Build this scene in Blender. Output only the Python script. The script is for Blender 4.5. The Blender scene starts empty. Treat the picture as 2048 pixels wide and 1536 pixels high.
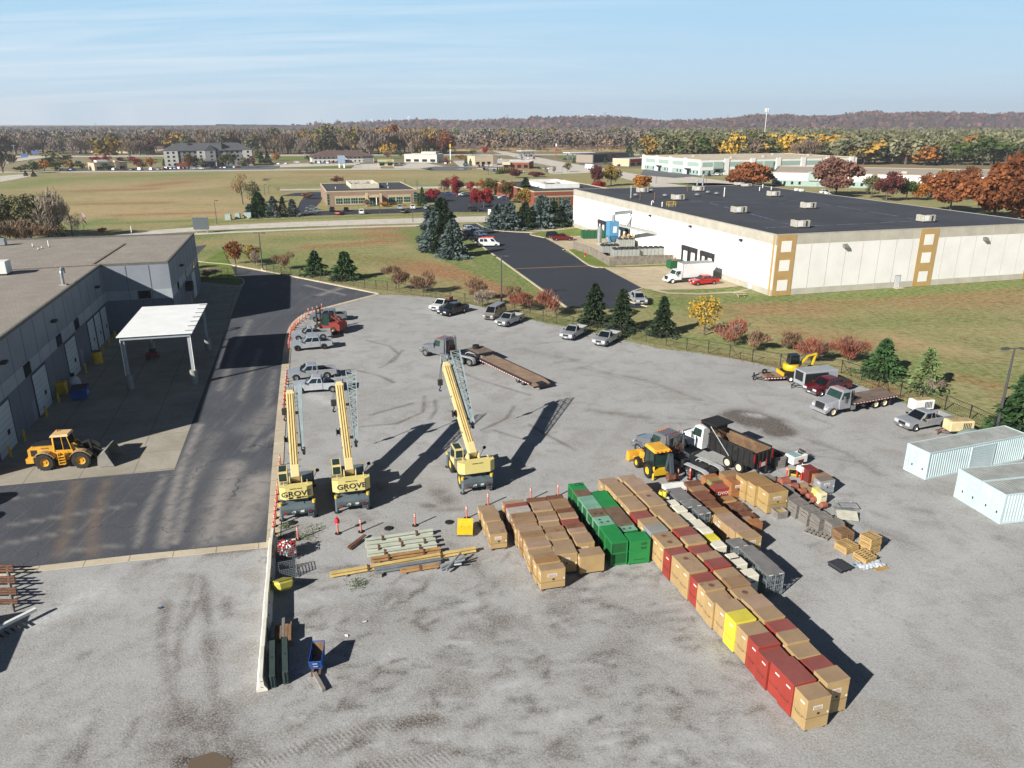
import bpy,math,random
import numpy as np
from mathutils import Vector,Matrix
from mathutils.geometry import delaunay_2d_cdt
random.seed(11);rng=np.random.default_rng(11)
S=bpy.context.scene;COL=S.collection;R=math.radians
# ---------------------------------------------------------------- camera, sky, sun, exposure
CAM_H,FPX,HOR=30.0,1520.0,247.0
PITCH=math.atan((768-HOR)/FPX)
cd=bpy.data.cameras.new('camera');cam=bpy.data.objects.new('camera',cd);COL.objects.link(cam)
cam.location=(0,0,CAM_H);cam.rotation_euler=(math.pi/2-PITCH,0,0)
cd.sensor_width=36;cd.lens=36*FPX/2048;cd.clip_start=.5;cd.clip_end=30000
S.camera=cam
S.view_settings.view_transform='Standard';S.view_settings.look='None'
S.view_settings.gamma=1;S.view_settings.exposure=1.0
S.cycles.max_bounces=5;S.cycles.diffuse_bounces=2;S.cycles.glossy_bounces=2
S.cycles.transparent_max_bounces=6;S.cycles.volume_bounces=0
SUN_EL,SUN_AZ=R(28.3),R(45)
sd=bpy.data.lights.new('sun','SUN');sd.energy=4.6;sd.angle=R(.55);sd.color=(1,.955,.88)
sun=bpy.data.objects.new('sun',sd);COL.objects.link(sun)
sdir=Vector((-math.cos(SUN_AZ)*math.cos(SUN_EL),-math.sin(SUN_AZ)*math.cos(SUN_EL),math.sin(SUN_EL)))
sun.rotation_euler=sdir.to_track_quat('Z','Y').to_euler()
W=bpy.data.worlds.new('World');S.world=W;W.use_nodes=True
def sky():
 nt=W.node_tree;nd=nt.nodes;nd.clear();L=nt.links.new
 out=nd.new('ShaderNodeOutputWorld');bg=nd.new('ShaderNodeBackground');bg.inputs[1].default_value=.064
 st=nd.new('ShaderNodeTexSky');st.sky_type='NISHITA';st.sun_disc=False
 st.sun_elevation=SUN_EL;st.sun_rotation=math.atan2(sdir.x,sdir.y)
 st.air_density=1.0;st.dust_density=.6;st.ozone_density=2.2
 tc=nd.new('ShaderNodeTexCoord');sep=nd.new('ShaderNodeSeparateXYZ');L(tc.outputs['Generated'],sep.inputs[0])
 zc=nd.new('ShaderNodeMath');zc.operation='MAXIMUM';L(sep.outputs[2],zc.inputs[0]);zc.inputs[1].default_value=.02
 zo=nd.new('ShaderNodeMath');zo.operation='ADD';L(zc.outputs[0],zo.inputs[0]);zo.inputs[1].default_value=.10
 dv=nd.new('ShaderNodeVectorMath');dv.operation='DIVIDE';L(tc.outputs['Generated'],dv.inputs[0]);L(zo.outputs[0],dv.inputs[1])
 mp=nd.new('ShaderNodeMapping');L(dv.outputs[0],mp.inputs[0]);mp.inputs['Rotation'].default_value=(0,0,R(-38));mp.inputs['Scale'].default_value=(.35,1.9,0)
 n1=nd.new('ShaderNodeTexNoise');L(mp.outputs[0],n1 .inputs[0]);n1 .inputs['Scale'].default_value=1.1;n1 .inputs['Detail'].default_value=9;n1 .inputs['Roughness'].default_value=.58;n1 .inputs['Distortion'].default_value=.9
 rp=nd.new('ShaderNodeValToRGB');L(n1 .outputs[0],rp.inputs[0]);rp.color_ramp.elements[0].position=.42;rp.color_ramp.elements[1].position=.70
 n2=nd.new('ShaderNodeTexNoise');L(dv.outputs[0],n2 .inputs[0]);n2 .inputs['Scale'].default_value=.35;n2 .inputs['Detail'].default_value=2
 lx=nd.new('ShaderNodeMapRange');L(sep.outputs[0],lx.inputs[0]);lx.inputs[1].default_value=.25;lx.inputs[2].default_value=-.28;lx.inputs[3].default_value=.12;lx.inputs[4].default_value=1
 mu=nd.new('ShaderNodeMath');mu.operation='MULTIPLY';L(rp.outputs[0],mu.inputs[0]);L(lx.outputs[0],mu.inputs[1])
 hz=nd.new('ShaderNodeMapRange');L(sep.outputs[2],hz.inputs[0]);hz.inputs[1].default_value=.16;hz.inputs[2].default_value=.34;hz.inputs[3].default_value=1;hz.inputs[4].default_value=0
 mh=nd.new('ShaderNodeMath');mh.operation='MULTIPLY';L(mu.outputs[0],mh.inputs[0]);L(hz.outputs[0],mh.inputs[1])
 m2=nd.new('ShaderNodeMath');m2 .operation='MULTIPLY';L(mh.outputs[0],m2 .inputs[0]);m2 .inputs[1].default_value=.45
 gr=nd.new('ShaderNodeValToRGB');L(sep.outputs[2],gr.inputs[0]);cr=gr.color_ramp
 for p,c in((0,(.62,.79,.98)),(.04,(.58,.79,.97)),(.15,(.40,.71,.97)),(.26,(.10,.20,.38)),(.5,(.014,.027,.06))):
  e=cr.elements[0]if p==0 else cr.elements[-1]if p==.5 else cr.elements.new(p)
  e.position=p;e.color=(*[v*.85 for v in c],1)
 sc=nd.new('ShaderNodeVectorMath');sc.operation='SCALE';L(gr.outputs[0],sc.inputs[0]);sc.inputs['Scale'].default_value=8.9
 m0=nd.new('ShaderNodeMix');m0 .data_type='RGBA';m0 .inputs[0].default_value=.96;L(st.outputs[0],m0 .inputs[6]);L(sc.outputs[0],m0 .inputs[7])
 mx=nd.new('ShaderNodeMix');mx.data_type='RGBA';L(m2 .outputs[0],mx.inputs[0]);L(m0 .outputs[2],mx.inputs[6]);mx.inputs[7].default_value=(7.6,7.9,8.3,1)
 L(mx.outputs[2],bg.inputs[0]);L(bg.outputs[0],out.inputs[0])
sky()
# ---------------------------------------------------------------- places: a photo pixel (2048 x 1536) dropped on the plane at height z
def P(px,py,z=0.0):
 x=(px-1024)/FPX;y=-(py-768)/FPX;c,s=math.cos(PITCH),math.sin(PITCH)
 d=Vector((x,c+y*s,-s+y*c));t=(z-CAM_H)/d.z
 return Vector((d.x*t,d.y*t,z))
def ZF(x0,y0,s):return lambda x,y,z=0.0:P(x0+x*s,y0+y*s,z)
def lin(h):
 h=h.lstrip('#');c=[int(h[i:i+2],16)/255 for i in(0,2,4)]
 return tuple(((v+.055)/1.055)**2.4 if v>.04045 else v/12.92 for v in c)
 # ---------------------------------------------------------------- mesh builder
class MB:
 def __init__(s):s.v=[];s.f=[];s.M=None
 def at(s,M):s.M=M;return s
 def add(s,vs,fs):
  o=len(s.v)
  s.v+=[tuple(s.M@Vector(p))if s.M is not None else tuple(p)for p in vs]
  s.f+=[tuple(i+o for i in f)for f in fs];return s
 def hexa(s,p):
  return s.add(p,[(3,2,1,0),(4,5,6,7),(0,1,5,4),(1,2,6,5),(2,3,7,6),(3,0,4,7)])
 def box(s,x0,x1,y0,y1,z0,z1):
  return s.hexa([(x0,y0,z0),(x1,y0,z0),(x1,y1,z0),(x0,y1,z0),(x0,y0,z1),(x1,y0,z1),(x1,y1,z1),(x0,y1,z1)])
 def cbox(s,x0,x1,y0,y1,z0,z1,b=.03):
  X=((x0,x0+b),(x1,x1-b));Y=((y0,y0+b),(y1,y1-b));Z=((z0,z0+b),(z1,z1-b));vs=[];ix={}
  for i in(0,1):
   for j in(0,1):
    for k in(0,1):
     for a in range(3):
      ix[i,j,k,a]=len(vs)
      vs.append((X[i][0 if a==0 else 1],Y[j][0 if a==1 else 1],Z[k][0 if a==2 else 1]))
  fs=[]
  for a in range(3):
   for e in(0,1):
    c=lambda p,q:(e,p,q,a)if a==0 else(p,e,q,a)if a==1 else(p,q,e,a)
    fs.append(tuple(ix[c(p,q)]for p,q in((0,0),(1,0),(1,1),(0,1))))
  for a in range(3):
   o1,o2=[t for t in range(3)if t!=a]
   for p in(0,1):
    for q in(0,1):
     def c(r,ax):
      k=[0,0,0];k[a]=r;k[o1]=p;k[o2]=q;return ix[k[0],k[1],k[2],ax]
     fs.append((c(0,o1),c(1,o1),c(1,o2),c(0,o2)))
  for i in(0,1):
   for j in(0,1):
    for k in(0,1):fs.append(tuple(ix[i,j,k,a]for a in range(3)))
  return s.add(vs,fs)
 def prism(s,prof,lo,hi,ax='y'):
  n=len(prof)
  m={'y':lambda a,b,t:(a,t,b),'x':lambda a,b,t:(t,a,b),'z':lambda a,b,t:(a,b,t)}[ax]
  return s.add([m(a,b,lo)for a,b in prof]+[m(a,b,hi)for a,b in prof],[tuple(range(n))[::-1],tuple(range(n,2*n))]+[(i,(i+1)%n,(i+1)%n+n,i+n)for i in range(n)])
 def cyl(s,p,q,r,r2=None,n=12):
  p,q=Vector(p),Vector(q);r2=r if r2 is None else r2;d=(q-p).normalized()
  u=d.orthogonal().normalized();w=d.cross(u);vs=[]
  for c,rr in((p,r),(q,r2)):
   vs+=[tuple(c+(u*math.cos(2*math.pi*i/n)+w*math.sin(2*math.pi*i/n))*rr)for i in range(n)]
  return s.add(vs,[tuple(range(n))[::-1],tuple(range(n,2*n))]+[(i,(i+1)%n,(i+1)%n+n,i+n)for i in range(n)])
 def tube(s,pts,r,n=6):
  for a,b in zip(pts,pts[1:]):s.cyl(a,b,r,n=n)
  return s
 def bar(s,p,q,w,h,up=(0,0,1)):
  p,q=Vector(p),Vector(q);d=(q-p).normalized();u=d.cross(Vector(up))
  if u.length<1e-4:u=Vector((1,0,0))
  u.normalize();k=u.cross(d);u*=w/2;k*=h/2
  return s.hexa([p-u-k,p+u-k,q+u-k,q-u-k,p-u+k,p+u+k,q+u+k,q-u+k])
 def lathe(s,prof,n=16,c=(0,0,0),ax='z'):
  vs=[];fs=[];m=len(prof)
  for i in range(n):
   a=2*math.pi*i/n
   for r,t in prof:
    x,y=r*math.cos(a),r*math.sin(a)
    vs.append({'z':(c[0]+x,c[1]+y,c[2]+t),'y':(c[0]+x,c[1]+t,c[2]+y),'x':(c[0]+t,c[1]+x,c[2]+y)}[ax])
  for i in range(n):
   for j in range(m-1):
    fs.append((i*m+j,((i+1)%n)*m+j,((i+1)%n)*m+j+1,i*m+j+1))
  return s.add(vs,fs)
 def ell(s,c,r,n=10,m=6):
  return s.lathe([(math.sin(math.pi*j/m)*1.0,-math.cos(math.pi*j/m))for j in range(m+1)],n)if False else s._ell(c,r,n,m)
 def _ell(s,c,r,n,m):
  vs=[];fs=[]
  for i in range(n):
   a=2*math.pi*i/n
   for j in range(m+1):
    b=math.pi*j/m
    vs.append((c[0]+r[0]*math.sin(b)*math.cos(a),c[1]+r[1]*math.sin(b)*math.sin(a),c[2]-r[2]*math.cos(b)))
  k=m+1
  for i in range(n):
   for j in range(m):fs.append((i*k+j,((i+1)%n)*k+j,((i+1)%n)*k+j+1,i*k+j+1))
  return s.add(vs,fs)
 def quad(s,a,b,c,d,t=.01):
  a,b,c,d=map(Vector,(a,b,c,d));n=(b-a).cross(d-a).normalized()*t
  return s.hexa([a,b,c,d,a+n,b+n,c+n,d+n])
 def sub(s,A,B,C,D,u0,u1,v0,v1,t=.012):
  A,B,C,D=map(Vector,(A,B,C,D))
  f=lambda u,v:(A*(1-u)+B*u)*(1-v)+(D*(1-u)+C*u)*v
  return s.quad(f(u0,v0),f(u1,v0),f(u1,v1),f(u0,v1),t)
 def build(s,name,m,parent=None,smooth=False,bevel=0):
  me=bpy.data.meshes.new(name);me.from_pydata(s.v,[],s.f)
  if m is not None:me.materials.append(m)
  if smooth:me.shade_smooth();me.set_sharp_from_angle(angle=R(42))
  o=bpy.data.objects.new(name,me);COL.objects.link(o)
  if parent is not None:o.parent=parent
  if bevel:
   b=o.modifiers.new('edge','BEVEL');b.width=bevel;b.segments=1;b.limit_method='ANGLE';b.angle_limit=R(40)
  return o
def tag(o,label=None,cat=None,group=None,kind=None):
 if label:o['label']=label
 if cat:o['category']=cat
 if group:o['group']=group
 if kind:o['kind']=kind
 return o
def thing(name,label,cat,loc=(0,0,0),rz=0.0,group=None):
 o=bpy.data.objects.new(name,None);COL.objects.link(o);o.empty_display_size=.3
 o.location=loc;o.rotation_euler=(0,0,rz)
 return tag(o,label,cat,group,'thing')
KIDS={}
def kids(o):
 return[c for c in bpy.data.objects if c.parent==o]
def proto_kids(root):
 if root.name not in KIDS:
  KIDS[root.name]=[(c,kids(c))for c in kids(root)]
 return KIDS[root.name]
def copy_tree(root,loc,rz,label,group=None,scale=None,swap=None):
 def cp(o,par=None):
  c=o.copy();COL.objects.link(c)
  if par is not None:c.parent=par
  if swap and c.type=='MESH' and len(c.material_slots)and c.material_slots[0].material and c.material_slots[0].material.name in swap:
   c.material_slots[0].link='OBJECT';c.material_slots[0].material=swap[o.material_slots[0].material.name]
  return c
 r=cp(root);r.location=loc;r.rotation_euler=(0,0,rz);r['label']=label
 if group:r['group']=group
 if scale:r.scale=scale if hasattr(scale,'__len__')else(scale,)*3
 for ch,gs in proto_kids(root):
  c=cp(ch,r)
  for g in gs:cp(g,c)
 return r
def structure(o):o['kind']='structure';return o
def copy_one(o,loc,rz,label,group=None,sc=1,mat=None):
 c=o.copy();COL.objects.link(c);c.location=loc;c.rotation_euler=(0,0,rz)
 c.scale=sc if hasattr(sc,'__len__')else(sc,)*3
 c['label']=label
 if group:c['group']=group
 if mat:c.material_slots[0].link='OBJECT';c.material_slots[0].material=mat
 return c
 # ---------------------------------------------------------------- materials
MATS={}
def newmat(name):
 m=bpy.data.materials.new(name);m.use_nodes=True;nt=m.node_tree
 b=nt.nodes['Principled BSDF'];MATS[name]=m
 return m,nt,b,nt.links.new
def mixc(nt,fac,a,b,mode='MIX'):
 n=nt.nodes.new('ShaderNodeMix');n.data_type='RGBA';n.blend_type=mode
 for k,v in((0,fac),(6,a),(7,b)):
  if hasattr(v,'is_linked')or hasattr(v,'links'):nt.links.new(v,n.inputs[k])
  elif k==0:n.inputs[0].default_value=v
  else:n.inputs[k].default_value=(*v[:3],1)
 return n.outputs[2]
def noise(nt,vec,scale,detail=4,rough=.55,dist=0):
 n=nt.nodes.new('ShaderNodeTexNoise');n.inputs['Scale'].default_value=scale;n.inputs['Detail'].default_value=detail
 n.inputs['Roughness'].default_value=rough;n.inputs['Distortion'].default_value=dist
 if vec is not None:nt.links.new(vec,n.inputs[0])
 return n.outputs[0]
def ramp(nt,v,a,b,lo=0.0,hi=1.0):
 n=nt.nodes.new('ShaderNodeMapRange');n.interpolation_type='SMOOTHSTEP'
 nt.links.new(v,n.inputs[0]);n.inputs[1].default_value=a;n.inputs[2].default_value=b;n.inputs[3].default_value=lo;n.inputs[4].default_value=hi
 return n.outputs[0]
def mth(nt,op,a,b=None):
 n=nt.nodes.new('ShaderNodeMath');n.operation=op
 for i,v in enumerate((a,b)):
  if v is None:continue
  if hasattr(v,'links'):nt.links.new(v,n.inputs[i])
  else:n.inputs[i].default_value=v
 return n.outputs[0]
def coords(nt,rnd=True,scale=None):
 tc=nt.nodes.new('ShaderNodeTexCoord');v=tc.outputs['Object']
 if rnd:
  oi=nt.nodes.new('ShaderNodeObjectInfo');m=mth(nt,'MULTIPLY',oi.outputs['Random'],91.0)
  a=nt.nodes.new('ShaderNodeVectorMath');a.operation='ADD';nt.links.new(v,a.inputs[0]);nt.links.new(m,a.inputs[1]);v=a.outputs[0]
 if scale:
  mp=nt.nodes.new('ShaderNodeMapping');nt.links.new(v,mp.inputs[0]);mp.inputs['Scale'].default_value=scale;v=mp.outputs[0]
 return v
def paint(name,col,rough=.5,metal=0.0,var=.14,scale=2.0,rust=0.0,rcol='6b3a1e',coat=0.0,fine=.08,bump=0.0,top=None):
 """painted / bare surface with uneven tone, speckle and, if asked, rust patches"""
 if name in MATS:return MATS[name]
 m,nt,b,L=newmat(name);c=lin(col)if isinstance(col,str)else col
 v=coords(nt)
 n1=ramp(nt,noise(nt,v,scale,5),.3,.7);n2=noise(nt,v,scale*14,3)
 lo=tuple(x*(1-var)for x in c);hi=tuple(min(1,x*(1+var))for x in c)
 o=mixc(nt,n1,lo,hi)
 if fine:o=mixc(nt,mth(nt,'MULTIPLY',n2,fine*2),o,tuple(x*.45 for x in c))
 if top is not None:
  g=nt.nodes.new('ShaderNodeNewGeometry');sp=nt.nodes.new('ShaderNodeSeparateXYZ');L(g.outputs['Normal'],sp.inputs[0])
  o=mixc(nt,mth(nt,'MULTIPLY',ramp(nt,sp.outputs[2],.6,.9),.8),o,mixc(nt,n1,tuple(x*.85 for x in lin(top)),lin(top)))
 if name.startswith('box_tan'):
  sp2=ramp(nt,noise(nt,v,1.7,6,.7,.8),.57,.68);o=mixc(nt,mth(nt,'MULTIPLY',mth(nt,'MULTIPLY',sp2,ramp(nt,sp.outputs[2],.6,.9)),.6),o,lin('6a4630'))
 if rust:
  nr=noise(nt,v,scale*1.3,8,.68,.6);f=ramp(nt,nr,.72-rust*.45,.80-rust*.42)
  rc=lin(rcol);o=mixc(nt,f,o,mixc(nt,n2,tuple(x*.55 for x in rc),tuple(x*1.5 for x in rc)))
  L(ramp(nt,f,0,1,rough,.9),b.inputs['Roughness'])
 else:b.inputs['Roughness'].default_value=rough
 if name.startswith(('box_','container')):
  st_=noise(nt,coords(nt,True,(2.2,2.2,.25)),1.6,5,.7);o=mixc(nt,ramp(nt,st_,.5,.75,0,.3),o,tuple(x*.45 for x in c));o=mixc(nt,ramp(nt,st_,.25,.4,.22,0),o,tuple(min(1,x*1.5)for x in c))
  oi=nt.nodes.new('ShaderNodeObjectInfo');o=mixc(nt,mth(nt,'MULTIPLY',oi.outputs['Random'],.26),o,tuple(x*.5 for x in c))
 b.inputs['Metallic'].default_value=metal
 if coat:b.inputs['Coat Weight'].default_value=coat;b.inputs['Coat Roughness'].default_value=.08
 L(o,b.inputs['Base Color'])
 if bump:
  bp=nt.nodes.new('ShaderNodeBump');bp.inputs['Strength'].default_value=bump;L(n2,bp.inputs['Height']);L(bp.outputs[0],b.inputs['Normal'])
 return m
def glassmat(name='glass',col='0b1013',rough=.06):
 if name in MATS:return MATS[name]
 m,nt,b,L=newmat(name);v=coords(nt)
 L(mixc(nt,noise(nt,v,1.5,2),lin(col),tuple(x*2.2 for x in lin(col))),b.inputs['Base Color'])
 b.inputs['Roughness'].default_value=rough;b.inputs['Specular IOR Level'].default_value=.6
 return m
GLASS=glassmat();GLASSG=glassmat('glass_green','1a2a26')
STEELD=paint('dark_steel','1c1d1f',.55,.2,.3)
BLACK=paint('black_rubber','161616',.8,0,.25,3,fine=.3)
DUSTRUB=paint('dusty_rubber','2b2a28',.9,0,.35,4,fine=.3)
CHROME=paint('bright_metal','b9bcc0',.25,.9,.1)
GALV=paint('galvanized','9aa0a3',.45,.5,.15)
WHITE=paint('white_paint','d8d8d4',.5,0,.06,1)
# ---------------------------------------------------------------- ground sheets
def seg_dist(X,Y,pts):
 d=np.full(X.shape,1e9)
 for a,b in zip(pts,pts[1:]):
  ax,ay,bx,by=a[0],a[1],b[0],b[1];vx,vy=bx-ax,by-ay
  t=np.clip(((X-ax)*vx+(Y-ay)*vy)/(vx*vx+vy*vy+1e-9),0,1)
  d=np.minimum(d,np.hypot(X-ax-t*vx,Y-ay-t*vy))
 return d
def inpoly(X,Y,poly):
 r=np.zeros(X.shape,bool);n=len(poly)
 for i in range(n):
  x1,y1=poly[i][0],poly[i][1];x2,y2=poly[(i+1)%n][0],poly[(i+1)%n][1]
  if y1==y2:continue
  c=((y1>Y)!=(y2>Y))&(X<(x2-x1)*(Y-y1)/(y2-y1)+x1);r^=c
 return r
def stroke_cols(X,Y,strokes):
 C=np.zeros((X.size,4),np.float32);C[:,3]=1;X=X.ravel();Y=Y.ravel()
 for ch,pts,w,k in strokes:
  xs=[p[0]for p in pts];ys=[p[1]for p in pts];m=w*2.2
  i=np.where((X>min(xs)-m)&(X<max(xs)+m)&(Y>min(ys)-m)&(Y<max(ys)+m))[0]
  if not len(i):continue
  d=seg_dist(X[i],Y[i],pts);C[i,ch]=np.maximum(C[i,ch],k*np.exp(-(d/w)**2*1.3))
 return C
def add_cols(me,C):
 a=me.color_attributes.new('stain','FLOAT_COLOR','POINT');a.data.foreach_set('color',C.astype(np.float32).ravel())
def grid_sheet(name,x0,x1,y0,y1,res,z,mat,poly=None,holes=(),strokes=()):
 nx,ny=int((x1-x0)/res)+1,int((y1-y0)/res)+1
 xs,ys=np.linspace(x0,x1,nx),np.linspace(y0,y1,ny);X,Y=np.meshgrid(xs,ys)
 co=np.zeros((nx*ny,3),np.float32);co[:,0]=X.ravel();co[:,1]=Y.ravel();co[:,2]=z
 i=np.arange(nx*ny).reshape(ny,nx)
 q=np.stack([i[:-1,:-1],i[:-1,1:],i[1:,1:],i[1:,:-1]],-1).reshape(-1,4)
 cx,cy=(X[:-1,:-1]+X[1:,1:]).ravel()/2,(Y[:-1,:-1]+Y[1:,1:]).ravel()/2
 if poly is not None:
  k=inpoly(cx,cy,poly)
  for h in holes:k&=~inpoly(cx,cy,h)
  q=q[k]
 used=np.unique(q);rm=np.full(nx*ny,-1);rm[used]=np.arange(len(used));q=rm[q];co=co[used]
 me=bpy.data.meshes.new(name);me.vertices.add(len(co));me.vertices.foreach_set('co',co.ravel())
 me.loops.add(q.size);me.loops.foreach_set('vertex_index',q.ravel().astype(np.int32))
 me.polygons.add(len(q));me.polygons.foreach_set('loop_start',np.arange(0,q.size,4,dtype=np.int32));me.update()
 add_cols(me,stroke_cols(co[:,0],co[:,1],strokes));me.materials.append(mat)
 o=bpy.data.objects.new(name,me);COL.objects.link(o);return structure(o)
def poly_sheet(name,poly,z,mat,res=0,strokes=()):
 poly=[(p[0],p[1])for p in poly];n=len(poly);vs=[Vector(p)for p in poly]
 if res:
  xs=[p[0]for p in poly];ys=[p[1]for p in poly]
  X,Y=np.meshgrid(np.arange(min(xs),max(xs),res),np.arange(min(ys),max(ys),res));X=X.ravel();Y=Y.ravel()
  k=inpoly(X,Y,poly)&(seg_dist(X,Y,poly+[poly[0]])>res*.3)
  vs+=[Vector((a,b))for a,b in zip(X[k],Y[k])]
 r=delaunay_2d_cdt(vs,[],[list(range(n))],1,1e-5)
 me=bpy.data.meshes.new(name);me.from_pydata([(v[0],v[1],z)for v in r[0]],[],[tuple(f)for f in r[2]])
 X=np.array([v[0]for v in r[0]]);Y=np.array([v[1]for v in r[0]])
 add_cols(me,stroke_cols(X,Y,strokes));me.materials.append(mat)
 o=bpy.data.objects.new(name,me);COL.objects.link(o);return structure(o)
def offset_line(pts,d):
 out=[];n=len(pts)
 for i in range(n):
  a=Vector(pts[max(i-1,0)][:2]);b=Vector(pts[min(i+1,n-1)][:2]);t=(b-a).normalized()
  out.append((pts[i][0]-t.y*d,pts[i][1]+t.x*d))
 return out
def ribbon(name,pts,w0,w1,z0,z1,mat):
 A,B=offset_line(pts,w0),offset_line(pts,w1);m=MB();n=len(pts);vs=[]
 for(a,b)in zip(A,B):vs+=[(*a,z0),(*b,z0),(*b,z1),(*a,z1)]
 fs=[(0,1,2,3),tuple(4*(n-1)+k for k in(3,2,1,0))]
 for i in range(n-1):
  for k in range(4):fs.append((4*i+k,4*i+(k+1)%4,4*i+4+(k+1)%4,4*i+4+k))
 m.add(vs,fs);return structure(m.build(name,mat))
def smooth_line(pts,k=4):
 pts=[Vector((p[0],p[1]))for p in pts];out=[]
 for i in range(len(pts)-1):
  p0,p1,p2,p3=pts[max(i-1,0)],pts[i],pts[i+1],pts[min(i+2,len(pts)-1)]
  for j in range(k):
   t=j/k
   out.append(tuple(.5*(2*p1+(p2-p0)*t+(2*p0-5*p1+4*p2-p3)*t*t+(3*p1-p0-3*p2+p3)*t**3)))
 return out+[tuple(pts[-1])]
def stain_attr(nt):
 a=nt.nodes.new('ShaderNodeAttribute');a.attribute_name='stain'
 s=nt.nodes.new('ShaderNodeSeparateColor');nt.links.new(a.outputs['Color'],s.inputs[0]);return s.outputs
def gravel_mat():
 m,nt,b,L=newmat('gravel');v=coords(nt,False);st=stain_attr(nt)
 big=noise(nt,v,.055,5,.6);mid=noise(nt,v,.38,6,.66,.5);blot=noise(nt,v,1.25,7,.72,.9);peb=noise(nt,v,9,4,.75);peb2=noise(nt,v,3.6,3,.7)
 c=mixc(nt,ramp(nt,big,.3,.7),lin('8c8c8b'),lin('9c9d9e'))
 c=mixc(nt,ramp(nt,mid,.44,.68,0,.6),c,lin('7b7670'))
 c=mixc(nt,ramp(nt,blot,.56,.74,0,.45),c,lin('69625a'))
 c=mixc(nt,mth(nt,'MULTIPLY',ramp(nt,blot,.2,.42,1,0),.35),c,lin('b0aeac'))
 d=mth(nt,'MULTIPLY',st[0],ramp(nt,mid,.28,.62,.35,1.15))
 c=mixc(nt,mth(nt,'MINIMUM',d,1.0),c,lin('40362f'))
 c=mixc(nt,mth(nt,'MULTIPLY',st[1],ramp(nt,blot,.25,.65)),c,lin('b2b4b6'))
 wv=nt.nodes.new('ShaderNodeTexWave');wv.bands_direction='DIAGONAL';L(v,wv.inputs[0]);wv.inputs['Scale'].default_value=1.9;wv.inputs['Distortion'].default_value=1.5;wv.inputs['Detail Scale'].default_value=2
 c=mixc(nt,mth(nt,'MULTIPLY',mth(nt,'MULTIPLY',st[2],.62),ramp(nt,wv.outputs[1],.35,.65)),c,lin('55493f'))
 c=mixc(nt,ramp(nt,peb,.40,.68,0,.55),c,lin('b4b2b0'));c=mixc(nt,ramp(nt,peb2,.56,.78,0,.5),c,lin('5c5651'))
 c=mixc(nt,ramp(nt,peb,.30,.42,.4,0),c,lin('4e4945'))
 L(c,b.inputs['Base Color']);b.inputs['Roughness'].default_value=.95;b.inputs['Specular IOR Level'].default_value=.15
 bp=nt.nodes.new('ShaderNodeBump');bp.inputs['Strength'].default_value=.5;bp.inputs['Distance'].default_value=.05
 L(mth(nt,'ADD',peb,mth(nt,'MULTIPLY',blot,1.5)),bp.inputs['Height']);L(bp.outputs[0],b.inputs['Normal']);return m
def grass_mat():
 m,nt,b,L=newmat('grass');v=coords(nt,False);st=stain_attr(nt)
 big=noise(nt,v,.018,4,.6);mid=noise(nt,v,.11,6,.66,.5);fine=noise(nt,v,1.1,6,.75);clump=noise(nt,v,.42,5,.7,.4)
 c=mixc(nt,ramp(nt,mid,.32,.68),lin('72764a'),lin('8b855c'))
 c=mixc(nt,ramp(nt,big,.42,.62,0,.5),c,lin('83734f'))
 c=mixc(nt,mth(nt,'MINIMUM',mth(nt,'MULTIPLY',st[1],ramp(nt,clump,.25,.6,.6,1.3)),1.0),c,lin('a08a66'))
 c=mixc(nt,mth(nt,'MINIMUM',mth(nt,'MULTIPLY',st[0],ramp(nt,clump,.3,.58,.45,1.5)),1.0),c,lin('8a5a3e'))
 c=mixc(nt,mth(nt,'MINIMUM',mth(nt,'MULTIPLY',st[2],ramp(nt,clump,.22,.6,.6,1.3)),1.0),c,lin('536c2e'))
 c=mixc(nt,ramp(nt,noise(nt,v,.23,5,.75,.8),.5,.66,0,.5),c,lin('7a5f42'));c=mixc(nt,ramp(nt,noise(nt,v,.16,6,.75,.6),.54,.68,0,.5),c,lin('4c5a2c'));c=mixc(nt,ramp(nt,fine,.36,.66,0,.5),c,lin('aaa27c'));c=mixc(nt,ramp(nt,fine,.22,.46,.5,0),c,lin('3b3b22'))
 L(c,b.inputs['Base Color']);b.inputs['Roughness'].default_value=.95;b.inputs['Specular IOR Level'].default_value=.1
 bp=nt.nodes.new('ShaderNodeBump');bp.inputs['Strength'].default_value=.6;bp.inputs['Distance'].default_value=.25
 L(mth(nt,'ADD',fine,clump),bp.inputs['Height']);L(bp.outputs[0],b.inputs['Normal']);return m
def lawn_mat():
 m,nt,b,L=newmat('lawn');v=coords(nt,False);mid=noise(nt,v,.25,5,.65,.4);fine=noise(nt,v,1.6,5,.75)
 c=mixc(nt,ramp(nt,mid,.3,.7),lin('476126'),lin('66773a'));c=mixc(nt,ramp(nt,fine,.3,.7,0,.45),c,lin('8c8a52'));c=mixc(nt,ramp(nt,fine,.2,.45,.4,0),c,lin('2c3a18'))
 L(c,b.inputs['Base Color']);b.inputs['Roughness'].default_value=.95;b.inputs['Specular IOR Level'].default_value=.1;return m
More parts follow.
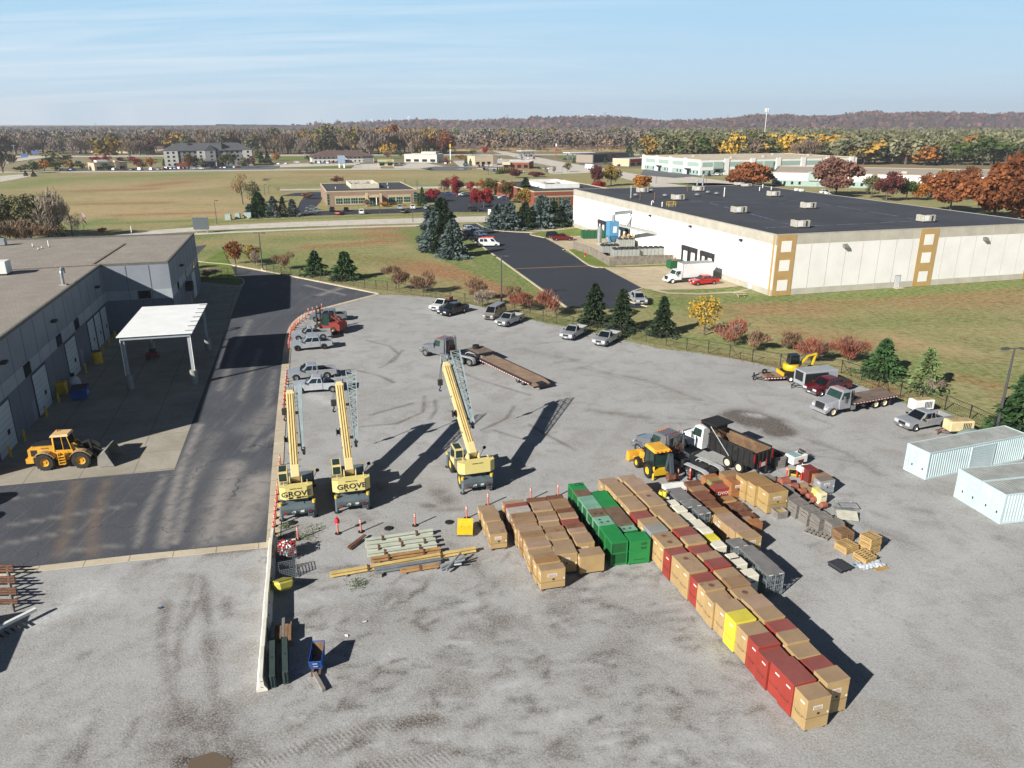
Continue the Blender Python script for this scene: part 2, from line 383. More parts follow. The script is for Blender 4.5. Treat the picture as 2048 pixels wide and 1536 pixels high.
def asphalt_mat(name,c0,c1,dust,crack=True):
 m,nt,b,L=newmat(name);v=coords(nt,False);st=stain_attr(nt)
 big=noise(nt,v,.1,6,.65,.4);fine=noise(nt,v,7,4,.7);mid=noise(nt,v,.9,6,.7,.5)
 c=mixc(nt,ramp(nt,big,.3,.7),lin(c0),lin(c1))
 if dust:
  mp=nt.nodes.new('ShaderNodeMapping');L(v,mp.inputs[0]);mp.inputs['Rotation'].default_value=(0,0,R(-15));mp.inputs['Scale'].default_value=(1.5,.12,1)
  sk=noise(nt,mp.outputs[0],1.0,6,.7,.3)
  c=mixc(nt,ramp(nt,sk,.5,.8,0,.38),c,lin('85817e'))
  c=mixc(nt,ramp(nt,mid,.58,.85,0,.2),c,lin('8b8886'))
  c=mixc(nt,mth(nt,'MINIMUM',mth(nt,'MULTIPLY',st[1],ramp(nt,mid,.25,.6,.35,1.15)),1.0),c,lin('86827f'))
 c=mixc(nt,mth(nt,'MULTIPLY',st[0],ramp(nt,mid,.3,.6,.3,1)),c,lin('6e5f52'))
 c=mixc(nt,ramp(nt,fine,.45,.75,0,.35),c,lin('7c7b7c'))
 if crack:
  vo=nt.nodes.new('ShaderNodeTexVoronoi');vo.feature='DISTANCE_TO_EDGE';vo.inputs['Scale'].default_value=.11
  wd=nt.nodes.new('ShaderNodeVectorMath');wd.operation='ADD';L(v,wd.inputs[0]);nn=nt.nodes.new('ShaderNodeTexNoise');nn.inputs['Scale'].default_value=.5;nn.inputs['Detail'].default_value=5;L(v,nn.inputs[0])
  sc=nt.nodes.new('ShaderNodeVectorMath');sc.operation='SCALE';L(nn.outputs['Color'],sc.inputs[0]);sc.inputs['Scale'].default_value=3.0
  L(sc.outputs[0],wd.inputs[1]);L(wd.outputs[0],vo.inputs[0])
  c=mixc(nt,mth(nt,'MULTIPLY',ramp(nt,vo.outputs['Distance'],.002,.008,.8,0),ramp(nt,big,.45,.62)),c,lin('26262a'))
 L(c,b.inputs['Base Color']);b.inputs['Roughness'].default_value=.85;b.inputs['Specular IOR Level'].default_value=.25
 bp=nt.nodes.new('ShaderNodeBump');bp.inputs['Strength'].default_value=.25;bp.inputs['Distance'].default_value=.02;L(fine,bp.inputs['Height']);L(bp.outputs[0],b.inputs['Normal']);return m
def joints(nt,v,step,w):
 s=nt.nodes.new('ShaderNodeSeparateXYZ');nt.links.new(v,s.inputs[0]);o=None
 for k in(0,1):
  f=mth(nt,'ABSOLUTE',mth(nt,'SUBTRACT',mth(nt,'FRACT',mth(nt,'DIVIDE',s.outputs[k],step)),.5))
  f=mth(nt,'LESS_THAN',f,w/step/2);o=f if o is None else mth(nt,'MAXIMUM',o,f)
 return o
def concrete_mat(name,c0,c1,step=4.5,rot=16,dirt='6e6558'):
 m,nt,b,L=newmat(name);v=coords(nt,False);mp=nt.nodes.new('ShaderNodeMapping');L(v,mp.inputs[0]);mp.inputs['Rotation'].default_value=(0,0,R(-rot))
 big=noise(nt,v,.22,6,.68,.6);fine=noise(nt,v,5,4,.7)
 c=mixc(nt,ramp(nt,big,.3,.7),lin(c0),lin(c1));c=mixc(nt,ramp(nt,noise(nt,v,.6,6,.7,1),.56,.8,0,.5),c,lin(dirt))
 c=mixc(nt,ramp(nt,fine,.4,.75,0,.3),c,tuple(x*.6 for x in lin(c0)))
 if step:c=mixc(nt,mth(nt,'MULTIPLY',joints(nt,mp.outputs[0],step,.09),.55),c,lin('5c554b'))
 L(c,b.inputs['Base Color']);b.inputs['Roughness'].default_value=.9;b.inputs['Specular IOR Level'].default_value=.2;return m
GRAVEL,GRASS,LAWN=gravel_mat(),grass_mat(),lawn_mat()
OLDASPH=asphalt_mat('old_asphalt','3b3f47','4a4d54',True);NEWASPH=asphalt_mat('new_asphalt','262a34','2c313b',False,False)
APRON=concrete_mat('apron_concrete','8c867a','a09a8e');KERB=concrete_mat('kerb_concrete','aba08c','bfb49f',3.0)
ROADC=concrete_mat('road_concrete','b3aca0','c4beb4',6,10);TANC=concrete_mat('dock_concrete','a5977d','b8ab92',6,16)
pts=lambda zf,*a:[zf(*p)for p in a]
PX=lambda*a:[P(*p)for p in a]
z1=ZF(0,220,.341797);z2=ZF(600,220,.341797);z3=ZF(1250,180,.389648);z4=ZF(0,440,.33857);z5=ZF(340,440,.27344)
z6=ZF(820,420,.32227);z7=ZF(1400,420,.31641);z8=ZF(530,660,.29297);zb1=ZF(0,880,.33857);zb2=ZF(500,1020,.2474)
zb3=ZF(930,920,.24414);zb4=ZF(1230,820,.27832);zb5=ZF(1280,1050,.28);zb6=ZF(1480,680,.27734);zb7=ZF(0,1150,.48828)
zc1=ZF(540,860,.12371);zc2=ZF(820,660,.2214);zc3=ZF(1130,430,.16602);zc4=ZF(1240,840,.15625);zc5=ZF(1500,900,.16278)
zc6=ZF(20,830,.12695);zc7=ZF(560,600,.13025);zc8=ZF(1480,680,.13672)
zd2=ZF(620,340,.14648);zd3=ZF(840,330,.19531);zd4=ZF(0,270,.16602);zd5=ZF(320,270,.14648);zd6=ZF(600,280,.14648);zd7=ZF(880,280,.21484);zd8=ZF(1280,300,.20508)
m=MB();m.add([(-14000,-200,-.12),(14000,-200,-.12),(14000,16000,-.12),(-14000,16000,-.12)],[(0,1,2,3)])
FARLAND=paint('far_land','7d7150',.95,0,.25,.004,fine=.2);structure(m.build('ground',FARLAND))
gst=[]
def g(ch,w,k,*p):gst.append((ch,PX(*p),w,k))
g(1,26,1,(160,420),(430,425));g(1,20,.9,(180,395),(460,400));g(1,14,.9,(250,385),(420,372));g(1,10,.8,(430,415),(470,430));g(1,30,.6,(120,375),(480,365));g(1,30,.55,(540,348),(900,350))
g(0,7,.9,(160,382),(300,378));g(0,9,1,(300,371),(365,364));g(0,5,.8,(165,408),(330,405));g(0,5,.7,(240,430),(420,425));g(0,6,.6,(330,357),(430,355));g(0,5,.7,(120,350),(300,349));g(0,4,.8,(455,375),(480,372));g(0,9,.5,(600,345),(760,347));g(0,5,.5,(540,356),(700,352));g(0,3,.6,(480,347),(520,347))
g(2,4,.9,(170,448),(420,440));g(2,3,.9,(300,470),(420,444),(700,433),(1000,424));g(2,16,.6,(20,375),(120,358),(400,348));g(2,12,.55,(560,371),(800,367));g(2,6,.8,(150,455),(210,440));g(2,6,.6,(640,372),(1000,370))
g(2,8,.9,(375,475),(470,462),(600,457));g(2,9,.8,(400,505),(520,505),(620,545));g(2,7,.7,(560,480),(700,476));g(2,5,.8,(770,560),(600,530));g(2,10,.5,(640,505),(760,520))
g(1,5,.9,(545,465),(640,462));g(1,5,.8,(640,480),(740,485));g(1,4,.9,(810,492),(840,490));g(1,8,.6,(700,545),(900,545))
g(0,5,1,(750,456),(845,458));g(0,6,1,(750,470),(840,470));g(0,4,1,(760,482),(820,478));g(0,4,.9,(620,494),(740,485));g(0,5,1,(780,520),(900,540));g(0,5,1,(820,535),(940,555));g(0,5,.9,(930,545),(1040,580));g(0,4,.9,(950,570),(1060,600));g(0,3,.8,(690,515),(780,518))
g(2,2.5,1.2,(930,470),(985,512),(1060,570));g(2,3.5,1.2,(905,470),(940,500),(1000,550));g(2,7,1.2,(840,460),(870,490),(915,500));g(2,2.2,1.1,(838,470),(850,495),(900,520),(960,545),(1080,590));g(2,3,1.3,(1290,600),(1420,596),(1560,596));g(2,3,1.2,(1320,583),(1420,581),(1480,576));g(2,2,1.3,(1550,597),(1700,588),(2048,562),(2200,552));g(2,2.5,1.2,(1250,612),(1400,604))
c0=P(835,512)
for k in range(11):
 r=7+2.1*k
 gst.append((2 if k%2 else 1,[(c0 .x+r*1.35*math.cos(a)-4,c0 .y+r*math.sin(a)*.8)for a in np.linspace(R(100),R(255),14)],.55,.55))
g(2,5,.9,(1420,598),(1700,590),(2048,566));g(2,6,.5,(1300,610),(1420,612));g(0,5,.6,(1480,612),(1700,600),(1900,590),(2100,578));g(0,4,.55,(1460,625),(1650,620));g(0,2.2,.8,(1930,755),(1985,768));g(0,5,.4,(1800,605),(2048,600))
g(1,4,.9,(1430,610),(1560,625),(1720,632));g(1,2.2,1,(1520,648),(1555,655));g(1,3,1,(1760,670),(1800,682),(1850,690));g(1,5,.6,(1600,660),(1900,700));g(1,5,.5,(1850,640),(2048,660));g(0,5,.35,(1580,660),(1750,690))
g(2,7,.55,(1720,640),(1950,640));g(2,6,.5,(1800,720),(2048,760));g(2,5,.6,(1700,800),(1900,850),(2048,880));g(2,4,.55,(1230,660),(1500,690));g(2,4,.55,(1080,640),(1200,650));g(2,8,.3,(1600,640),(1700,650));g(0,2,.6,(1420,712),(1560,736));g(0,1.5,.8,(1745,770),(1790,785));g(1,1.5,.6,(1720,775),(1780,800))
grid_sheet('grass_field',-330,300,40,560,1.15,-.05,GRASS,strokes=gst)
gs=[]
def y(ch,w,k,*p):gs.append((ch,PX(*p),w,k))
y(2,.45,1,(513,1531),(586,1501),(708,1462),(800,1446));y(2,.55,1,(790,1452),(869,1436));y(0,.55,.8,(800,1448),(866,1437));y(2,.5,1,(723,1536),(800,1526),(903,1509));y(2,.5,.8,(640,1503),(730,1480));y(0,.6,.5,(650,1500),(730,1482))
y(0,.5,.6,(405,1150),(415,1240),(425,1355),(430,1424),(440,1480));y(0,.45,.5,(332,1203),(322,1287),(337,1355),(361,1428),(380,1470));y(0,.3,.6,(351,1306),(372,1250),(410,1179));y(0,.35,.8,(195,1423),(172,1475),(151,1531));y(0,.25,.5,(273,1438),(250,1492));y(0,.35,.5,(445,1400),(480,1470),(520,1510));y(0,.3,.45,(388,1150),(360,1250),(345,1400))
y(0,1.5,.7,(370,1440),(440,1455));y(0,1.6,.6,(340,1480),(470,1490));y(0,.9,1,(370,1520),(460,1522));y(0,.5,.6,(120,1536),(200,1440));y(0,.4,.6,(290,1128),(340,1113));y(0,.5,.7,(420,1106),(540,1092));y(0,.5,.6,(455,1200),(452,1230))
y(1,1.1,.9,(70,1250),(130,1215),(200,1175));y(1,1.0,.5,(160,1165),(230,1190));y(1,1.2,.8,(625,792),(660,806));y(1,2.5,.4,(1700,1250),(1950,1100))
y(0,1.9,3,(1480,832),(1530,845));y(0,1.5,3,(1525,838),(1558,862));y(0,.8,.9,(1548,862),(1568,876));y(1,.7,.9,(1495,828),(1520,832));y(0,.8,.5,(1180,820),(1290,835))
y(0,1.0,.7,(875,985),(890,1000));y(0,.5,.8,(852,1010),(865,1012));y(0,.5,.6,(715,1025),(735,1040));y(0,1,.5,(590,1060),(560,1120))
for a in(((732,680),(779,692),(797,707),(779,724)),((706,739),(759,751),(788,765)),((849,792),(846,824),(794,847),(720,853)),((826,806),(740,830)),((963,860),(1014,836),(1028,812)),((986,860),(1043,877)),((805,700),(790,720),(760,735)),((870,800),(872,820),(860,838)),((1060,850),(1150,900)),((890,730),(960,760),(1060,790))):
 y(0,.22,.75,*a);y(2,.35,.35,*a)
for a in(((1340,836),(1420,842),(1490,850)),((1300,846),(1370,846)),((1590,870),(1690,905),(1760,950)),((1600,905),(1720,925),(1740,935)),((1570,905),(1650,900)),((1560,868),(1600,890)),((1160,735),(1290,760),(1400,800)),((1050,700),(1150,720)),((1620,1000),(1800,1080))):y(0,.45,.42,*a);y(0,1.1,.22,*a)
for i in range(420):
 x,yy=random.uniform(560,1500),random.uniform(1120,1536);a=random.gauss(.25,.6);l=random.uniform(8,55)
 y(random.choice((0,0,0,1)),random.uniform(.12,.4),random.uniform(.3,.75),(x,yy),(x+l*math.cos(a),yy-l*.5*math.sin(a)))
for i in range(90):
 x,yy=random.uniform(640,2040),random.uniform(640,1100);a=random.gauss(.1,.7);l=random.uniform(8,60)
 y(random.choice((0,0,1)),random.uniform(.15,.5),random.uniform(.15,.42),(x,yy),(x+l*math.cos(a),yy+l*.3*math.sin(a)))
for i in range(60):
 x,yy=random.uniform(0,520),random.uniform(1180,1536);a=random.gauss(.6,.5);l=random.uniform(10,70)
 y(random.choice((0,1,1)),random.uniform(.12,.5),random.uniform(.15,.4),(x,yy),(x+l*math.cos(a),yy-l*.5*math.sin(a)))
for i in range(7):y(0,.5,.5,(1105,1180+i*9),(1155,1176+i*10))
y(0,1.4,.5,(740,1230),(780,1200));y(0,1.5,.45,(960,1255),(1000,1240));y(0,.8,.5,(890,1310),(930,1325));y(0,.6,.6,(940,1120),(985,1170));y(0,1.2,.45,(1260,1240),(1310,1250));y(0,1.8,.3,(760,1380),(900,1370));y(0,2,.3,(1180,1330),(1260,1290))
FENCE_EDGE=[(750,589),(806,590),(862,594),(960,612),(1040,634),(1100,648),(1160,658),(1230,676),(1320,697),(1400,706),(1504,724),(1552,736),(1640,748),(1700,764),(1757,783),(1805,803),(1875,834),(1940,855),(2048,890)]
gpoly=[(-60,14),(-60,52)]+[tuple(P(*p)[:2])for p in((0,1146),(545,1086),(566,900),(572,760),(580,690),(590,655),(612,630),(660,614))]+[tuple(P(*p)[:2])for p in FENCE_EDGE]+[tuple(P(2400,980)[:2]),(60,14)]
grid_sheet('gravel_yard',-45,66,17,152,.22,-.015,GRAVEL,poly=gpoly,strokes=gs)
as_=[]
def a_(ch,w,k,*p):as_.append((ch,PX(*p),w,k))
a_(1,1.8,1,(470,1060),(500,1000),(520,960));a_(1,1.2,.9,(420,1080),(440,1000),(470,930));a_(1,.5,.9,(326,1090),(345,1000),(365,930),(400,850));a_(1,.4,.8,(350,1085),(372,1000),(390,940));a_(1,.35,.7,(275,1090),(290,1030),(330,950));a_(1,.5,.55,(440,780),(470,700),(500,640));a_(1,.4,.6,(480,800),(520,700));a_(1,.5,.4,(530,830),(550,740));a_(1,.45,.5,(490,900),(540,830));a_(1,.4,.6,(505,900),(560,860));a_(1,.9,.8,(700,570),(640,590));a_(1,.4,.9,(610,570),(690,590))
a_(0,.6,.7,(120,1110),(140,1020),(155,960));a_(0,.55,.8,(185,1110),(185,1050),(215,960));a_(1,.3,.6,(0,1090),(150,1060));a_(1,.3,.6,(20,1050),(260,1010));a_(1,.2,.5,(0,1000),(120,985));a_(1,.3,.5,(120,1105),(240,1090));a_(1,1.5,.5,(500,860),(540,820));a_(1,1.0,.35,(430,870),(380,960))
drive_edge=[(545,1084),(556,905),(567,770),(573,705),(578,672),(588,648),(613,628),(660,613.5),(756,588.5)]
drive=PX(*drive_edge)+PX((650,567),(546,547),(460,532),(381,521))+[Vector((-80,200,0)),Vector((-86,190,0))]+PX((486,568),(486.3,568.5))[:1]+PX((348.7,939.2),(0,972))+[Vector((-52,60,0)),Vector((-52,49.5,0))]+PX((0,1141))
poly_sheet('asphalt_drive',drive,.0,OLDASPH,.55,as_)
poly_sheet('concrete_apron',[Vector((-66,168,0))]+PX((478,566),(486.3,568.5),(348.7,939.2),(0,972))+[Vector((-56,59.5,0)),Vector((-64,110,0))],.005,APRON)
poly_sheet('lawn_island',[Vector((-72,190,0))]+PX((475,557),(486,562),(484,567),(478,571))+[Vector((-66,152,0)),Vector((-70,160,0))],.06,LAWN)
ribbon('island_kerb',smooth_line(PX((400,554),(475,557),(487,562),(485,570),(476,574),(420,575))),-.1,.15,0,.13,KERB)
ribbon('drive_kerb',smooth_line(PX(*drive_edge)),-.55,.45,-.1,.03,KERB)
ribbon('yard_kerb',[(-52,49.2)]+[tuple(v[:2])for v in PX((0,1147),(270,1116),(548,1089))],-.35,.45,-.1,.02,KERB)
ribbon('lawn_kerb',smooth_line(PX((758,588.5),(650,566),(546,545.5),(460,530),(381,519))+[Vector((-92,206,0))]),-.35,.1,-.05,.13,KERB)
def strip(name,top,bot,z,mat):return poly_sheet(name,PX(*top)+PX(*bot)[::-1],z,mat)
strip('street',((230,470),(300,461),(420,452),(560,445),(700,440),(860,435.5),(1000,431),(1170,426)),((230,480),(300,469),(420,460.5),(560,455),(700,450),(860,446),(1000,443),(1170,437)),.0,ROADC)
strip('footpath',((300,472),(420,464.5),(560,459),(700,453.5),(850,449.5)),((300,476),(420,468),(560,462),(700,456.5),(850,452)),.0,ROADC)
strip('back_road',((560,378.5),(640,377.5),(800,374),(1000,371),(1180,368)),((560,381),(640,380),(800,378),(1000,375),(1180,372)),.0,ROADC)
strip('far_road',((-60,343.5),(300,341.6),(600,338.5),(1000,336)),((-60,346.2),(300,343.8),(600,340.6),(1000,338)),.02,ROADC)
strip('highway',((-40,312.5),(300,310.8),(700,309),(1100,308.5),(1500,308),(2060,309)),((-40,315),(300,313.2),(700,311),(1100,310.5),(1500,310),(2060,311)),.02,ROADC)
strip('slip_road',((-10,331),(40,322),(85,316),(130,313)),((-10,325),(30,318),(60,314),(100,312)),.03,ROADC)
strip('cross_road',((1010,303),(1060,312),(1130,325),(1230,341),(1330,358),(1420,378)),((985,303),(1020,312),(1070,326),(1150,341),(1230,352),(1330,380)),.03,ROADC)
strip('side_road',((1290,352),(1360,350),(1480,366),(1480,372)),((1290,362),(1360,366),(1420,374),(1480,378)),.035,ROADC)
for p in(((0,352),(0,364),(25,360),(70,351),(40,349)),((712,329),(760,327),(762,338),(700,339)),((780,328),(850,326),(905,336),(790,337)),((905,322),(1040,318),(1060,333),(920,334)),((1090,335),(1150,330),(1200,345),(1100,349)),((545,329),(600,327),(720,326),(720,330),(560,335))):
 poly_sheet('parking_lot',PX(*p),.045,ROADC)
for p in(((330,341),(345,334),(480,333),(560,331),(560,334),(545,339)),((130,343),(140,339),(330,338),(330,341)),((840,337),(870,333),(920,333.5),(955,337),(930,341),(860,341)),((1150,317),(1330,318),(1330,330),(1160,328)),((1290,337),(1380,331),(1440,349),(1350,356),(1280,350))):
 poly_sheet('asphalt_lot',PX(*p),.055,asphalt_mat('lot_asphalt','55575b','636468',False,False)if 'lot_asphalt' not in MATS else MATS['lot_asphalt'])
LOTA=MATS['lot_asphalt']
for p in(((250,318),(560,314.5),(1000,312.5),(1000,315),(560,321),(250,326)),((596,331),(704,329.6),(709,335.5),(596,337)),((1110,311),(1165,312),(1150,317),(1118,316)),((1330,366),(1420,378),(1500,376),(1500,370),(1430,366))):poly_sheet('lawn',PX(*p),.035,LAWN)
lot=PX((600,432),(604,424),(640,422),(700,420),(830,416),(865,411),(880,404),(830,404),(826,390),(860,384),(960,384),(1020,400),(1030,420),(990,424),(860,424))
poly_sheet('office_parking',lot,.01,NEWASPH)
poly_sheet('west_parking',PX((590,428),(600,404),(615,384),(650,384),(640,405),(624,420)),.011,NEWASPH)
for p in(((560,392),(590,386),(640,384),(640,388),(600,392)),):poly_sheet('parking_lane',PX(*p),.02,NEWASPH)
nd=PX((926,449),(954,447),(972,456),(1000,462),(1065,465.5),(1062,470),(1090,476),(1136,501),(1178,531),(1207,535),(1286,577),(1262,586),(1256,604),(1296,615),(1200,618),(1133,615),(1026,538),(975,501),(926,468))
poly_sheet('new_asphalt_drive',nd,.0,NEWASPH,2)
ribbon('drive_stripe',[tuple(v[:2])for v in PX((1027,537.5),(1180,531.5))],-.12,.12,.0,.008,paint('yellow_line','b08a35',.8,0,.3,3))
poly_sheet('dock_concrete',PX((1062,461),(1172,450.5),(1180,452),(1172,455),(1090,463)),.012,TANC)
poly_sheet('dock_yard',PX((1090,476),(1118,474),(1185,470),(1250,472),(1330,512),(1490,560),(1484,572),(1420,578),(1310,580),(1286,577),(1207,535),(1178,531),(1136,501)),.008,TANC)
poly_sheet('lawn',PX((954,447),(1000,440),(1165,438),(1166,449),(1062,460),(1000,461),(972,455)),.004,LAWN)
poly_sheet('lawn',PX((1066,467),(1166,454),(1186,462),(1184,470),(1118,474),(1092,475)),.02,LAWN)
poly_sheet('lawn',PX((1128,502),(1150,497),(1190,510),(1232,533),(1342,528),(1346,532),(1232,535),(1210,534.5),(1180,530)),.02,LAWN)
poly_sheet('footpath',PX((1300,577),(1315,580),(1340,585),(1400,586.5),(1470,583),(1500,577),(1502,579),(1470,586),(1400,589.5),(1335,588),(1305,581)),.03,TANC)
for l in(((954,447),(972,456),(1000,462),(1065,466)),((1090,476),(1062,470),(1066,467),(1080,464)),((1207,535.5),(1178,531),(1136,501),(1126,500)),((1286,577),(1264,584),(1256,596),(1258,603),(1296,614)),((926,468),(975,501),(1026,538),(1133,615))):
 ribbon('kerb',smooth_line(PX(*l)),-.2,.2,-.02,.12,KERB)
pud=MATS.get('puddle')
m_,nt_,b_,L_=newmat('muddy_water');b_.inputs['Base Color'].default_value=(*lin('665a4c'),1);b_.inputs['Roughness'].default_value=.08
cp=P(415,1530)
structure(poly_sheet('puddle',[(cp.x+1.05*math.cos(a)*(1+.12*math.sin(3*a+1)),cp.y+.75*math.sin(a)*(1+.1*math.sin(5*a)))for a in np.linspace(0,2*math.pi,40)[:-1]],-.004,m_))
cp=P(1035*.293+650,341)
poly_sheet('rain_puddle',PX((905,338),(930,339.3),(955,338.2),(930,337.2)),.07,m_)
# ---------------------------------------------------------------- buildings
def wall_pt(px,py,o,d):
 """where the line of sight through a pixel meets the upright plane through o along d: (distance along, height)"""
 x=(px-1024)/FPX;y=-(py-768)/FPX;c,s=math.cos(PITCH),math.sin(PITCH)
 r=Vector((x,c+y*s,-s+y*c));n=Vector((d.y,-d.x,0));t=(Vector((o.x,o.y,0))).dot(n)/r.dot(n)
 q=r*t;return(q-Vector((o.x,o.y,0))).dot(Vector((d.x,d.y,0))),CAM_H+q.z
BW=paint('warehouse_white','d6d4d0',.7,0,.05,.25,fine=.04);BWB=paint('warehouse_grey_band','aaa598',.8,0,.1,.4)
TANP=paint('tan_panel','a88a58',.7,0,.08,.5)
ROOFD=paint('roof_membrane','36383f',.85,0,.22,.12,fine=.15);ROOFG=paint('roof_gravel','a89f94',.95,0,.22,.35,fine=.75,bump=.6)
CHALK=paint('blue_chalk','5f7390',.9,0,.4,2);METW=paint('roof_unit_metal','a9a49a',.55,.1,.15,2)
wa=R(16);wo=P(1540.2,592.4);fv=Vector((math.cos(wa),math.sin(wa),0));lv=Vector((-math.sin(wa),math.cos(wa),0))
wh=thing('warehouse','long white flat roofed warehouse with tan corner panels and dark roof','building',wo,wa)
WL,WW,WHH=104.0,62.5,11.1
MB().box(0,WW,0,WL,0,WHH).build('wall',BW,wh)
m=MB()
m.box(-.03,WW+.03,-.03,WL,WHH-1.75,WHH-.02).build('top_band',BWB,wh)
MB().box(-.03,WW+.03,-.03,WL+.03,.0,1.15).build('base_band',BWB,wh)
m=MB();m.box(.35,WW-.35,.35,WL-.35,WHH,WHH+.06);m.build('roof',ROOFD,wh)
m=MB()
for x0,x1,y0,y1 in((-.05,WW+.05,-.05,.35),(-.05,WW+.05,WL-.35,WL+.05),(-.05,.35,.35,WL-.35),(WW-.35,WW+.05,.35,WL-.35)):m.box(x0,x1,y0,y1,WHH-.02,WHH+.12)
m.build('coping',METW,wh)
m=MB()
for i in range(1,27):
 if i*3.8<WL:m.box(-.045,-.028,i*3.8,i*3.8+.05,.0,WHH-.05)
for i in range(1,17):m.box(i*3.75,i*3.75+.05,-.045,-.028,.0,WHH-.05)
m.build('panel_joint',paint('joint_grey','b4b0a8',.8),wh)
for s0,s1 in((.25,4.15),(31.5,35.8),(58.7,62.3)):
 t=MB().box(s0,s1,-.09,-.04,0,WHH-.03).build('tan_panel',TANP,wh)
 for z0 in(.9,4.55,8.0):MB().box((s0+s1)/2-1.05,(s0+s1)/2+1.05,-.13,-.085,z0,z0+2.0).build('white_square',BW,t)
MB().box(-.09,-.04,.25,.8,0,WHH-.03).build('tan_panel',TANP,wh)
m=MB()
def roofline(a,b):
 p,q=(P(*a,WHH+.06)-wo),(P(*b,WHH+.06)-wo)
 p,q=Vector((p.dot(fv),p.dot(lv),WHH+.075)),Vector((q.dot(fv),q.dot(lv),WHH+.075));n=14
 for i in range(n):
  if(i*7)%5==4:continue
  m.bar(p.lerp(q,i/n),p.lerp(q,(i+.85)/n),random.uniform(.12,.4),.012)
roofline((1420,406),(1580,449));roofline((1585,453),(1740,447));roofline((1640,407),(1830,438));roofline((1530,456),(1580,453));roofline((1380,402),(1570,407));roofline((1560,398),(1640,407));roofline((1740,447),(1840,441))
m.build('chalk_line',CHALK,wh)
for px,py in((1302,431),(1382.5,452.5),(1484,480)):
 s_,z_=wall_pt(px,py,wo,lv);MB().box(-.55,-.04,s_-.3,s_+.3,z_-.15,z_+.2).build('wall_light',DUSTRUB,wh)
for px,py in((1689.5,491),(1969.5,477)):
 s_,z_=wall_pt(px,py,wo,fv);MB().hexa([(s_-.5,-.05,z_-.2),(s_+.5,-.05,z_-.2),(s_+.5,-.05,z_+.3),(s_-.5,-.05,z_+.3),(s_-.45,-.75,z_-.35),(s_+.45,-.75,z_-.35),(s_+.45,-.6,z_+.05),(s_-.45,-.6,z_+.05)]).build('wall_light',paint('grey_lamp','6d6a66',.5),wh)
s_,_z=wall_pt(1787,575,wo,fv);d_=MB().box(s_,s_+1.15,-.1,-.02,.1,2.35).build('door',paint('door_white','bdbfc0',.5),wh)
MB().box(s_-.1,s_+1.25,-.06,-.03,.05,2.48).build('door_frame',paint('frame_grey','8c8a86',.6),wh);MB().box(s_-.2,s_+1.5,-1.2,-.05,0,.12).build('step',KERB,wh)
s_,_z=wall_pt(1500,575,wo,lv);MB().box(-.1,-.02,s_-.6,s_+.6,.1,2.3).build('door',paint('door_white','bdbfc0',.5),wh)
SEAL=paint('dock_seal','26272a',.85,0,.3,2)
for i,(x0,x1,yb)in enumerate(((420,441,170),(450,497,195),(505,555,205),(586,636,225),(640,692,240),(702,765,255),(1418,1500,590),(1508,1592,610),(1643,1708,640),(1712,1798,655))):
 a,_1=wall_pt(1130+x0*.16602,430+(yb-100)*.16602,wo,lv);b,_2=wall_pt(1130+x1*.16602,430+(yb-80)*.16602,wo,lv)
 a,b=min(a,b),max(a,b);c_=(a+b)/2;hw=max(1.2,min(1.75,(b-a)/2));a,b=c_-hw,c_+hw
 k=MB().box(-.5,-.05,a,b,3.65,4.55).build('dock_shelter',SEAL,wh)
 MB().box(-.42,-.05,a,a+.4,1.15,3.65).build('side_pad',SEAL,k);MB().box(-.42,-.05,b-.4,b,1.15,3.65).build('side_pad',SEAL,k)
 MB().box(-.12,-.05,a+.4,b-.4,1.15,3.65).build('dock_door',BW,k)
 MB().box(-.35,-.05,a+.3,b-.3,.55,1.12).build('bumper',BLACK,k)
def rooftop_unit(loc,rz,label,L=2.9,Wd=2.1,H=1.5):
 t=thing('rooftop_unit',label,'air conditioner',loc,rz,'air handlers on the warehouse roof')
 MB().box(-L/2+.1,L/2-.1,-Wd/2+.1,Wd/2-.1,0,.25).build('curb',DUSTRUB,t)
 MB().cbox(-L/2,L/2,-Wd/2,Wd/2,.25,H,.04).build('cabinet',METW,t)
 m=MB();m.cyl((-L*.22,0,H),(-L*.22,0,H+.14),.55,n=14);m.cyl((L*.22,0,H),(L*.22,0,H+.14),.55,n=14);m.build('fan',DUSTRUB,t)
 m=MB();m.box(L*.16,L*.30,-Wd/2-.02,-Wd/2+.01,.35,H-.12).build('grille',DUSTRUB,t)
 MB().box(-L*.42,-L*.05,-Wd/2-.03,-Wd/2-.002,.4,H-.1).build('panel',WHITE,t)
 MB().hexa([(L/2,-Wd*.4,.5),(L/2+.45,-Wd*.4,.5),(L/2+.45,Wd*.4,.5),(L/2,Wd*.4,.5),(L/2,-Wd*.4,H-.15),(L/2+.1,-Wd*.4,H-.2),(L/2+.1,Wd*.4,H-.2),(L/2,Wd*.4,H-.15)]).build('hood',GALV,t)
 return t
for(x,yy,w_)in((582,632,'grey rooftop unit left of centre on the dark warehouse roof'),(938,609,'grey rooftop unit at the middle of the dark warehouse roof'),(897,707,'grey rooftop unit nearest the front corner of the warehouse'),(1540,678,'grey rooftop unit far to the right on the warehouse roof'),(760,547,'pale rooftop unit behind the middle one on the warehouse roof'),(270,566,'pale rooftop unit just behind the yellow rail on the roof'),(375,520,'pale rooftop unit with tall vent pipes at the roof back'),(88,528,'pale rooftop unit near the left edge of the warehouse roof')):
 rooftop_unit(P(1250+x*.38965,180+(yy)*.38965,WHH+.06),wa,w_)
for(x,yy,w_)in((585,491,'pale low unit at the back edge of the warehouse roof'),(622,498,'pale low unit just right of another at the roof back edge')):
 rooftop_unit(P(1250+x*.38965,180+yy*.38965,WHH+.06),wa,w_,2.6,2.0,1.1)
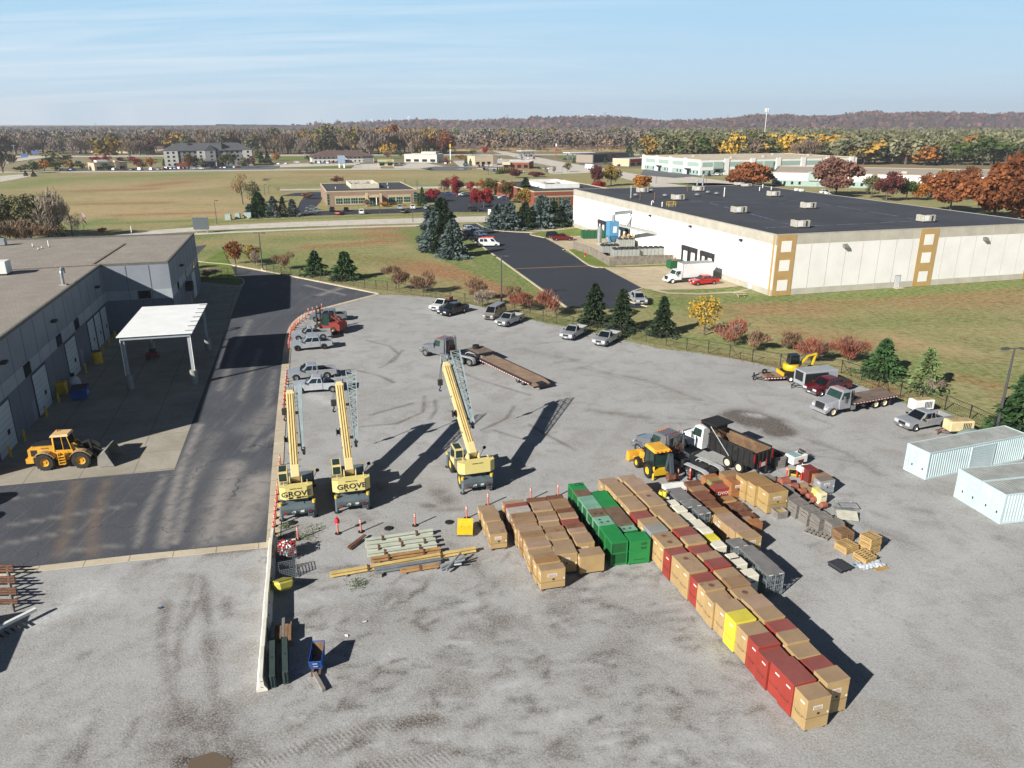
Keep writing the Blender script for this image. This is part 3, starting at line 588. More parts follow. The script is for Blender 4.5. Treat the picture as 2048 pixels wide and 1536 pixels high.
def roof_fan(loc,label,r=.55):
 t=thing('roof_fan',label,'roof vent',loc,0,'low exhaust fans on the warehouse roof')
 MB().box(-r,r,-r,r,0,.5).build('curb',DUSTRUB,t);m=MB();m.lathe([(.01,.95),(r*.7,.9),(r*1.25,.7),(r*1.25,.5),(.01,.5)],14);m.build('cap',GALV,t,True)
for(x,yy,w_)in((425,534,'low mushroom exhaust fan left of the vent stack on the roof'),(470,541,'low mushroom exhaust fan beside the white vent stack'),(370,548,'small low exhaust fan between two rooftop units'),(205,551,'low exhaust fan left of the pale rooftop units'),(135,524,'low exhaust fan near the roof left edge'),(55,549,'small exhaust fan at the far left roof corner')):
 roof_fan(P(1250+x*.38965,180+yy*.38965,WHH+.06),w_)
def vent_stack(loc,label,h,r=.18,mat=GALV,cap=True):
 t=thing('vent_pipe',label,'vent pipe',loc,0,'pipes on the warehouse roof')
 MB().cyl((0,0,0),(0,0,h),r,n=10).build('pipe',mat,t,True);MB().cyl((0,0,0),(0,0,.15),r*1.8,n=10).build('flashing',DUSTRUB,t)
 if cap:MB().cyl((0,0,h),(0,0,h+.35),r*1.5,r*.6,n=10).build('cap',mat,t)
RUSTP=paint('rusty_pipe','6b4a38',.8,0,.3,3)
for(x,yy,h,mt,w_)in((30,557,2.9,GALV,'thick grey vent pipe at the left end of the warehouse roof'),(77,570,2.2,RUSTP,'thin rusty pipe near the warehouse roof left edge'),(151,568,1.8,RUSTP,'short rusty pipe left of the yellow roof rail'),(320,524,2.1,RUSTP,'thin rusty pipe between pale rooftop units'),(508,550,2.2,WHITE,'white double vent stack on the warehouse roof'),(690,520,.9,WHITE,'short white pipe right of the back units'),(750,516,.8,WHITE,'short white pipe behind the middle rooftop unit'),(706,505,.9,WHITE,'short white pipe close to the roof back edge'),(368,520,3.0,GALV,'tall grey flue beside a pale rooftop unit'),(396,520,4.3,GALV,'tallest capped flue at the back of the warehouse roof'),(190,602,.9,WHITE,'stubby white vent beside the yellow roof rail')):
 vent_stack(P(1250+x*.38965,180+yy*.38965,WHH+.06),w_,h,.24 if h>2.5 else.12,mt)
for x,yy,w_ in((880,519,'white vent box near the back right roof edge, left one'),(905,522,'white vent box near the back right roof edge, right one')):
 t=thing('vent_box',w_,'roof vent',P(1250+x*.38965,180+yy*.38965,WHH+.06),wa);MB().cbox(-.5,.5,-.4,.4,.1,.8).build('box',WHITE,t);MB().box(-.55,.55,-.45,.45,0,.1).build('curb',DUSTRUB,t)
YEL=paint('safety_yellow','c9a41c',.5,0,.12,2);YELO=paint('machine_yellow','cf9a30',.45,0,.14,1.5,coat=.2)
t=thing('roof_rail','yellow guard rail around a hatch on the warehouse roof','guard rail',P(1342,413,WHH+.06),wa);m=MB()
for z in(.55,1.1):
 for a,b in(((-.9,-.6),(.9,-.6)),((.9,-.6),(.9,.6)),((.9,.6),(-.9,.6)),((-.9,.6),(-.9,-.6))):m.bar((*a,z),(*b,z),.07,.07)
m.build('rail',YEL,t);m=MB()
for a in((-.9,-.6),(.9,-.6),(.9,.6),(-.9,.6)):m.box(a[0]-.04,a[0]+.04,a[1]-.04,a[1]+.04,0,1.1)
m.build('post',YEL,t);MB().box(-.6,.6,-.4,.4,0,.35).build('hatch',GALV,t)
t=thing('gooseneck_vent','white gooseneck vent at the left edge of the warehouse roof','roof vent',P(1303,410,WHH+.06),wa)
MB().tube([(0,0,0),(0,0,.7),(.15,0,.95),(.4,0,.95),(.5,0,.6)],.14,8).build('pipe',WHITE,t,True)
ga=math.atan2(110.9-61.3,-60.4+46.95);go=Vector((-46.95,61.3,0));gd=Vector((math.cos(ga),math.sin(ga),0));gn=Vector((-gd.y,gd.x,0))
gb=thing('workshop','grey panel workshop with gravel roof and white overhead doors in shade','building',go,ga)
GP=paint('grey_panel','7f858d',.75,0,.08,.35);GPD=paint('grey_panel_dark','676d78',.75,0,.1,.35);GPL=paint('grey_panel_light','9aa0a6',.75,0,.08,.35)
GH,GL,GDp=10.4,52.0,75.0
MB().box(0,GL,0,GDp,0,GH-.35).build('wall',GP,gb)
MB().box(0,GL,-.03,.0,0,4.9).build('lower_wall',GPD,gb);MB().box(0,GL,-.035,.0,4.9,6.3).build('light_band',GPL,gb)
bx,by=GL,-9.2
MB().box(GL,GL+33,by,GDp,0,GH-.35).build('end_block',GP,gb)
MB().box(GL-.03,GL,by,-.04,0,4.9).build('lower_wall',GPD,gb);MB().box(GL-.035,GL,by,-.04,4.9,6.3).build('light_band',GPL,gb)
MB().box(GL-.02,GL+33,by-.03,by,0,4.9).build('lower_wall',GPD,gb);MB().box(GL-.02,GL+33,by-.035,by,4.9,6.3).build('light_band',GPL,gb)
MB().box(.3,GL+.3,.3,GDp-.3,GH-.34,GH-.28).build('roof',ROOFG,gb);MB().box(GL+.3,GL+32.7,by+.3,GDp-.3,GH-.34,GH-.27).build('roof',ROOFG,gb)
m=MB()
for a in((0,GL,0,.3),(0,.3,.3,GDp),(GL,GL+.3,by,.0),(GL+.3,GL+33,by,by+.3),(GL+32.7,GL+33,by+.3,GDp),(0,GL+32.7,GDp-.3,GDp)):m.box(*a,GH-.36,GH)
m.build('parapet',paint('parapet_cap','5d5c58',.8),gb)
m=MB()
for i in range(1,14):m.box(i*3.9,i*3.9+.05,-.045,-.032,0,GH-.4)
for i in range(1,9):m.box(GL+i*3.9,GL+i*3.9+.05,by-.045,by-.032,0,GH-.4)
for i in range(1,3):m.box(GL-.045,GL-.032,-i*3.2-.05,-i*3.2,0,GH-.4)
m.build('panel_joint',paint('joint_dark','4a4d52',.9),gb)
ODW=paint('overhead_door','b9c2c8',.5,0,.04,.8)
def gwall(x,y):return wall_pt(x*.33857,440+y*.33857,go,gd)
for(xa,ya,xb,yb)in((0,1400,100,1310),(225,1140,310,1070),(405,900,468,830),(545,775,572,750),(585,745,612,725),(625,725,648,700)):
 a,_1=gwall(xa,ya);b,_2=gwall(xb,yb);w_=min(max(b-a,3.2),4.6);c_=(a+b)/2;a,b=c_-w_/2,c_+w_/2
 d_=MB().box(a,b,-.07,-.02,.02,4.6).build('overhead_door',ODW,gb);m=MB()
 for k in range(1,8):m.box(a,b,-.085,-.068,k*.57,k*.57+.035)
 m.build('groove',paint('groove_grey','848b90',.6),d_);MB().box(a+w_*.6,a+w_*.74,-.1,-.06,1.5,2.0).build('pane',GLASS,d_)
 m=MB();m.box(a-.18,a,-.1,-.02,0,4.8);m.box(b,b+.18,-.1,-.02,0,4.8);m.box(a,b,-.1,-.02,4.6,4.8);m.build('door_frame',paint('frame_dark','3d4148',.7),gb)
a,_1=gwall(212,1180);MB().box(a-.5,a+.6,-.08,-.02,.02,2.2).build('door',GP,gb)
a,_1=gwall(492,850);MB().box(a-.5,a+.6,-.08,-.02,.02,2.2).build('door',GP,gb)
for x,yy in((152,855),(342,692),(448,603)):
 a,z_=gwall(x,yy);w_=MB().box(a-1.0,a+1.0,-.09,-.03,4.95,6.25).build('window',GLASS,gb)
MB().box(GL-.09,GL-.03,-4.4,-6.2,5.0,6.2).build('window',GLASS,gb)
for i,xx in enumerate((5.2,15,25)):MB().box(GL+xx,GL+xx+1.6,by-.09,by-.03,5.0,6.2).build('window',GLASS,gb)
d_=MB().box(GL+22.0,GL+26,by-.08,by-.03,.02,4.6).build('overhead_door',ODW,gb)
for x,yy in((2,842),(304,597),(562,396)):
 a,z_=gwall(x,yy);m=MB();m.box(a-.5,a+.5,-.55,-.05,z_-.12,z_+.12);m.build('wall_light',DUSTRUB,gb)
MB().box(GL+10,GL+11,by-.6,by-.04,7.9,8.15).build('wall_light',DUSTRUB,gb)
m=MB();q_=lambda x,y:gb_inv@z4(x,y,GH-.28)
gb_inv=(Matrix.Translation(go)@Matrix.Rotation(ga,4,'Z')).inverted()
for a_,b_ in(((738,142),(552,262)),((598,268),(70,296))):m.bar(q_(*a_)+Vector((0,0,.05)),q_(*b_)+Vector((0,0,.05)),.3,.12)
m.build('roof_seam',paint('seam_brown','6a5c50',.9,0,.2,2),gb)
MB().cbox(GL+13,GL+15,by-1.1,by-.05,3.2,4.6,.04).build('wall_unit',DUSTRUB,gb)
def groof(px,py):return P(px,py,GH-.28)
t=thing('gooseneck_vent','grey metal gooseneck vent near the workshop roof edge','roof vent',groof(127,570),ga)
MB().tube([(0,0,0),(0,0,1.5),(.1,0,1.85),(.4,0,2.1),(.8,0,2.1),(1.1,0,1.85),(1.15,0,1.4)],.2,10).build('pipe',GALV,t,True);MB().box(-.45,.45,-.45,.45,0,.1).build('flashing',METW,t)
t=thing('roof_unit','white boxy roof unit at the left edge of the workshop roof','air conditioner',groof(-2,549),ga);MB().cbox(-1.1,1.1,-1.4,1.4,.2,1.9,.05).build('cabinet',WHITE,t);MB().box(-1,1,-1.3,1.3,0,.2).build('curb',DUSTRUB,t)
t=thing('condenser','small dark condenser far back on the workshop roof','air conditioner',groof(5,491),ga);MB().cbox(-.6,.6,-.6,.6,.1,1.3).build('cabinet',GALV,t);MB().cyl((0,0,1.3),(0,0,1.4),.4).build('fan',DUSTRUB,t)
for px,py,h,w_ in((98,494,1.1,'thin grey pipe on the workshop roof'),(66,494,.6,'short white pipe left of two caps on the workshop roof'),(77,500,.35,'white pipe cap low on the workshop roof, left'),(84,497,.35,'white pipe cap low on the workshop roof, right'),(263.5,466,1.3,'white pipe beside the far parapet of the workshop')):
 t=thing('vent_pipe',w_,'vent pipe',groof(px,py),0,'pipes on the workshop roof');MB().cyl((0,0,0),(0,0,h),.1,n=8).build('pipe',WHITE,t);MB().cyl((0,0,0),(0,0,.08),.22,n=8).build('flashing',DUSTRUB,t)
c1,c2,c3,c4=[z4(*p,6.5)for p in((690,690),(1130,672),(1222,498),(845,510))]
cu=((c2-c1)+(c3-c4)).normalized();cc=(c1+c2+c3+c4)/4;cw=((c2-c1).length+(c3-c4).length)/4;cl=((c4-c1).length+(c3-c2).length)/4
ca=math.atan2((c4-c1+c3-c2).y,(c4-c1+c3-c2).x)-math.pi/2
cn=thing('canopy','open white metal roofed canopy on four posts beside the workshop','canopy',(cc.x,cc.y,0),ca)
m=MB();n=38
for i in range(n):
 y0=-cl+2*cl*i/n;y1=y0+2*cl/n
 m.prism([(y0,6.45),(y1,6.45),(y1,6.5),(y1-.08,6.55),(y0+.08,6.55),(y0,6.5)],-cw,cw,'x')
m.build('roof',paint('canopy_white','d6d8d8',.45,0,.05,.6),cn)
m=MB()
for s in(-1,1):
 m.box(s*(cw-.35)-.09,s*(cw-.35)+.09,-cl+.3,cl-.3,6.02,6.42);m.box(-cw+.3,cw-.3,s*(cl-.3)-.09,s*(cl-.3)+.09,6.05,6.41)
for k in range(1,6):m.box(-cw+.3,cw-.3,-cl+k*2*cl/6-.06,-cl+k*2*cl/6+.06,6.2,6.43)
m.build('roof_frame',paint('canopy_frame','9aa0a6',.5),cn)
m=MB()
for i in range(7):m.box(cw-.9,cw+.12,-cl+1+i*2*(cl-1)/6,-cl+1.07+i*2*(cl-1)/6,6.56,6.6)
m.build('snow_guard',DUSTRUB,cn)
for sx in(-1,1):
 for sy in(-1,1):
  x,yy=sx*(cw-.55),sy*(cl-.55);p_=MB().box(x-.14,x+.14,yy-.14,yy+.14,1.4,6.2).build('post',GPL,cn)
  m=MB();m.cyl((x,yy,0),(x,yy,1.75),.42,n=16);m.build('pier',paint('pier_concrete','8d8c88',.9,0,.1,1.5),p_,True)
 MB().tube([(sx*(cw-.3),-cl+.3,6.1),(sx*(cw-.3),-cl+.3,.1)],.06).build('downpipe',WHITE,cn)
BRB=paint('brown_brick','8b7563',.85,0,.08,.8,fine=.15);STONE=paint('limestone','b5a586',.8,0,.06,.6);BRR=paint('red_brick','7c4432',.85,0,.1,.8,fine=.15);SCREEN=paint('screen_cream','c5bba7',.7)
FRAMEG=paint('window_frame','8fa595',.5)
def window(par,x0,x1,z0,z1,y=0.0,cols=2,rows=1,frame=FRAMEG,glass=GLASSG):
 f=MB();f.box(x0,x1,y-.06,y-.015,z0,z1);f=f.build('window',frame,par);p=MB()
 for i in range(cols):
  for j in range(rows):
   w_,h_=(x1-x0)/cols,(z1-z0)/rows
   p.box(x0+i*w_+.07,x0+(i+1)*w_-.07,y-.075,y-.05,z0+j*h_+.07,z0+(j+1)*h_-.07)
 p.build('pane',glass,f);return f
def block(name,label,o,ang,Wd,D,H,wallm,roofm,capm,par=.35,cat='building'):
 t=thing(name,label,cat,o,ang)
 MB().box(0,Wd,0,D,0,H-par).build('wall',wallm,t);MB().box(.3,Wd-.3,.3,D-.3,H-par,H-par+.08).build('roof',roofm,t)
 m=MB()
 for a in((-.06,Wd+.06,-.06,.3),(-.06,Wd+.06,D-.3,D+.06),(-.06,.3,.3,D-.3),(Wd-.3,Wd+.06,.3,D-.3)):m.box(*a,H-par,H)
 m.build('parapet',capm,t);return t
o1=zd2(238,497);e1=zd2(1470,462);oa=math.atan2((e1-o1).y,(e1-o1).x);ow=(e1-o1).length
od=44.0;oh=5.6
ob=block('brick_office','single storey brown brick office with dark flat roof and cream screen',o1,oa,ow,od,oh,BRB,ROOFD,STONE)
for x0,x1 in((.0,1.0),(ow-1.6,ow-.1)):window(ob,x0+.1,x1,.5,4.6,0,1,4)
wn=[(.095+i*.082)for i in range(4)]+[.675+i*.085 for i in range(3)]
for f_ in wn:
 x0=ow*f_;MB().box(x0-.25,x0+2.75,-.05,-.005,.4,3.4).build('surround',STONE,ob);window(ob,x0,x0+2.5,.8,2.9,-.05,3,2)
MB().box(ow*.085,ow*.43,-.12,-.055,3.4,3.75).build('lintel',STONE,ob);MB().box(ow*.66,ow*.93,-.12,-.055,3.4,3.75).build('lintel',STONE,ob)
en=MB();en.box(ow*.42,ow*.585,-3.2,-.13,3.2,4.0);en=en.build('entrance_canopy',STONE,ob)
for f_ in(.425,.575):MB().box(ow*f_-.5,ow*f_+.5,-3.4,-2.4,0,4.9).build('pillar',STONE,en)
MB().cyl((ow*.53,-3,0),(ow*.53,-3,3.2),.2).build('column',WHITE,en);window(ob,ow*.46,ow*.56,.05,2.9,-.02,3,1)
sc=MB()
for a in((ow*.30,ow*.62,13,13.3),(ow*.30,ow*.62,36,36.3),(ow*.30,ow*.30+.3,13.3,36),(ow*.62-.3,ow*.62,13.3,36)):sc.box(*a,oh-.25,oh+1.5)
sc.build('roof_screen',SCREEN,ob)
for i in range(7):
 x0=ow*(.33+.04*i);MB().cbox(x0,x0+1.0,18+(i%3)*5,20.5+(i%3)*5,oh-.25,oh+1.2).build('roof_machine',GALV if i%2 else METW,ob)
for f_,y0 in((.13,15),(.72,12),(.78,30)):MB().cyl((ow*f_,y0,oh-.3),(ow*f_,y0,oh+.5),.15).build('vent_pipe',WHITE,ob)
o2=zd3(1200,375);e2=P(1226,394,5.2);o2b=Vector((8.4,296,0));ra=math.atan2(304.7-295.2,39.4-8.2)
rb=block('brick_office','red brick office with dark roof and white roof screen behind spruces',o2b,ra,33,56,5.7,BRR,ROOFD,STONE)
MB().box(0,33,-.05,-.005,3.5,3.8).build('stone_band',STONE,rb)
for i in range(4):window(rb,5.2+i*2.5,7.2+i*2.5,.7,3.2,0,2,2);MB().box(4.7+i*2.5,5.05+i*2.5,-.2,-.005,0,3.45).build('pier',BRR,rb)
MB().box(16,17.5,-.6,-.005,0,4.6).build('pillar',BRR,rb);MB().box(17.5,24,-2,-.06,3.0,3.5).build('entrance_canopy',STONE,rb);window(rb,18,22,.05,2.8,-.02,3,1)
for i in range(3):MB().box(19+i*1.3,19.4+i*1.3,-.08,-.055,4.3,5.1).build('wall_slot',STONE,rb)
sc=MB()
for a in((9,24,14,14.3),(9,24,42,42.3),(9,9.3,14.3,42),(23.7,24,14.3,42)):sc.box(*a,5.4,7.1)
sc.build('roof_screen',WHITE,rb)
for i in range(6):MB().cbox(11+i*2,12.2+i*2,20+(i%3)*6,23+(i%3)*6,5.4,6.6).build('roof_machine',METW,rb)
SIDEW=paint('siding_white','b9b6b0',.7);SIDEG=paint('siding_grey','7e7d80',.7);SHING=paint('shingle_grey','4b4d52',.9,0,.12,.3);SHINGB=paint('shingle_brown','5a4642',.9,0,.12,.3);CREAM=paint('stucco_cream','b9a88c',.8);TAUPE=paint('stucco_taupe','8a7d70',.8);GREENA=paint('awning_green','1d6a4e',.6);REDB=paint('red_band','9c2c28',.6);BLUEB=paint('blue_panel','2d4f86',.6);SAGE=paint('pale_sage','8fa39b',.8);DARKP=paint('dark_panel','3a3836',.8)
def hip(par,x0,x1,y0,y1,z,h,mat,ov=.8,ridge=None,name='roof'):
 x0-=ov;x1+=ov;y0-=ov;y1+=ov;d=(y1-y0)/2;r=d if ridge is None else ridge;c=(y0+y1)/2
 return MB().add([(x0,y0,z),(x1,y0,z),(x1,y1,z),(x0,y1,z),(x0+r,c,z+h),(x1-r,c,z+h)],[(0,1,5,4),(1,2,5),(2,3,4,5),(3,0,4),(3,2,1,0)]).build(name,mat,par)
ho=zd5(80,440);he=zd5(1285,415);ha=math.atan2((he-ho).y,(he-ho).x);hl=(he-ho).length
ht=thing('hotel','four storey white and grey hotel with hipped shingle roof','building',ho,ha)
MB().box(0,hl,0,18,0,11.2).build('wall',SIDEG,ht);hip(ht,0,hl,0,18,11.2,5.2,SHING)
for f0,f1 in((0,.15),(.36,.56),(.88,.99)):MB().box(hl*f0,hl*f1,-.7,-.005,0,11.1).build('white_bay',SIDEW,ht)
MB().box(hl*.10,hl*.3,-.75,-.71,0,2.9).build('brick_base',BRR,ht)
g_=MB();g_.prism([(hl*.44,11.2),(hl*.58,11.2),(hl*.51,15.4)],-1.6,6,'y');g_.build('gable',SHING,ht);MB().box(hl*.45,hl*.57,-1.4,-.72,0,11.15).build('grey_bay',SIDEG,ht)
MB().box(hl*.4,hl*.57,-9,-.8,3.6,4.3).build('porch',SHING,ht);MB().box(hl*.55,hl*.56,-8.8,-8.2,0,3.6).build('porch_pier',SIDEW,ht)
MB().box(hl*.642,hl*.655,.5,17,11.3,16.6).build('fire_wall',DARKP,ht);MB().box(hl*.27,hl*.29,6,8,14,17).build('chimney',DARKP,ht)
for fl in range(4):
 for i in range(16):
  f_=.03+i*.06
  if.40<f_<.46 and fl==0:continue
  w_=MB().box(hl*f_,hl*f_+1.5,-1.45 if.45<f_<.56 else-.76 if(f_<.15 or.36<f_<.56 or f_>.88)else-.05,-.0,1.0+fl*2.75,2.4+fl*2.75).build('window',GLASS,ht)
mo=zd6(165,318);me_=zd6(1010,305);ma=math.atan2((me_-mo).y,(me_-mo).x);ml=(me_-mo).length
mt_=thing('motel','two storey white motel with wide brown hipped roof','building',mo,ma)
MB().box(0,ml,0,20,0,5.0).build('wall',SIDEW,mt_);hip(mt_,0,ml,0,20,5.0,4.4,SHINGB,1.6,13)
MB().box(ml*.83,ml*.97,-.3,-.005,0,4.9).build('grey_bay',SIDEG,mt_);MB().prism([(ml*.44,2.6),(ml*.58,2.6),(ml*.51,5.0)],-3.5,-.31,'y').build('porch',SIDEW,mt_)
for fl in range(2):
 for i in range(13):MB().box(ml*(.05+i*.07),ml*(.05+i*.07)+1.3,-.06,0,.8+fl*2.4,2.0+fl*2.4).build('window',GLASS,mt_)
def roadside(name,label,a,b,D,H,wm,rm=ROOFD,cap=WHITE,wins=4,extra=None,up=0):
 ang=math.atan2((b-a).y,(b-a).x);L_=(b-a).length;t=block(name,label,a,ang,L_,D,H,wm,rm,cap)
 for i in range(wins):
  x0=L_*(i+.2)/wins;MB().box(x0,x0+L_*.6/wins,-.06,-.005,.6,min(2.6,H-1)).build('window',GLASS,t)
 if extra:extra(t,L_)
 return t
roadside('bank','small cream bank with green awnings by the far road',zd6(1065,362),zd6(1285,360),12,4.8,CREAM,ROOFD,CREAM,2,lambda t,L:[MB().box(L*a,L*b,-1.0,-.07,2.5,3.4).build('awning',GREENA,t)for a,b in((.02,.4),(.5,.9))]+[MB().box(L*.55,L*.8,-.3,-.06,4.0,4.7).build('sign',YEL,t)])
roadside('restaurant','white stucco restaurant with stepped parapet beyond the far road',zd6(1425,305),zd6(1870,310),18,6.6,SIDEW,SIDEW,CREAM,4,lambda t,L:[MB().box(L*.5,L*.95,2,10,6.7,8.4).build('upper_block',SIDEW,t)])
roadside('diner','low tan diner with square tower amid red trees',zd4(1145,432),zd4(1540,418),16,5.2,CREAM,TAUPE,BRB,3,lambda t,L:[MB().box(L*.63,L*.76,-.5,4,0,6.3).build('tower',CREAM,t),MB().box(L*.1,L*.45,1,8,5.3,6.6).build('roof_unit',WHITE,t)])
roadside('restaurant','tan restaurant with brown pillar left of the crossroad',P(950,331),P(994,330),16,6.6,CREAM,TAUPE,SIDEW,4,lambda t,L:[MB().box(L*.8,L*1.0,-.8,6,0,7.4).build('tower',TAUPE,t)])
roadside('restaurant','low red brick restaurant with pale roof beside the hedge',P(1006,337),P(1058,337.5),22,4.6,BRR,SIDEW,SIDEW,4,lambda t,L:[MB().box(L*.0,L*.3,-2,-.07,2.6,4.5).build('porch',CREAM,t)])
roadside('store','brown and black store right of the crossroad',P(1185,326),P(1258,321),16,6.6,TAUPE,DARKP,DARKP,4,lambda t,L:[MB().box(0,L*.36,-.9,-.07,0,6.1).build('dark_front',DARKP,t),MB().box(L*.48,L*.6,-.5,-.07,4.0,5.4).build('sign',REDB,t)])
roadside('restaurant','cream fast food restaurant with red band by the crossroad',P(1258,333),P(1312,330),16,5.4,CREAM,SIDEW,SIDEW,4,lambda t,L:[MB().box(L*.02,L*.4,-.5,-.07,3.0,4.9).build('red_band',REDB,t),MB().box(L*.72,L*.84,-.5,-.07,3.4,5.6).build('sign',BLUEB,t)])
def fuel_canopy(label,a,b,D,H,band):
 ang=math.atan2((b-a).y,(b-a).x);L_=(b-a).length;t=thing('fuel_canopy',label,'fuel station',a,ang)
 MB().box(0,L_,0,D,H-.9,H).build('roof',WHITE,t);MB().box(-.05,L_+.05,-.05,D+.05,H-.75,H-.45).build('stripe',band,t)
 for i in range(3):
  for y0 in(2,D-2):MB().box(L_*(.15+.35*i)-.3,L_*(.15+.35*i)+.3,y0-.3,y0+.3,0,H-.9).build('post',GALV,t)
  MB().cbox(L_*(.15+.35*i)-.5,L_*(.15+.35*i)+.5,D/2-.6,D/2+.6,0,1.9).build('pump',BLUEB,t)
fuel_canopy('white fuel station canopy with blue pumps behind the crossroad',P(1043,314),P(1072,313.5),12,5.6,DARKP)
fuel_canopy('long pale fuel station canopy right of the tall red sign',P(1140,319),P(1190,318),14,5.8,BLUEB)
g0=zd8(165,190);g1=zd8(580,248);g2_=P(1720,368,0)
ang=R(19);L1=(g1-g0).length
gx=Vector((math.cos(ang),math.sin(ang),0))
it=thing('industrial_unit','long white and sage industrial unit behind the warehouse','building',g1,ang)
GW_,GD_,GHt=118,74,9.2
MB().box(0,GW_,0,GD_,0,GHt-.3).build('wall',BW,it);MB().box(.3,GW_-.3,.3,GD_-.3,GHt-.3,GHt-.2).build('roof',paint('roof_pale','b5ab97',.9,0,.08,.1),it)
m=MB();[m.box(*a,GHt-.3,GHt+.1)for a in((-.05,GW_+.05,-.05,.3),(-.05,GW_+.05,GD_-.3,GD_+.05),(-.05,.3,.3,GD_-.3),(GW_-.3,GW_+.05,.3,GD_-.3))];m.build('parapet',CREAM,it)
for i in range(6):MB().box(1.5+i*19,16.5+i*19,-.06,-.005,4.9,7.6).build('sage_band',SAGE,it);MB().box(1.5+i*19,16.5+i*19,-.06,-.005,.0,3.1).build('sage_base',SAGE,it);MB().box(16.8+i*19,20.2+i*19,-.5,-.005,0,GHt+.5).build('white_pier',BW,it)
for i in range(4):MB().box(-.06,-.005,1.5+i*18,15+i*18,4.9,7.6).build('sage_band',SAGE,it);MB().box(-.06,-.005,1.5+i*18,15+i*18,0,3.1).build('sage_base',SAGE,it);MB().box(-.5,-.005,15.3+i*18,18.7+i*18,0,GHt+.5).build('white_pier',BW,it)
for i in range(30):
 if i%4!=3:MB().box(2.2+i*3.9,3.4+i*3.9,-.1,-.065,.9,2.5).build('window',GLASS,it)
for i in range(18):
 if i%4!=3:MB().box(-.1,-.065,2.2+i*3.9,3.4+i*3.9,.9,2.5).build('window',GLASS,it)
for x0 in(9.5,46):e_=MB().box(x0,x0+6,-1.6,-.11,3.2,3.7).build('entrance_canopy',DARKP,it);MB().box(x0+1.5,x0+4.5,-.2,-.115,0,3.0).build('door',GLASS,e_);MB().box(x0-.5,x0+6.5,-.8,-.12,3.8,7.8).build('entrance_wall',SAGE,e_)
for y0 in(10,46):e_=MB().box(-1.6,-.11,y0,y0+6,3.2,3.7).build('entrance_canopy',DARKP,it);MB().box(-.2,-.115,y0+1.5,y0+4.5,0,3.0).build('door',GLASS,e_)
o3=P(1543,371);it2=thing('industrial_unit','low white and sage industrial unit right behind the oak trees','building',o3,R(-21))
MB().box(0,150,0,62,0,6.4).build('wall',BW,it2);MB().box(.3,149.7,.3,61.7,6.4,6.5).build('roof',paint('roof_taupe','9c9384',.95,0,.1,.1),it2)
m=MB();[m.box(*a,6.4,6.8)for a in((-.05,150,-.05,.3),(-.05,150,61.7,62),(-.05,.3,.3,61.7),(149.7,150,.3,61.7))];m.build('parapet',paint('parapet_pink','a58c7c',.8),it2)
MB().box(.5,150,-.06,-.005,0,2.9).build('sage_base',SAGE,it2);MB().box(17,22,-.4,-.005,0,7.2).build('sage_pier',SAGE,it2)
for i in range(34):
 if i not in(4,5):MB().box(2+i*3.6,3.1+i*3.6,-.1,-.065,.8,2.3).build('window',GLASS,it2)
MB().box(17.5,21.5,-1.2,-.41,2.9,3.4).build('entrance_canopy',METW,it2)
for x0,y0 in((40,30),(60,12),(80,40),(100,20),(30,15),(120,44)):MB().cbox(x0,x0+2.5,y0,y0+2,6.45,7.6).build('roof_unit',METW,it2)
for x0,y0 in((60,20),(20,40),(90,50),(30,12),(104,30)):MB().cbox(x0,x0+3,y0,y0+2.2,GHt-.2,GHt+1.1).build('roof_unit',METW,it)
def house(label,px,py,L_,D,H,rh,wm,rm,rz):
 t=thing('house',label,'house',P(px,py),rz);MB().box(-L_/2,L_/2,-D/2,D/2,0,H).build('wall',wm,t);hip(t,-L_/2,L_/2,-D/2,D/2,H,rh,rm,.7)
 for i in range(3):MB().box(-L_/2+L_*(.15+.28*i),-L_/2+L_*(.15+.28*i)+1.4,-D/2-.05,-D/2,1,2.3).build('window',GLASS,t)
REDR=paint('shingle_red','7d3a36',.9)
for a in(('low house with wide grey hipped roof left of the hotel',272,306,34,18,3,4.5,CREAM,SHING,.1),('long brown roofed house beside the hotel',306,302,32,14,3,3.5,TAUPE,SHINGB,0),('house with red roof behind the grey hipped house',277,296,20,12,3.4,3.4,BRB,REDR,.2),('small white house high among the far left trees',110,276,26,12,4,3,SIDEW,SIDEW,0),('brown roofed house right of the big yellow tree',250,299,20,11,3,3,TAUPE,SHINGB,.3),('dark roofed house left of the slip road trees',78,297,18,11,3,3.2,TAUPE,SHING,.2),('house with orange brick front left of the yellow tree',180,299,20,12,3.4,3,BRR,SHINGB,0),('white house far off behind the left trees',200,268,30,14,5,3.5,SIDEW,SHING,.2),('pale long house at the left horizon trees',150,265,60,14,5,3,SIDEW,SIDEW,0),('grey house near the left edge of the photo',30,288,20,11,3,3.2,SIDEW,SHING,0)):house(*a)
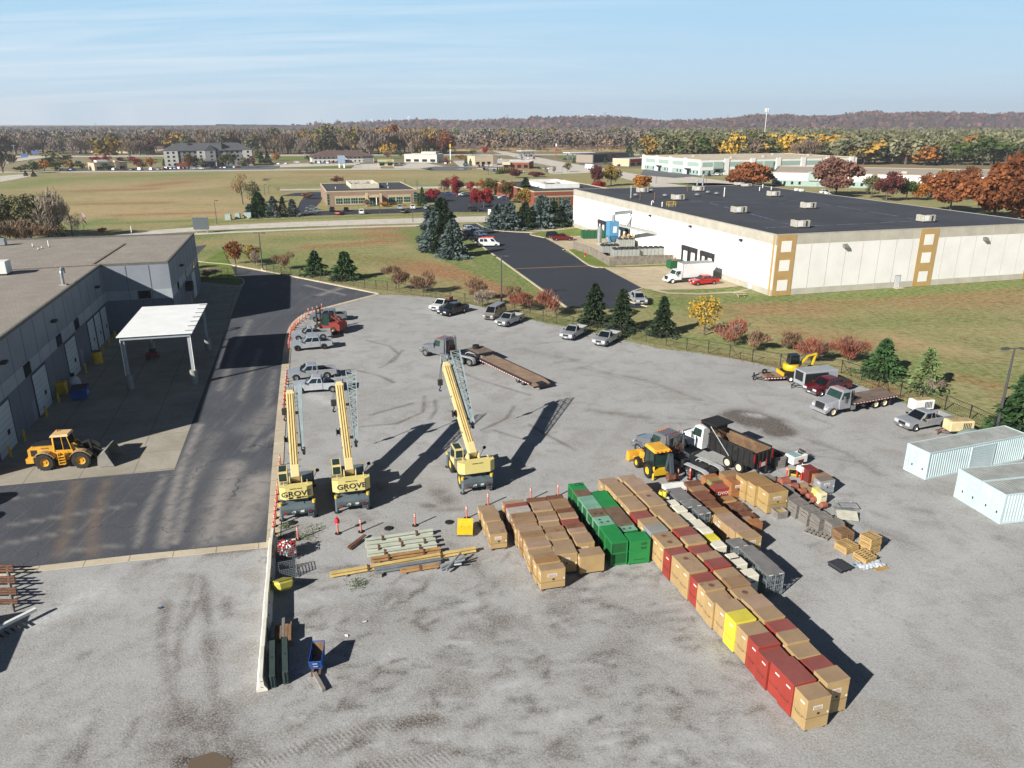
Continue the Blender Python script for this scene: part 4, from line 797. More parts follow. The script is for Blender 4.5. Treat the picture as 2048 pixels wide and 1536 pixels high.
# ---------------------------------------------------------------- vehicles (x forward, y left, z up)
PLASTIC=paint('black_plastic','1d1e20',.6,0,.2);LAMP=paint('headlight_lens','c9cdd0',.15,.2,.05);REDL=paint('red_lens','8c1412',.2,0,.1);AMBER=paint('amber_lens','c4661a',.25)
PLATE=paint('plate_white','c8c8c4',.5);BEDL=paint('bed_liner','232426',.85,0,.2);STRIPEW=paint('stripe_white','d6d3cf',.5);STRIPER=paint('stripe_red','a32420',.5)
def carpaint(name,col,metal=.35):return paint(name,col,.32,metal,.05,.8,coat=.7,fine=.03,top=None)
SIL=carpaint('silver_paint','a3a6aa');SILB=carpaint('pale_silver_paint','b4b8bc');GRY=carpaint('grey_paint','6c6e72');BLK=carpaint('black_paint','15171c',.2);WHT=carpaint('white_car_paint','d2d3d3',0);REDM=carpaint('dark_red_paint','6a0f18',.3);RED=carpaint('red_paint','b3121c',.1);BRONZ=carpaint('bronze_paint','8b8580',.3);BLU=carpaint('blue_paint','2b4a7a',.3);TANCAR=carpaint('tan_car_paint','9c9080',.3)
def place(f,r,near,half):
 """ground pixels of the near front and rear wheels -> (centre, heading); near = +1 when the near side is the left side"""
 f,r=Vector(f),Vector(r);d=(f-r).normalized();left=Vector((-d.y,d.x,0));c=(f+r)/2-left*near*half
 return Vector((c.x,c.y,0)),math.atan2(d.y,d.x)
def wheel(par,x,y,r,w,rim=CHROME,tyre=BLACK,tread=False,rr=.58):
 m=MB();o=w/2
 prof=[(r*rr,-o),(r*.93,-o),(r,-o*.7),(r,o*.7),(r*.93,o),(r*rr,o)]
 m.lathe(prof,20,(x,y,r),'y')
 if tread:
  for i in range(18):
   a=2*math.pi*i/18
   for s in(-1,1):
    b=a+(.09 if s>0 else 0);c,sn=math.cos(b),math.sin(b);t=Vector((-sn,0,c))*r*.06;R0=Vector((c,0,sn))
    p=Vector((x,y+s*o*.5,r));u=Vector((0,o*.42,0))
    m.hexa([p+R0*r*.97-t-u,p+R0*r*.97+t-u,p+R0*r*.97+t+u,p+R0*r*.97-t+u,p+R0*r*1.05-t-u,p+R0*r*1.05+t-u,p+R0*r*1.05+t+u,p+R0*r*1.05-t+u])
 t=m.build('wheel',tyre,par,True)
 m=MB();s=1 if y>0 else-1
 q=lambda u:u*s if s>0 else u*s
 m.lathe([(.01,s*o*.55),(r*rr*.35,s*o*.6),(r*rr*.4,s*o*.35),(r*rr*.85,s*o*.45),(r*rr*.98,s*o*.92),(r*rr*1.0,-s*o)],16,(x,y,r),'y')
 m.build('rim',rim,t,True);return t
def arch(cx,r,n=7,z0=.0):return[(cx+r*math.cos(a),z0+r*math.sin(a))for a in[math.pi*i/n for i in range(n+1)]]
def pickup(name,label,loc,rz,col,cab='ext',L=5.8,flat=False,bedcol=BEDL,cover=None,cat='pickup truck',group='pickup trucks parked in the yard',rim=CHROME,low=1.0):
 t=thing(name,label,cat,loc,rz,group);wb=L*.62;fx,rx=wb/2,-wb/2;F=fx+.95;B=rx-1.15 if L>5.4 else rx-1.0;Wd=.98;ar=.50
 cl={'reg':1.45,'ext':2.05,'crew':2.55}[cab];hx=fx-.48;cx=hx-.1-cl
 zr,zb=.46,1.12
 prof=[(cx,zr)]+arch(fx,ar,7,.38)[::-1]+[(F-.12,.42),(F,.55),(F,.98),(F-.1,1.06),(hx,zb+.04),(cx,zb+.04)]
 m=MB();m.prism(prof,-Wd,Wd)
 bp=[(B,.58)]+[p for p in arch(rx,ar,7,.38)[::-1]]+[(cx-.04,zr),(cx-.04,zb+.08),(B,zb+.08)]
 if not flat:
  for s in(-1,1):m.prism(bp,s*Wd,s*(Wd-.09))
  m.box(B,B+.07,-Wd+.09,Wd-.09,.58,zb+.06);m.box(cx-.1,cx-.04,-Wd+.09,Wd-.09,.6,zb+.08)
 body=m.build('body',col,t)
 if not flat:
  m=MB();m.box(B+.07,cx-.1,-Wd+.09,Wd-.09,.6,.68);m.box(rx-.45,rx+.45,-Wd+.09,-Wd+.3,.68,.9);m.box(rx-.45,rx+.45,Wd-.3,Wd-.09,.68,.9);m.build('bed',bedcol,t)
  if cover:MB().box(B+.02,cx-.05,-Wd+.03,Wd-.03,zb+.09,zb+.13).build('bed_cover',cover,t)
 MB().box(B+.2,F-.5,-.55,.55,.32,.6).build('chassis',DUSTRUB,t)
 b0,b1,r0,r1=cx+.0,hx-.02,cx+.16,hx-.82;zt=1.86;hw,hr=.93,.76
 A=[(b0,-hw,zb),(b1,-hw,zb),(b1,hw,zb),(b0,hw,zb),(r0,-hr,zt-.06),(r1,-hr,zt-.06),(r1,hr,zt-.06),(r0,hr,zt-.06)]
 m=MB();m.hexa(A);m.hexa([(r0,-hr,zt-.06),(r1,-hr,zt-.06),(r1,hr,zt-.06),(r0,hr,zt-.06),(r0+.12,-hr+.12,zt),(r1-.15,-hr+.12,zt),(r1-.15,hr-.12,zt),(r0+.12,hr-.12,zt)]);m.build('cab',col,t)
 MB().sub(A[2],A[1],A[5],A[6],.05,.95,.06,.96,-.02).build('windshield',GLASS,t);MB().sub(A[0],A[3],A[7],A[4],.08,.92,.25,.9,-.02).build('rear_window',GLASS,t)
 cuts={'reg':((.06,.80),),'ext':((.05,.30),(.36,.83)),'crew':((.05,.44),(.49,.87))}[cab]
 for u0,u1 in cuts:
  MB().sub(A[1],A[0],A[4],A[5],1-u1,1-u0,.14,.9,-.015).build('side_window',GLASS,t);MB().sub(A[3],A[2],A[6],A[7],u0,u1,.14,.9,-.015).build('side_window',GLASS,t)
 m=MB()
 for s in(-1,1):
  for u in((hx-.12),cx+.05)if cab=='reg' else((hx-.12),(hx+cx)/2-.05,cx+.05):m.box(u-.008,u+.008,s*Wd-.004,s*Wd+.004,.55,zb)
 m.build('door_gap',PLASTIC,body)
 for s in(-1,1):
  MB().box(F-.14,F+.02,s*.62-.17 if s>0 else-.96,.96 if s>0 else-.62+.17,.74,.98).build('headlight',LAMP,t)
  MB().box(B-.02,B+.08,s*.9-.075,s*.9+.075,.72,1.12).build('taillight',REDL,t)
  MB().hexa([(hx-.32,s*.95,zb+.08),(hx-.18,s*.95,zb+.08),(hx-.18,s*1.2,zb+.08),(hx-.32,s*1.2,zb+.08),(hx-.32,s*.95,zb+.26),(hx-.2,s*.95,zb+.26),(hx-.2,s*1.2,zb+.26),(hx-.32,s*1.2,zb+.26)]).build('mirror',PLASTIC,t)
 MB().box(F-.02,F+.03,-.44,.44,.68,.97).build('grille',PLASTIC,t);MB().box(F-.1,F+.1,-.95,.95,.42,.64).build('bumper',CHROME if col not in(BLK,RED)else col,t)
 MB().box(B-.14,B+.02,-.92,.92,.46,.62).build('bumper',CHROME,t);MB().box(F+.1,F+.115,-.16,.16,.47,.6).build('plate',PLATE,t)
 for x in(fx,rx):
  for s in(-1,1):wheel(t,x,s*(Wd-.14),.39,.26,rim)
 return t
def car(name,label,loc,rz,col,kind='sedan',cat='car',group=None,detail=True):
 t=thing(name,label,cat,loc,rz,group);L={'sedan':4.6,'suv':4.7,'van':5.6}[kind];H={'sedan':1.45,'suv':1.75,'van':2.1}[kind]
 F,B=L/2,-L/2;fx,rx=F-.9,B+.95;Wd=.9;zb={'sedan':.92,'suv':1.02,'van':1.15}[kind]
 prof=[(B+.05,.35)]+arch(rx,.4,6,.33)[::-1]+arch(fx,.4,6,.33)[::-1]+[(F-.1,.35),(F,.5),(F-.05,zb-.2),(F-1.1 if kind!='van' else F-.7,zb),(B+.08,zb),(B,.6)]
 prof=[(B+.05,.35)]+arch(rx,.4,6,.33)[::-1]+arch(fx,.4,6,.33)[::-1]+prof[15:]if False else prof
 m=MB();m.prism(prof,-Wd,Wd)
 c0,c1,r0,r1={'sedan':(B+.75,F-1.15,B+1.5,F-2.1),'suv':(B+.08,F-1.15,B+.35,F-1.95),'van':(B+.06,F-.75,B+.15,F-1.6)}[kind]
 A=[(c0,-Wd+.05,zb-.01),(c1,-Wd+.05,zb-.01),(c1,Wd-.05,zb-.01),(c0,Wd-.05,zb-.01),(r0,-Wd+.2,H),(r1,-Wd+.2,H),(r1,Wd-.2,H),(r0,Wd-.2,H)]
 m.hexa(A);m.build('body',col,t)
 MB().sub(A[2],A[1],A[5],A[6],.05,.95,.08,.95,-.015).build('windshield',GLASS,t)
 MB().sub(A[0],A[3],A[7],A[4],.08,.92,.2,.9,-.015).build('rear_window',GLASS,t)
 cu=((.06,.46),(.52,.92))if kind!='van' else((.1,.3),(.34,.54),(.75,.95))
 for u0,u1 in cu:
  MB().sub(A[0],A[1],A[5],A[4],u0,u1,.15,.88,.015).build('side_window',GLASS,t);MB().sub(A[2],A[3],A[7],A[6],1-u1,1-u0,.15,.88,.015).build('side_window',GLASS,t)
 for x in(fx,rx):
  for s in(-1,1):wheel(t,x,s*(Wd-.1),.33,.22)
 if detail:
  for s in(-1,1):
   MB().box(F-.12,F+.0,s*.68-.14,s*.68+.14,zb-.36,zb-.2).build('headlight',LAMP,t);MB().box(B-.01,B+.06,s*.72-.12,s*.72+.12,zb-.3,zb-.1).build('taillight',REDL,t)
  MB().box(F-.04,F+.02,-.4,.4,.48,zb-.25).build('grille',PLASTIC,t)
 return t
def pk(label,f,r,near,col,cab,**k):
 c,h=place(f,r,near,.86);return pickup('pickup_truck',label,c,h,col,cab,**k)
pk('dark grey crew cab pickup behind the red heavy forklift',zc7(545,335),zc7(905,325),1,GRY,'crew')
pk('silver regular cab pickup between the forklift and a crew cab',zc7(262,632),zc7(690,604),1,SIL,'reg',L=5.6)
pk('silver crew cab pickup with black wheels at the orange posts',zc7(265,785),zc7(685,755),1,SIL,'crew',rim=PLASTIC)
pk('silver extended cab pickup second behind the crane booms',zc7(235,1245),zc7(745,1200),1,SIL,'ext',L=6.0)
tr_=pk('silver extended cab pickup with a missing fender by the boom tips',zc7(310,1440),zc7(815,1415),1,SILB,'ext',L=6.0)
FP=pk('white regular cab pickup carrying a crate and planks',z6(158,645),z6(300,590),1,WHT,'reg',L=6.2,flat=True)
MB().box(-3.0,-.55,-1.05,1.05,.95,1.05).build('flat_bed',BEDL,FP);m=MB();m.box(-.62,-.52,-1.0,1.0,1.05,1.75);m.build('headboard',DARKP,FP)
BROWNB=paint('cardboard_brown','7c5637',.8)
t=thing('crate','brown crate on the bed of the white flatbed pickup','crate',(0,0,0));t.location=FP.matrix_basis@Vector((-1.5,.3,1.05));t.rotation_euler=FP.rotation_euler
MB().cbox(-.6,.6,-.5,.5,0,.8).build('box',BROWNB,t);MB().box(-.62,.62,-.52,.52,.8,.84).build('lid',BROWNB,t)
pk('black crew cab pickup beside the white flatbed pickup',z6(243,662),z6(338,636),1,BLK,'crew')
c,h=place(z6(500,700),z6(610,640),1,.86);VN=car('cargo_van','grey cargo van parked by the fence light pole',c,h,BRONZ,'van','van')
pk('silver regular cab pickup right beside the grey van',z6(600,728),z6(690,692),1,SIL,'reg',L=6.0)
pk('silver regular cab pickup by the fence, left of the last pair',z6(1012,810),z6(1083,770),1,SIL,'reg',L=6.0)
pk('silver regular cab pickup by the fence under the small spruces',z6(1213,851),z6(1294,806),1,SIL,'reg',L=6.0)
pk('grey pickup at the end of the new black drive',z6(1405,592),z6(1362,556),-1,SILB,'crew')
pk('dark red crew cab pickup beside the flatbed truck',zc8(1140,835),zc8(1550,748),1,REDM,'crew',L=6.1,cover=BEDL)
pk('silver extended cab pickup beside the cream compressor',zb6(1250,662),zb6(1465,626),1,SIL,'ext',L=6.0)
pk('bright red crew cab pickup beside the white box truck',zc3(1600,852),zc3(1790,838),1,RED,'crew',cover=BEDL,group=None)
pk('dark red pickup near the green dumpster',zd3(1525,776),zd3(1402,777),-1,REDM,'ext',group=None)
c,h=place(zd3(1420,750),zd3(1330,750),-1,.8);car('parked_car','dark blue car hidden behind the dark red pickup',c,h,BLK,'suv')
c,h=place(zd3(768,836),zd3(640,838),-1,.85);V2=car('cargo_van','white van with orange ladder rack beside the spruce clump',c,h,WHT,'van','van')
ORL=paint('orange_rack','c8452a',.5);m=MB()
for y0 in(-.55,.0,.55):m.box(-2.6,1.4,y0-.05,y0+.05,2.28,2.38)
for x0 in(-2.4,-1.2,0,1.2):m.box(x0-.04,x0+.04,-.7,.7,2.1,2.28)
m.build('ladder_rack',ORL,V2)
pk('black pickup in the drive, next to the white van',zd3(668,792),zd3(560,790),-1,BLK,'ext',group=None)
pk('dark blue pickup in the drive, second from the white van',zd3(640,752),zd3(520,748),-1,paint('dark_blue_paint','1f2b3f',.3,.3,.05,coat=.7),'ext',group=None)
pk('silver pickup in the drive shaded by the spruces',zd3(610,718),zd3(485,715),-1,SIL,'ext',group=None)
pk('pale silver pickup farthest up the drive behind the spruces',zd3(570,682),zd3(470,690),-1,SILB,'crew',group=None)
def lotcar(label,px,py,rz,col,kind='sedan',big=False):return car('parked_car',label,P(px,py),rz,col,kind,'car',None,True)
oz=lambda x,y:(620+x*.14648,340+y*.14648)
for x,y_,rz,col,kd,lb in((305,565,1.75,BLK,'suv','dark car in front of the brown office, leftmost at the kerb'),(408,608,1.4,REDM,'sedan','red car at the grass edge before the brown office'),(497,560,1.75,BLK,'sedan','black car at the brown office kerb by the blue bay'),(705,598,1.75,WHT,'suv','white car at the grass edge before the brown office'),(1228,535,1.75,SILB,'suv','silver car right of the brown office entrance'),(1290,585,1.4,BLK,'sedan','dark car nearest the street right of the office entrance'),(1400,530,1.75,WHT,'suv','white car with red lamps at the brown office kerb'),(1592,528,1.75,SILB,'sedan','silver sedan at the kerb beside the tall thuja'),(30,545,.2,GRY,'sedan','grey sedan on the west side of the brown office'),(20,590,.1,GRY,'sedan','grey sedan at the corner of the west parking')):
 lotcar(lb,*oz(x,y_),rz,col,kd)
for x,y_,rz,col,kd,lb in((300,308,.1,BLU,'sedan','blue car under the red maples'),(445,315,.1,WHT,'sedan','white car between the red maples of the office parking'),(65,452,1.75,SILB,'sedan','silver sedan beside the clump of blue spruces'),(555,470,.0,BLK,'suv','black car below the red maple island'),(850,345,.1,WHT,'sedan','white car left of the golden maple by the red office'),(870,352,.1,BLU,'sedan','dark blue car beside the white one near the red office'),(1458,610,.1,BLU,'sedan','small blue car under the spruces beside the warehouse')):
 lotcar(lb,840+x*.19531,330+y_*.19531,rz,col,kd)
k=0
rows=(((305,340.5),(330,340),3,'car by the far road left of the hotel'),((335,339),(377,337.6),6,'car in the row before the hotel'),((388,338.5),(402,338.3),2,'car under the trees of the hotel'),((425,337.4),(478,335.8),7,'car in the hotel row right of the porch'),((545,329.5),(572,328.5),3,'car right of the hotel in its side parking'),((594,326),(604,325.5),1,'white car between hotel and motel'),((623,328),(690,326),9,'car in the row before the motel'),((706,325),(714,324.8),1,'car before the motel grey bay'),((793,330),(806,330),2,'car beside the small bank'),((866,326),(892,328),3,'car beside the white restaurant'),((958,334),(990,331),5,'car before the tan restaurant'),((968,340),(988,343),4,'car in the slanting row by the hedge'),((1002,320),(1012,320),1,'car behind the brick restaurant'),((860,340),(862,340),1,'dark car alone at the edge of the rain puddle'),((1078,338),(1096,338.5),3,'car in the lot right of the brick restaurant'),((1044,345),(1050,346),1,'car by the yellow porch of the brick restaurant'),((1130,320),(1140,320),2,'car at the long fuel canopy'),((1032,317),(1068,318),4,'car on the crossroad by the fuel station'),((1418,352),(1440,350),4,'car before the sage industrial unit'),((1240,332),(1245,332),1,'car beside the cream fast food restaurant'),((120,342),(145,340.5),3,'car left of the dark round tree at the diner'),((230,341),(282,341),4,'car before the tan diner'),((137,313),(146,313),1,'white car on the far highway'),((1700,364),(1712,362),2,'car behind the warehouse roof edge'),((1870,391),(1890,392),2,'car parked between the oak trees'),((1310,337),(1312,337),1,'red car at the corner of the sage unit'),((1556,372),(1560,372),1,'dark car under the brown oak'),((1550,386),(1552,386),1,'small car behind the roof edge'),((160,307),(186,305),3,'car by the far houses'),((1650,387),(1660,389),2,'white van parked behind the red leaved tree'))
cols=(WHT,SILB,BLK,GRY,SIL,BLU,WHT,REDM,BLK,SILB)
nm={WHT:'white',SILB:'pale silver',BLK:'black',GRY:'grey',SIL:'silver',BLU:'blue',REDM:'dark red',RED:'red'}
ordn=('first','second','third','fourth','fifth','sixth','seventh','eighth','ninth')
protos={}
for a,b,n,txt in rows:
 for i in range(n):
  q=P(a[0]+(b[0]-a[0])*i/max(1,n-1),a[1]+(b[1]-a[1])*i/max(1,n-1));col=cols[k%10];k+=1
  if txt.startswith('white'):col=WHT
  if txt.startswith('red'):col=RED
  if txt.startswith('dark'):col=BLK
  cn_='' if txt.split()[0]in('white','red','dark','small')else nm[col]+' '
  lab=cn_+txt+('' if n==1 else ', %s from the left'%ordn[i])
  kd=('sedan','suv','sedan')[k%3];key=(col.name,kd);rz=random.choice((1.5,1.7,1.45))if n>2 else random.uniform(0,.4)
  if key in protos:copy_tree(protos[key],q,rz,lab,'cars at the roadside buildings')
  else:protos[key]=car('parked_car',lab,q,rz,col,kd,'car','cars at the roadside buildings',False)
  # ------------------------------------------------ trucks
def text(par,s,size,mat,loc,rot,name='lettering',bold=.0,sx=1.0):
 cu=bpy.data.curves.new(name,'FONT');cu.body=s;cu.size=size;cu.align_x='CENTER';cu.align_y='CENTER';cu.extrude=.008;cu.offset=bold;cu.resolution_u=3
 q=bpy.data.objects.new('tmp',cu);COL.objects.link(q);me=bpy.data.meshes.new_from_object(q.evaluated_get(bpy.context.evaluated_depsgraph_get()));bpy.data.objects.remove(q)
 me.materials.clear();me.materials.append(mat);o=bpy.data.objects.new(name,me);COL.objects.link(o);o.parent=par;o.location=loc;o.rotation_euler=rot;o.scale=(sx,1,1);return o
def truck_cab(t,x0,col,hood=1.9,w=1.15,zr=2.65,sleeper=0.0,chassis=True):
 """conventional cab: x0 = back of the cab"""
 c1=x0+1.55+sleeper;F=c1+hood
 m=MB();m.hexa([(c1,-w*.95,.75),(F,-w*.82,.75),(F,w*.82,.75),(c1,w*.95,.75),(c1,-w*.8,1.78),(F-.25,-w*.6,1.45),(F-.25,w*.6,1.45),(c1,w*.8,1.78)])
 for s in(-1,1):m.prism([(F-.1,.55),(F+.02,.8),(F-.3,1.2)]+[(F-.85+.62*math.cos(a),.55+.62*math.sin(a))for a in(R(60),R(90),R(120),R(150),R(175))]+[(F-1.3,.75)]+[(F-.85+.53*math.cos(a),.5+.53*math.sin(a))for a in(R(170),R(135),R(100),R(65),R(25))],s*w*1.03,s*w*.72)
 m.build('hood',col,t)
 A=[(x0,-w,.7),(c1,-w,.7),(c1,w,.7),(x0,w,.7),(x0,-w*.97,1.7),(c1,-w*.97,1.7),(c1,w*.97,1.7),(x0,w*.97,1.7)]
 Bq=[(x0,-w*.97,1.7),(c1,-w*.97,1.7),(c1,w*.97,1.7),(x0,w*.97,1.7),(x0+.03,-w*.88,zr),(c1-.45,-w*.88,zr),(c1-.45,w*.88,zr),(x0+.03,w*.88,zr)]
 m=MB();m.hexa(A);m.hexa(Bq);m.hexa([Bq[4],Bq[5],Bq[6],Bq[7],(x0+.15,-w*.75,zr+.1),(c1-.65,-w*.75,zr+.1),(c1-.65,w*.75,zr+.1),(x0+.15,w*.75,zr+.1)]);m.build('cab',col,t)
 MB().sub(Bq[2],Bq[1],Bq[5],Bq[6],.06,.94,.1,.92,-.02).build('windshield',GLASSG,t)
 u0=(sleeper+.25)/(1.55+sleeper)
 MB().sub(Bq[1],Bq[0],Bq[4],Bq[5],.06,1-u0,.1,.85,-.015).build('side_window',GLASSG,t);MB().sub(Bq[3],Bq[2],Bq[6],Bq[7],u0,.94,.1,.85,-.015).build('side_window',GLASSG,t)
 MB().box(F-.22,F+.03,-w*.5,w*.5,.8,1.4).build('grille',CHROME if sleeper or hood>2 else PLASTIC,t);MB().box(F-.02,F+.2,-w,w,.45,.78).build('bumper',CHROME if hood>2 else col,t)
 for s in(-1,1):
  MB().box(F-.2,F+.02,s*w*.78-.14,s*w*.78+.14,.82,1.06).build('headlight',LAMP,t);MB().box(c1-.5,c1-.35,s*w*1.03,s*w*1.22,1.6,2.2).build('mirror',CHROME,t)
 m=MB()
 for y_ in(-.6,-.3,0,.3,.6):m.box(c1-.75,c1-.62,y_-.05,y_+.05,zr+.06,zr+.17)
 m.build('roof_lamp',AMBER,t);return F
def dual(t,x,r=.52,w=.27,y=.95,rim=WHITE):
 for s in(-1,1):wheel(t,x,s*y,r,w*1.05,rim,rr=.62);wheel(t,x,s*(y-.33),r,w,rim,rr=.62)
def striped(t,x0,x1,y,z,h=.07,n=22,name='reflective_tape'):
 a,b=MB(),MB()
 for i in range(n):(a if i%2 else b).box(x0+(x1-x0)*i/n,x0+(x1-x0)*(i+1)/n,y-.008,y+.008,z,z+h)
 a.build(name,STRIPEW,t);b.build(name,STRIPER,t)
WOODD=paint('weathered_deck','6f6055',.9,0,.25,1.2,fine=.3);WOODL=paint('trailer_planks','8d7560',.9,0,.2,1.0,fine=.3)
DKBLUE=paint('frame_black','202227',.6,0,.2)
c,h=place(zb6(655,553),zb6(995,490),1,1.05)
ft=thing('flatbed_truck','silver flatbed truck with wooden deck and white dotted edge','truck',c,h)
F=truck_cab(ft,.9,carpaint('silver_truck_paint','9a9aa0',.3),1.75,1.15,2.6)
MB().box(-5.6,3.2,-.45,.45,.65,.95).build('frame',DKBLUE,ft);m=MB();m.box(-6.1,.55,-1.25,1.25,1.12,1.24);m.build('deck',WOODD,ft)
m=MB();m.box(-6.1,.55,-1.28,-1.25,.98,1.22);m.box(-6.1,.55,1.25,1.28,.98,1.22);m.box(-6.12,-6.1,-1.28,1.28,.98,1.22);m.build('deck_rim',DKBLUE,ft)
m=MB();[m.box(.58,.66,y_-.04,y_+.04,1.0,2.6)for y_ in(-1.1,-.9,.9,1.1)];m.box(.55,.63,-1.15,1.15,2.2,2.3);m.build('headache_rack',PLASTIC,ft)
striped(ft,-6.1,.55,1.29,1.08,.1,30);striped(ft,-6.1,.55,-1.29,1.08,.1,30)
for s in(-1,1):wheel(ft,3.25,s*1.0,.52,.3,paint('cream_rim','cfc3a6',.6),rr=.62)
for x in(-3.0,-4.3):dual(ft,x,rim=MATS['cream_rim'])
MB().cbox(.2,.8,.8,1.25,.45,.95).build('fuel_tank',CHROME,ft);m=MB();m.box(-5.0,-4.95,.75,1.25,.3,.95);m.box(-5.0,-4.95,-1.25,-.75,.3,.95);m.build('mud_flap',BLACK,ft);MB().bar((-.9,1.22,.6),(-1.0,1.22,.85),.3,.3).build('hose_reel',DUSTRUB,ft)
def tractor(label,c,h,col):
 t=thing('truck_tractor',label,'truck',c,h);truck_cab(t,.9,col,2.15,1.12,2.75,.55)
 MB().box(-4.0,3.9,-.42,.42,.7,.98).build('frame',DKBLUE,t)
 for x in(-2.1,-3.4):dual(t,x,rim=CHROME)
 for s in(-1,1):wheel(t,4.3,s*1.0,.52,.3,CHROME,rr=.62)
 FEN=paint('fender_white','c4c5c6',.35,.3)
 for s in(-1,1):
  m=MB();pr=[(-1.25,.75),(-1.3,.95)]+[(-1.45,1.12),(-1.75,1.2),(-3.7,1.2),(-4.05,1.1),(-4.2,.9),(-4.25,.5)];pi=[(x*1+(.04 if x<-2.7 else-.04),z-.05)for x,z in pr][::-1]
  m.prism(pr+pi,s*.68,s*1.22);m.build('fender',FEN,t)
 m=MB();m.lathe([(.01,-1.3),(.32,-1.3),(.32,.2),(.01,.2)],16,(1.3,.98,.72),'x');m.lathe([(.01,-1.3),(.32,-1.3),(.32,.2),(.01,.2)],16,(1.3,-.98,.72),'x');m.build('fuel_tank',CHROME,t,True)
 for s in(-1,1):MB().tube([(.72,s*.95,.8),(.72,s*.95,3.1)],.09,10).build('exhaust_stack',CHROME,t,True)
 m=MB();m.box(.55,.62,-1.05,1.05,1.0,1.1);m.box(.55,.62,-1.05,1.05,2.75,2.9);m.box(.55,.62,-1.1,-.98,1.0,2.9);m.box(.55,.62,.98,1.1,1.0,2.9)
 for i in range(7):m.box(.55,.62,-.3+i*.1-.025,-.3+i*.1+.025,1.9,2.75)
 m.build('headache_rack',CHROME,t);m=MB()
 for i in range(14):m.bar((.5,-.75+i*.11,1.2),(.46,-.75+i*.11+random.uniform(-.05,.05),1.2+random.uniform(.4,.9)),.05,.05)
 m.build('chain',paint('rusty_chain','6d4630',.8,.2,.4),t)
 m=MB();m.lathe([(.01,0),(.48,0),(.48,.1),(.01,.1)],14,(-2.7,0,1.0),'z');m.bar((-3.2,0,1.05),(-2.6,0,1.08),.7,.1);m.build('fifth_wheel',DUSTRUB,t)
 m=MB()
 for i in range(7):m.box(1.2+i*.0,1.25,0,0.01,2.95,2.96)if i>6 else m.cyl((1.1+.0,-.9+.3*i,2.86),(1.1,-.9+.3*i,2.98),.05,n=6)
 m.build('marker_lamp',REDL,t)
 return t
GT=carpaint('grey_truck_paint','77797e',.4)
c,h=place(zc2(190,272),zc2(520,350),1,1.0);T1=tractor('grey tractor unit with chrome stacks behind the raised crane boom',c,h,GT)
T1 .location.y+=1.2
c,h=place(zc4(590,430),zc4(1003,790),1,1.0);ct=zc4(1003,785);h2=math.atan2(.82,-.57);T2c=Vector((ct.x,ct.y,0))-Vector((math.cos(h2),math.sin(h2),0))*-3.2-Vector((-math.sin(h2),math.cos(h2),0))*.95
T2=tractor('grey tractor unit with chained headache rack beside the backhoe',T2c,h2,GT)
a,b=zc2(655,152),zc2(1180,468);hd=math.atan2((a-b).y,(a-b).x)
fr=P(*[820+600*.2214,660+165*.2214],1.35);rr_=P(820+1150*.2214,660+452*.2214,.9);hd=math.atan2((fr-rr_).y,(fr-rr_).x);Ltr=(Vector((fr.x,fr.y))-Vector((rr_.x,rr_.y))).length+1.2;ctr=(fr+rr_)/2
dt=thing('drop_deck_trailer','long drop deck trailer with worn plank floor behind the cranes','trailer',(ctr.x,ctr.y,0),hd);hl_=Ltr/2
m=MB();m.box(-hl_+.9,hl_-3.2,-1.15,1.15,.82,.92);m.hexa([(-hl_-.5,-1.15,.55),(-hl_+.9,-1.15,.8),(-hl_+.9,1.15,.8),(-hl_-.5,1.15,.55),(-hl_-.5,-1.15,.62),(-hl_+.9,-1.15,.92),(-hl_+.9,1.15,.92),(-hl_-.5,1.15,.62)]);m.build('plank_deck',WOODL,dt)
MB().box(hl_-3.1,hl_-.1,-1.15,1.15,1.36,1.44).build('upper_deck',WOODD,dt)
m=MB();m.box(-hl_+.2,hl_-3.15,-1.28,-1.16,.55,.93);m.box(-hl_+.2,hl_-3.15,1.16,1.28,.55,.93);m.box(hl_-3.2,hl_,-1.28,1.28,1.05,1.35);m.box(hl_-3.25,hl_-3.1,-1.28,1.28,.6,1.36);m.box(-hl_-.5,hl_-3.2,-.5,.5,.45,.8);m.box(-hl_-.55,-hl_-.4,-1.25,1.25,.4,.62);m.build('frame',DKBLUE,dt)
striped(dt,-hl_+.3,hl_-3.2,1.29,.6,.09,46);striped(dt,-hl_+.3,hl_-3.2,-1.29,.6,.09,46)
for x in(-hl_+2.2,-hl_+3.3):dual(dt,x,.42,.24,.98,CHROME)
for s in(-1,1):MB().box(hl_-3.6,hl_-3.45,s*.8-.08,s*.8+.08,.05,1.05).build('landing_leg',GALV,dt)
m=MB()
for i in range(9):m.tube([(hl_-.8+.5*math.cos(a)*(1-i*.04),.2+.45*math.sin(a),1.5+i*.05)for a in np.linspace(0,2*math.pi,12)],.035,5)
m.build('hose_coil',BLACK,dt);MB().box(-hl_-.56,-hl_-.5,.75,1.0,.42,.56).build('taillight',REDL,dt);MB().box(-hl_-.56,-hl_-.5,-1.0,-.75,.42,.56).build('taillight',REDL,dt)
ha_=h2-.03;rp=zc4(1700,660);fwd=Vector((math.cos(ha_),math.sin(ha_),0));lft=Vector((-math.sin(ha_),math.cos(ha_),0))
wl=zc4(1365,606);dc=Vector((wl.x,wl.y,0))-lft*1.05
du=thing('dump_truck','white and black dump truck with rusty empty tipper body','truck',dc+fwd*1.4,ha_)
F=truck_cab(du,1.7,WHT,1.6,1.15,2.75);MB().box(-4.2,4.6,-.42,.42,.7,1.0).build('frame',DKBLUE,du)
for x in(-1.4,-2.75):dual(du,x,rim=MATS['cream_rim'])
for s in(-1,1):wheel(du,3.95,s*1.0,.52,.3,MATS['cream_rim'],rr=.62)
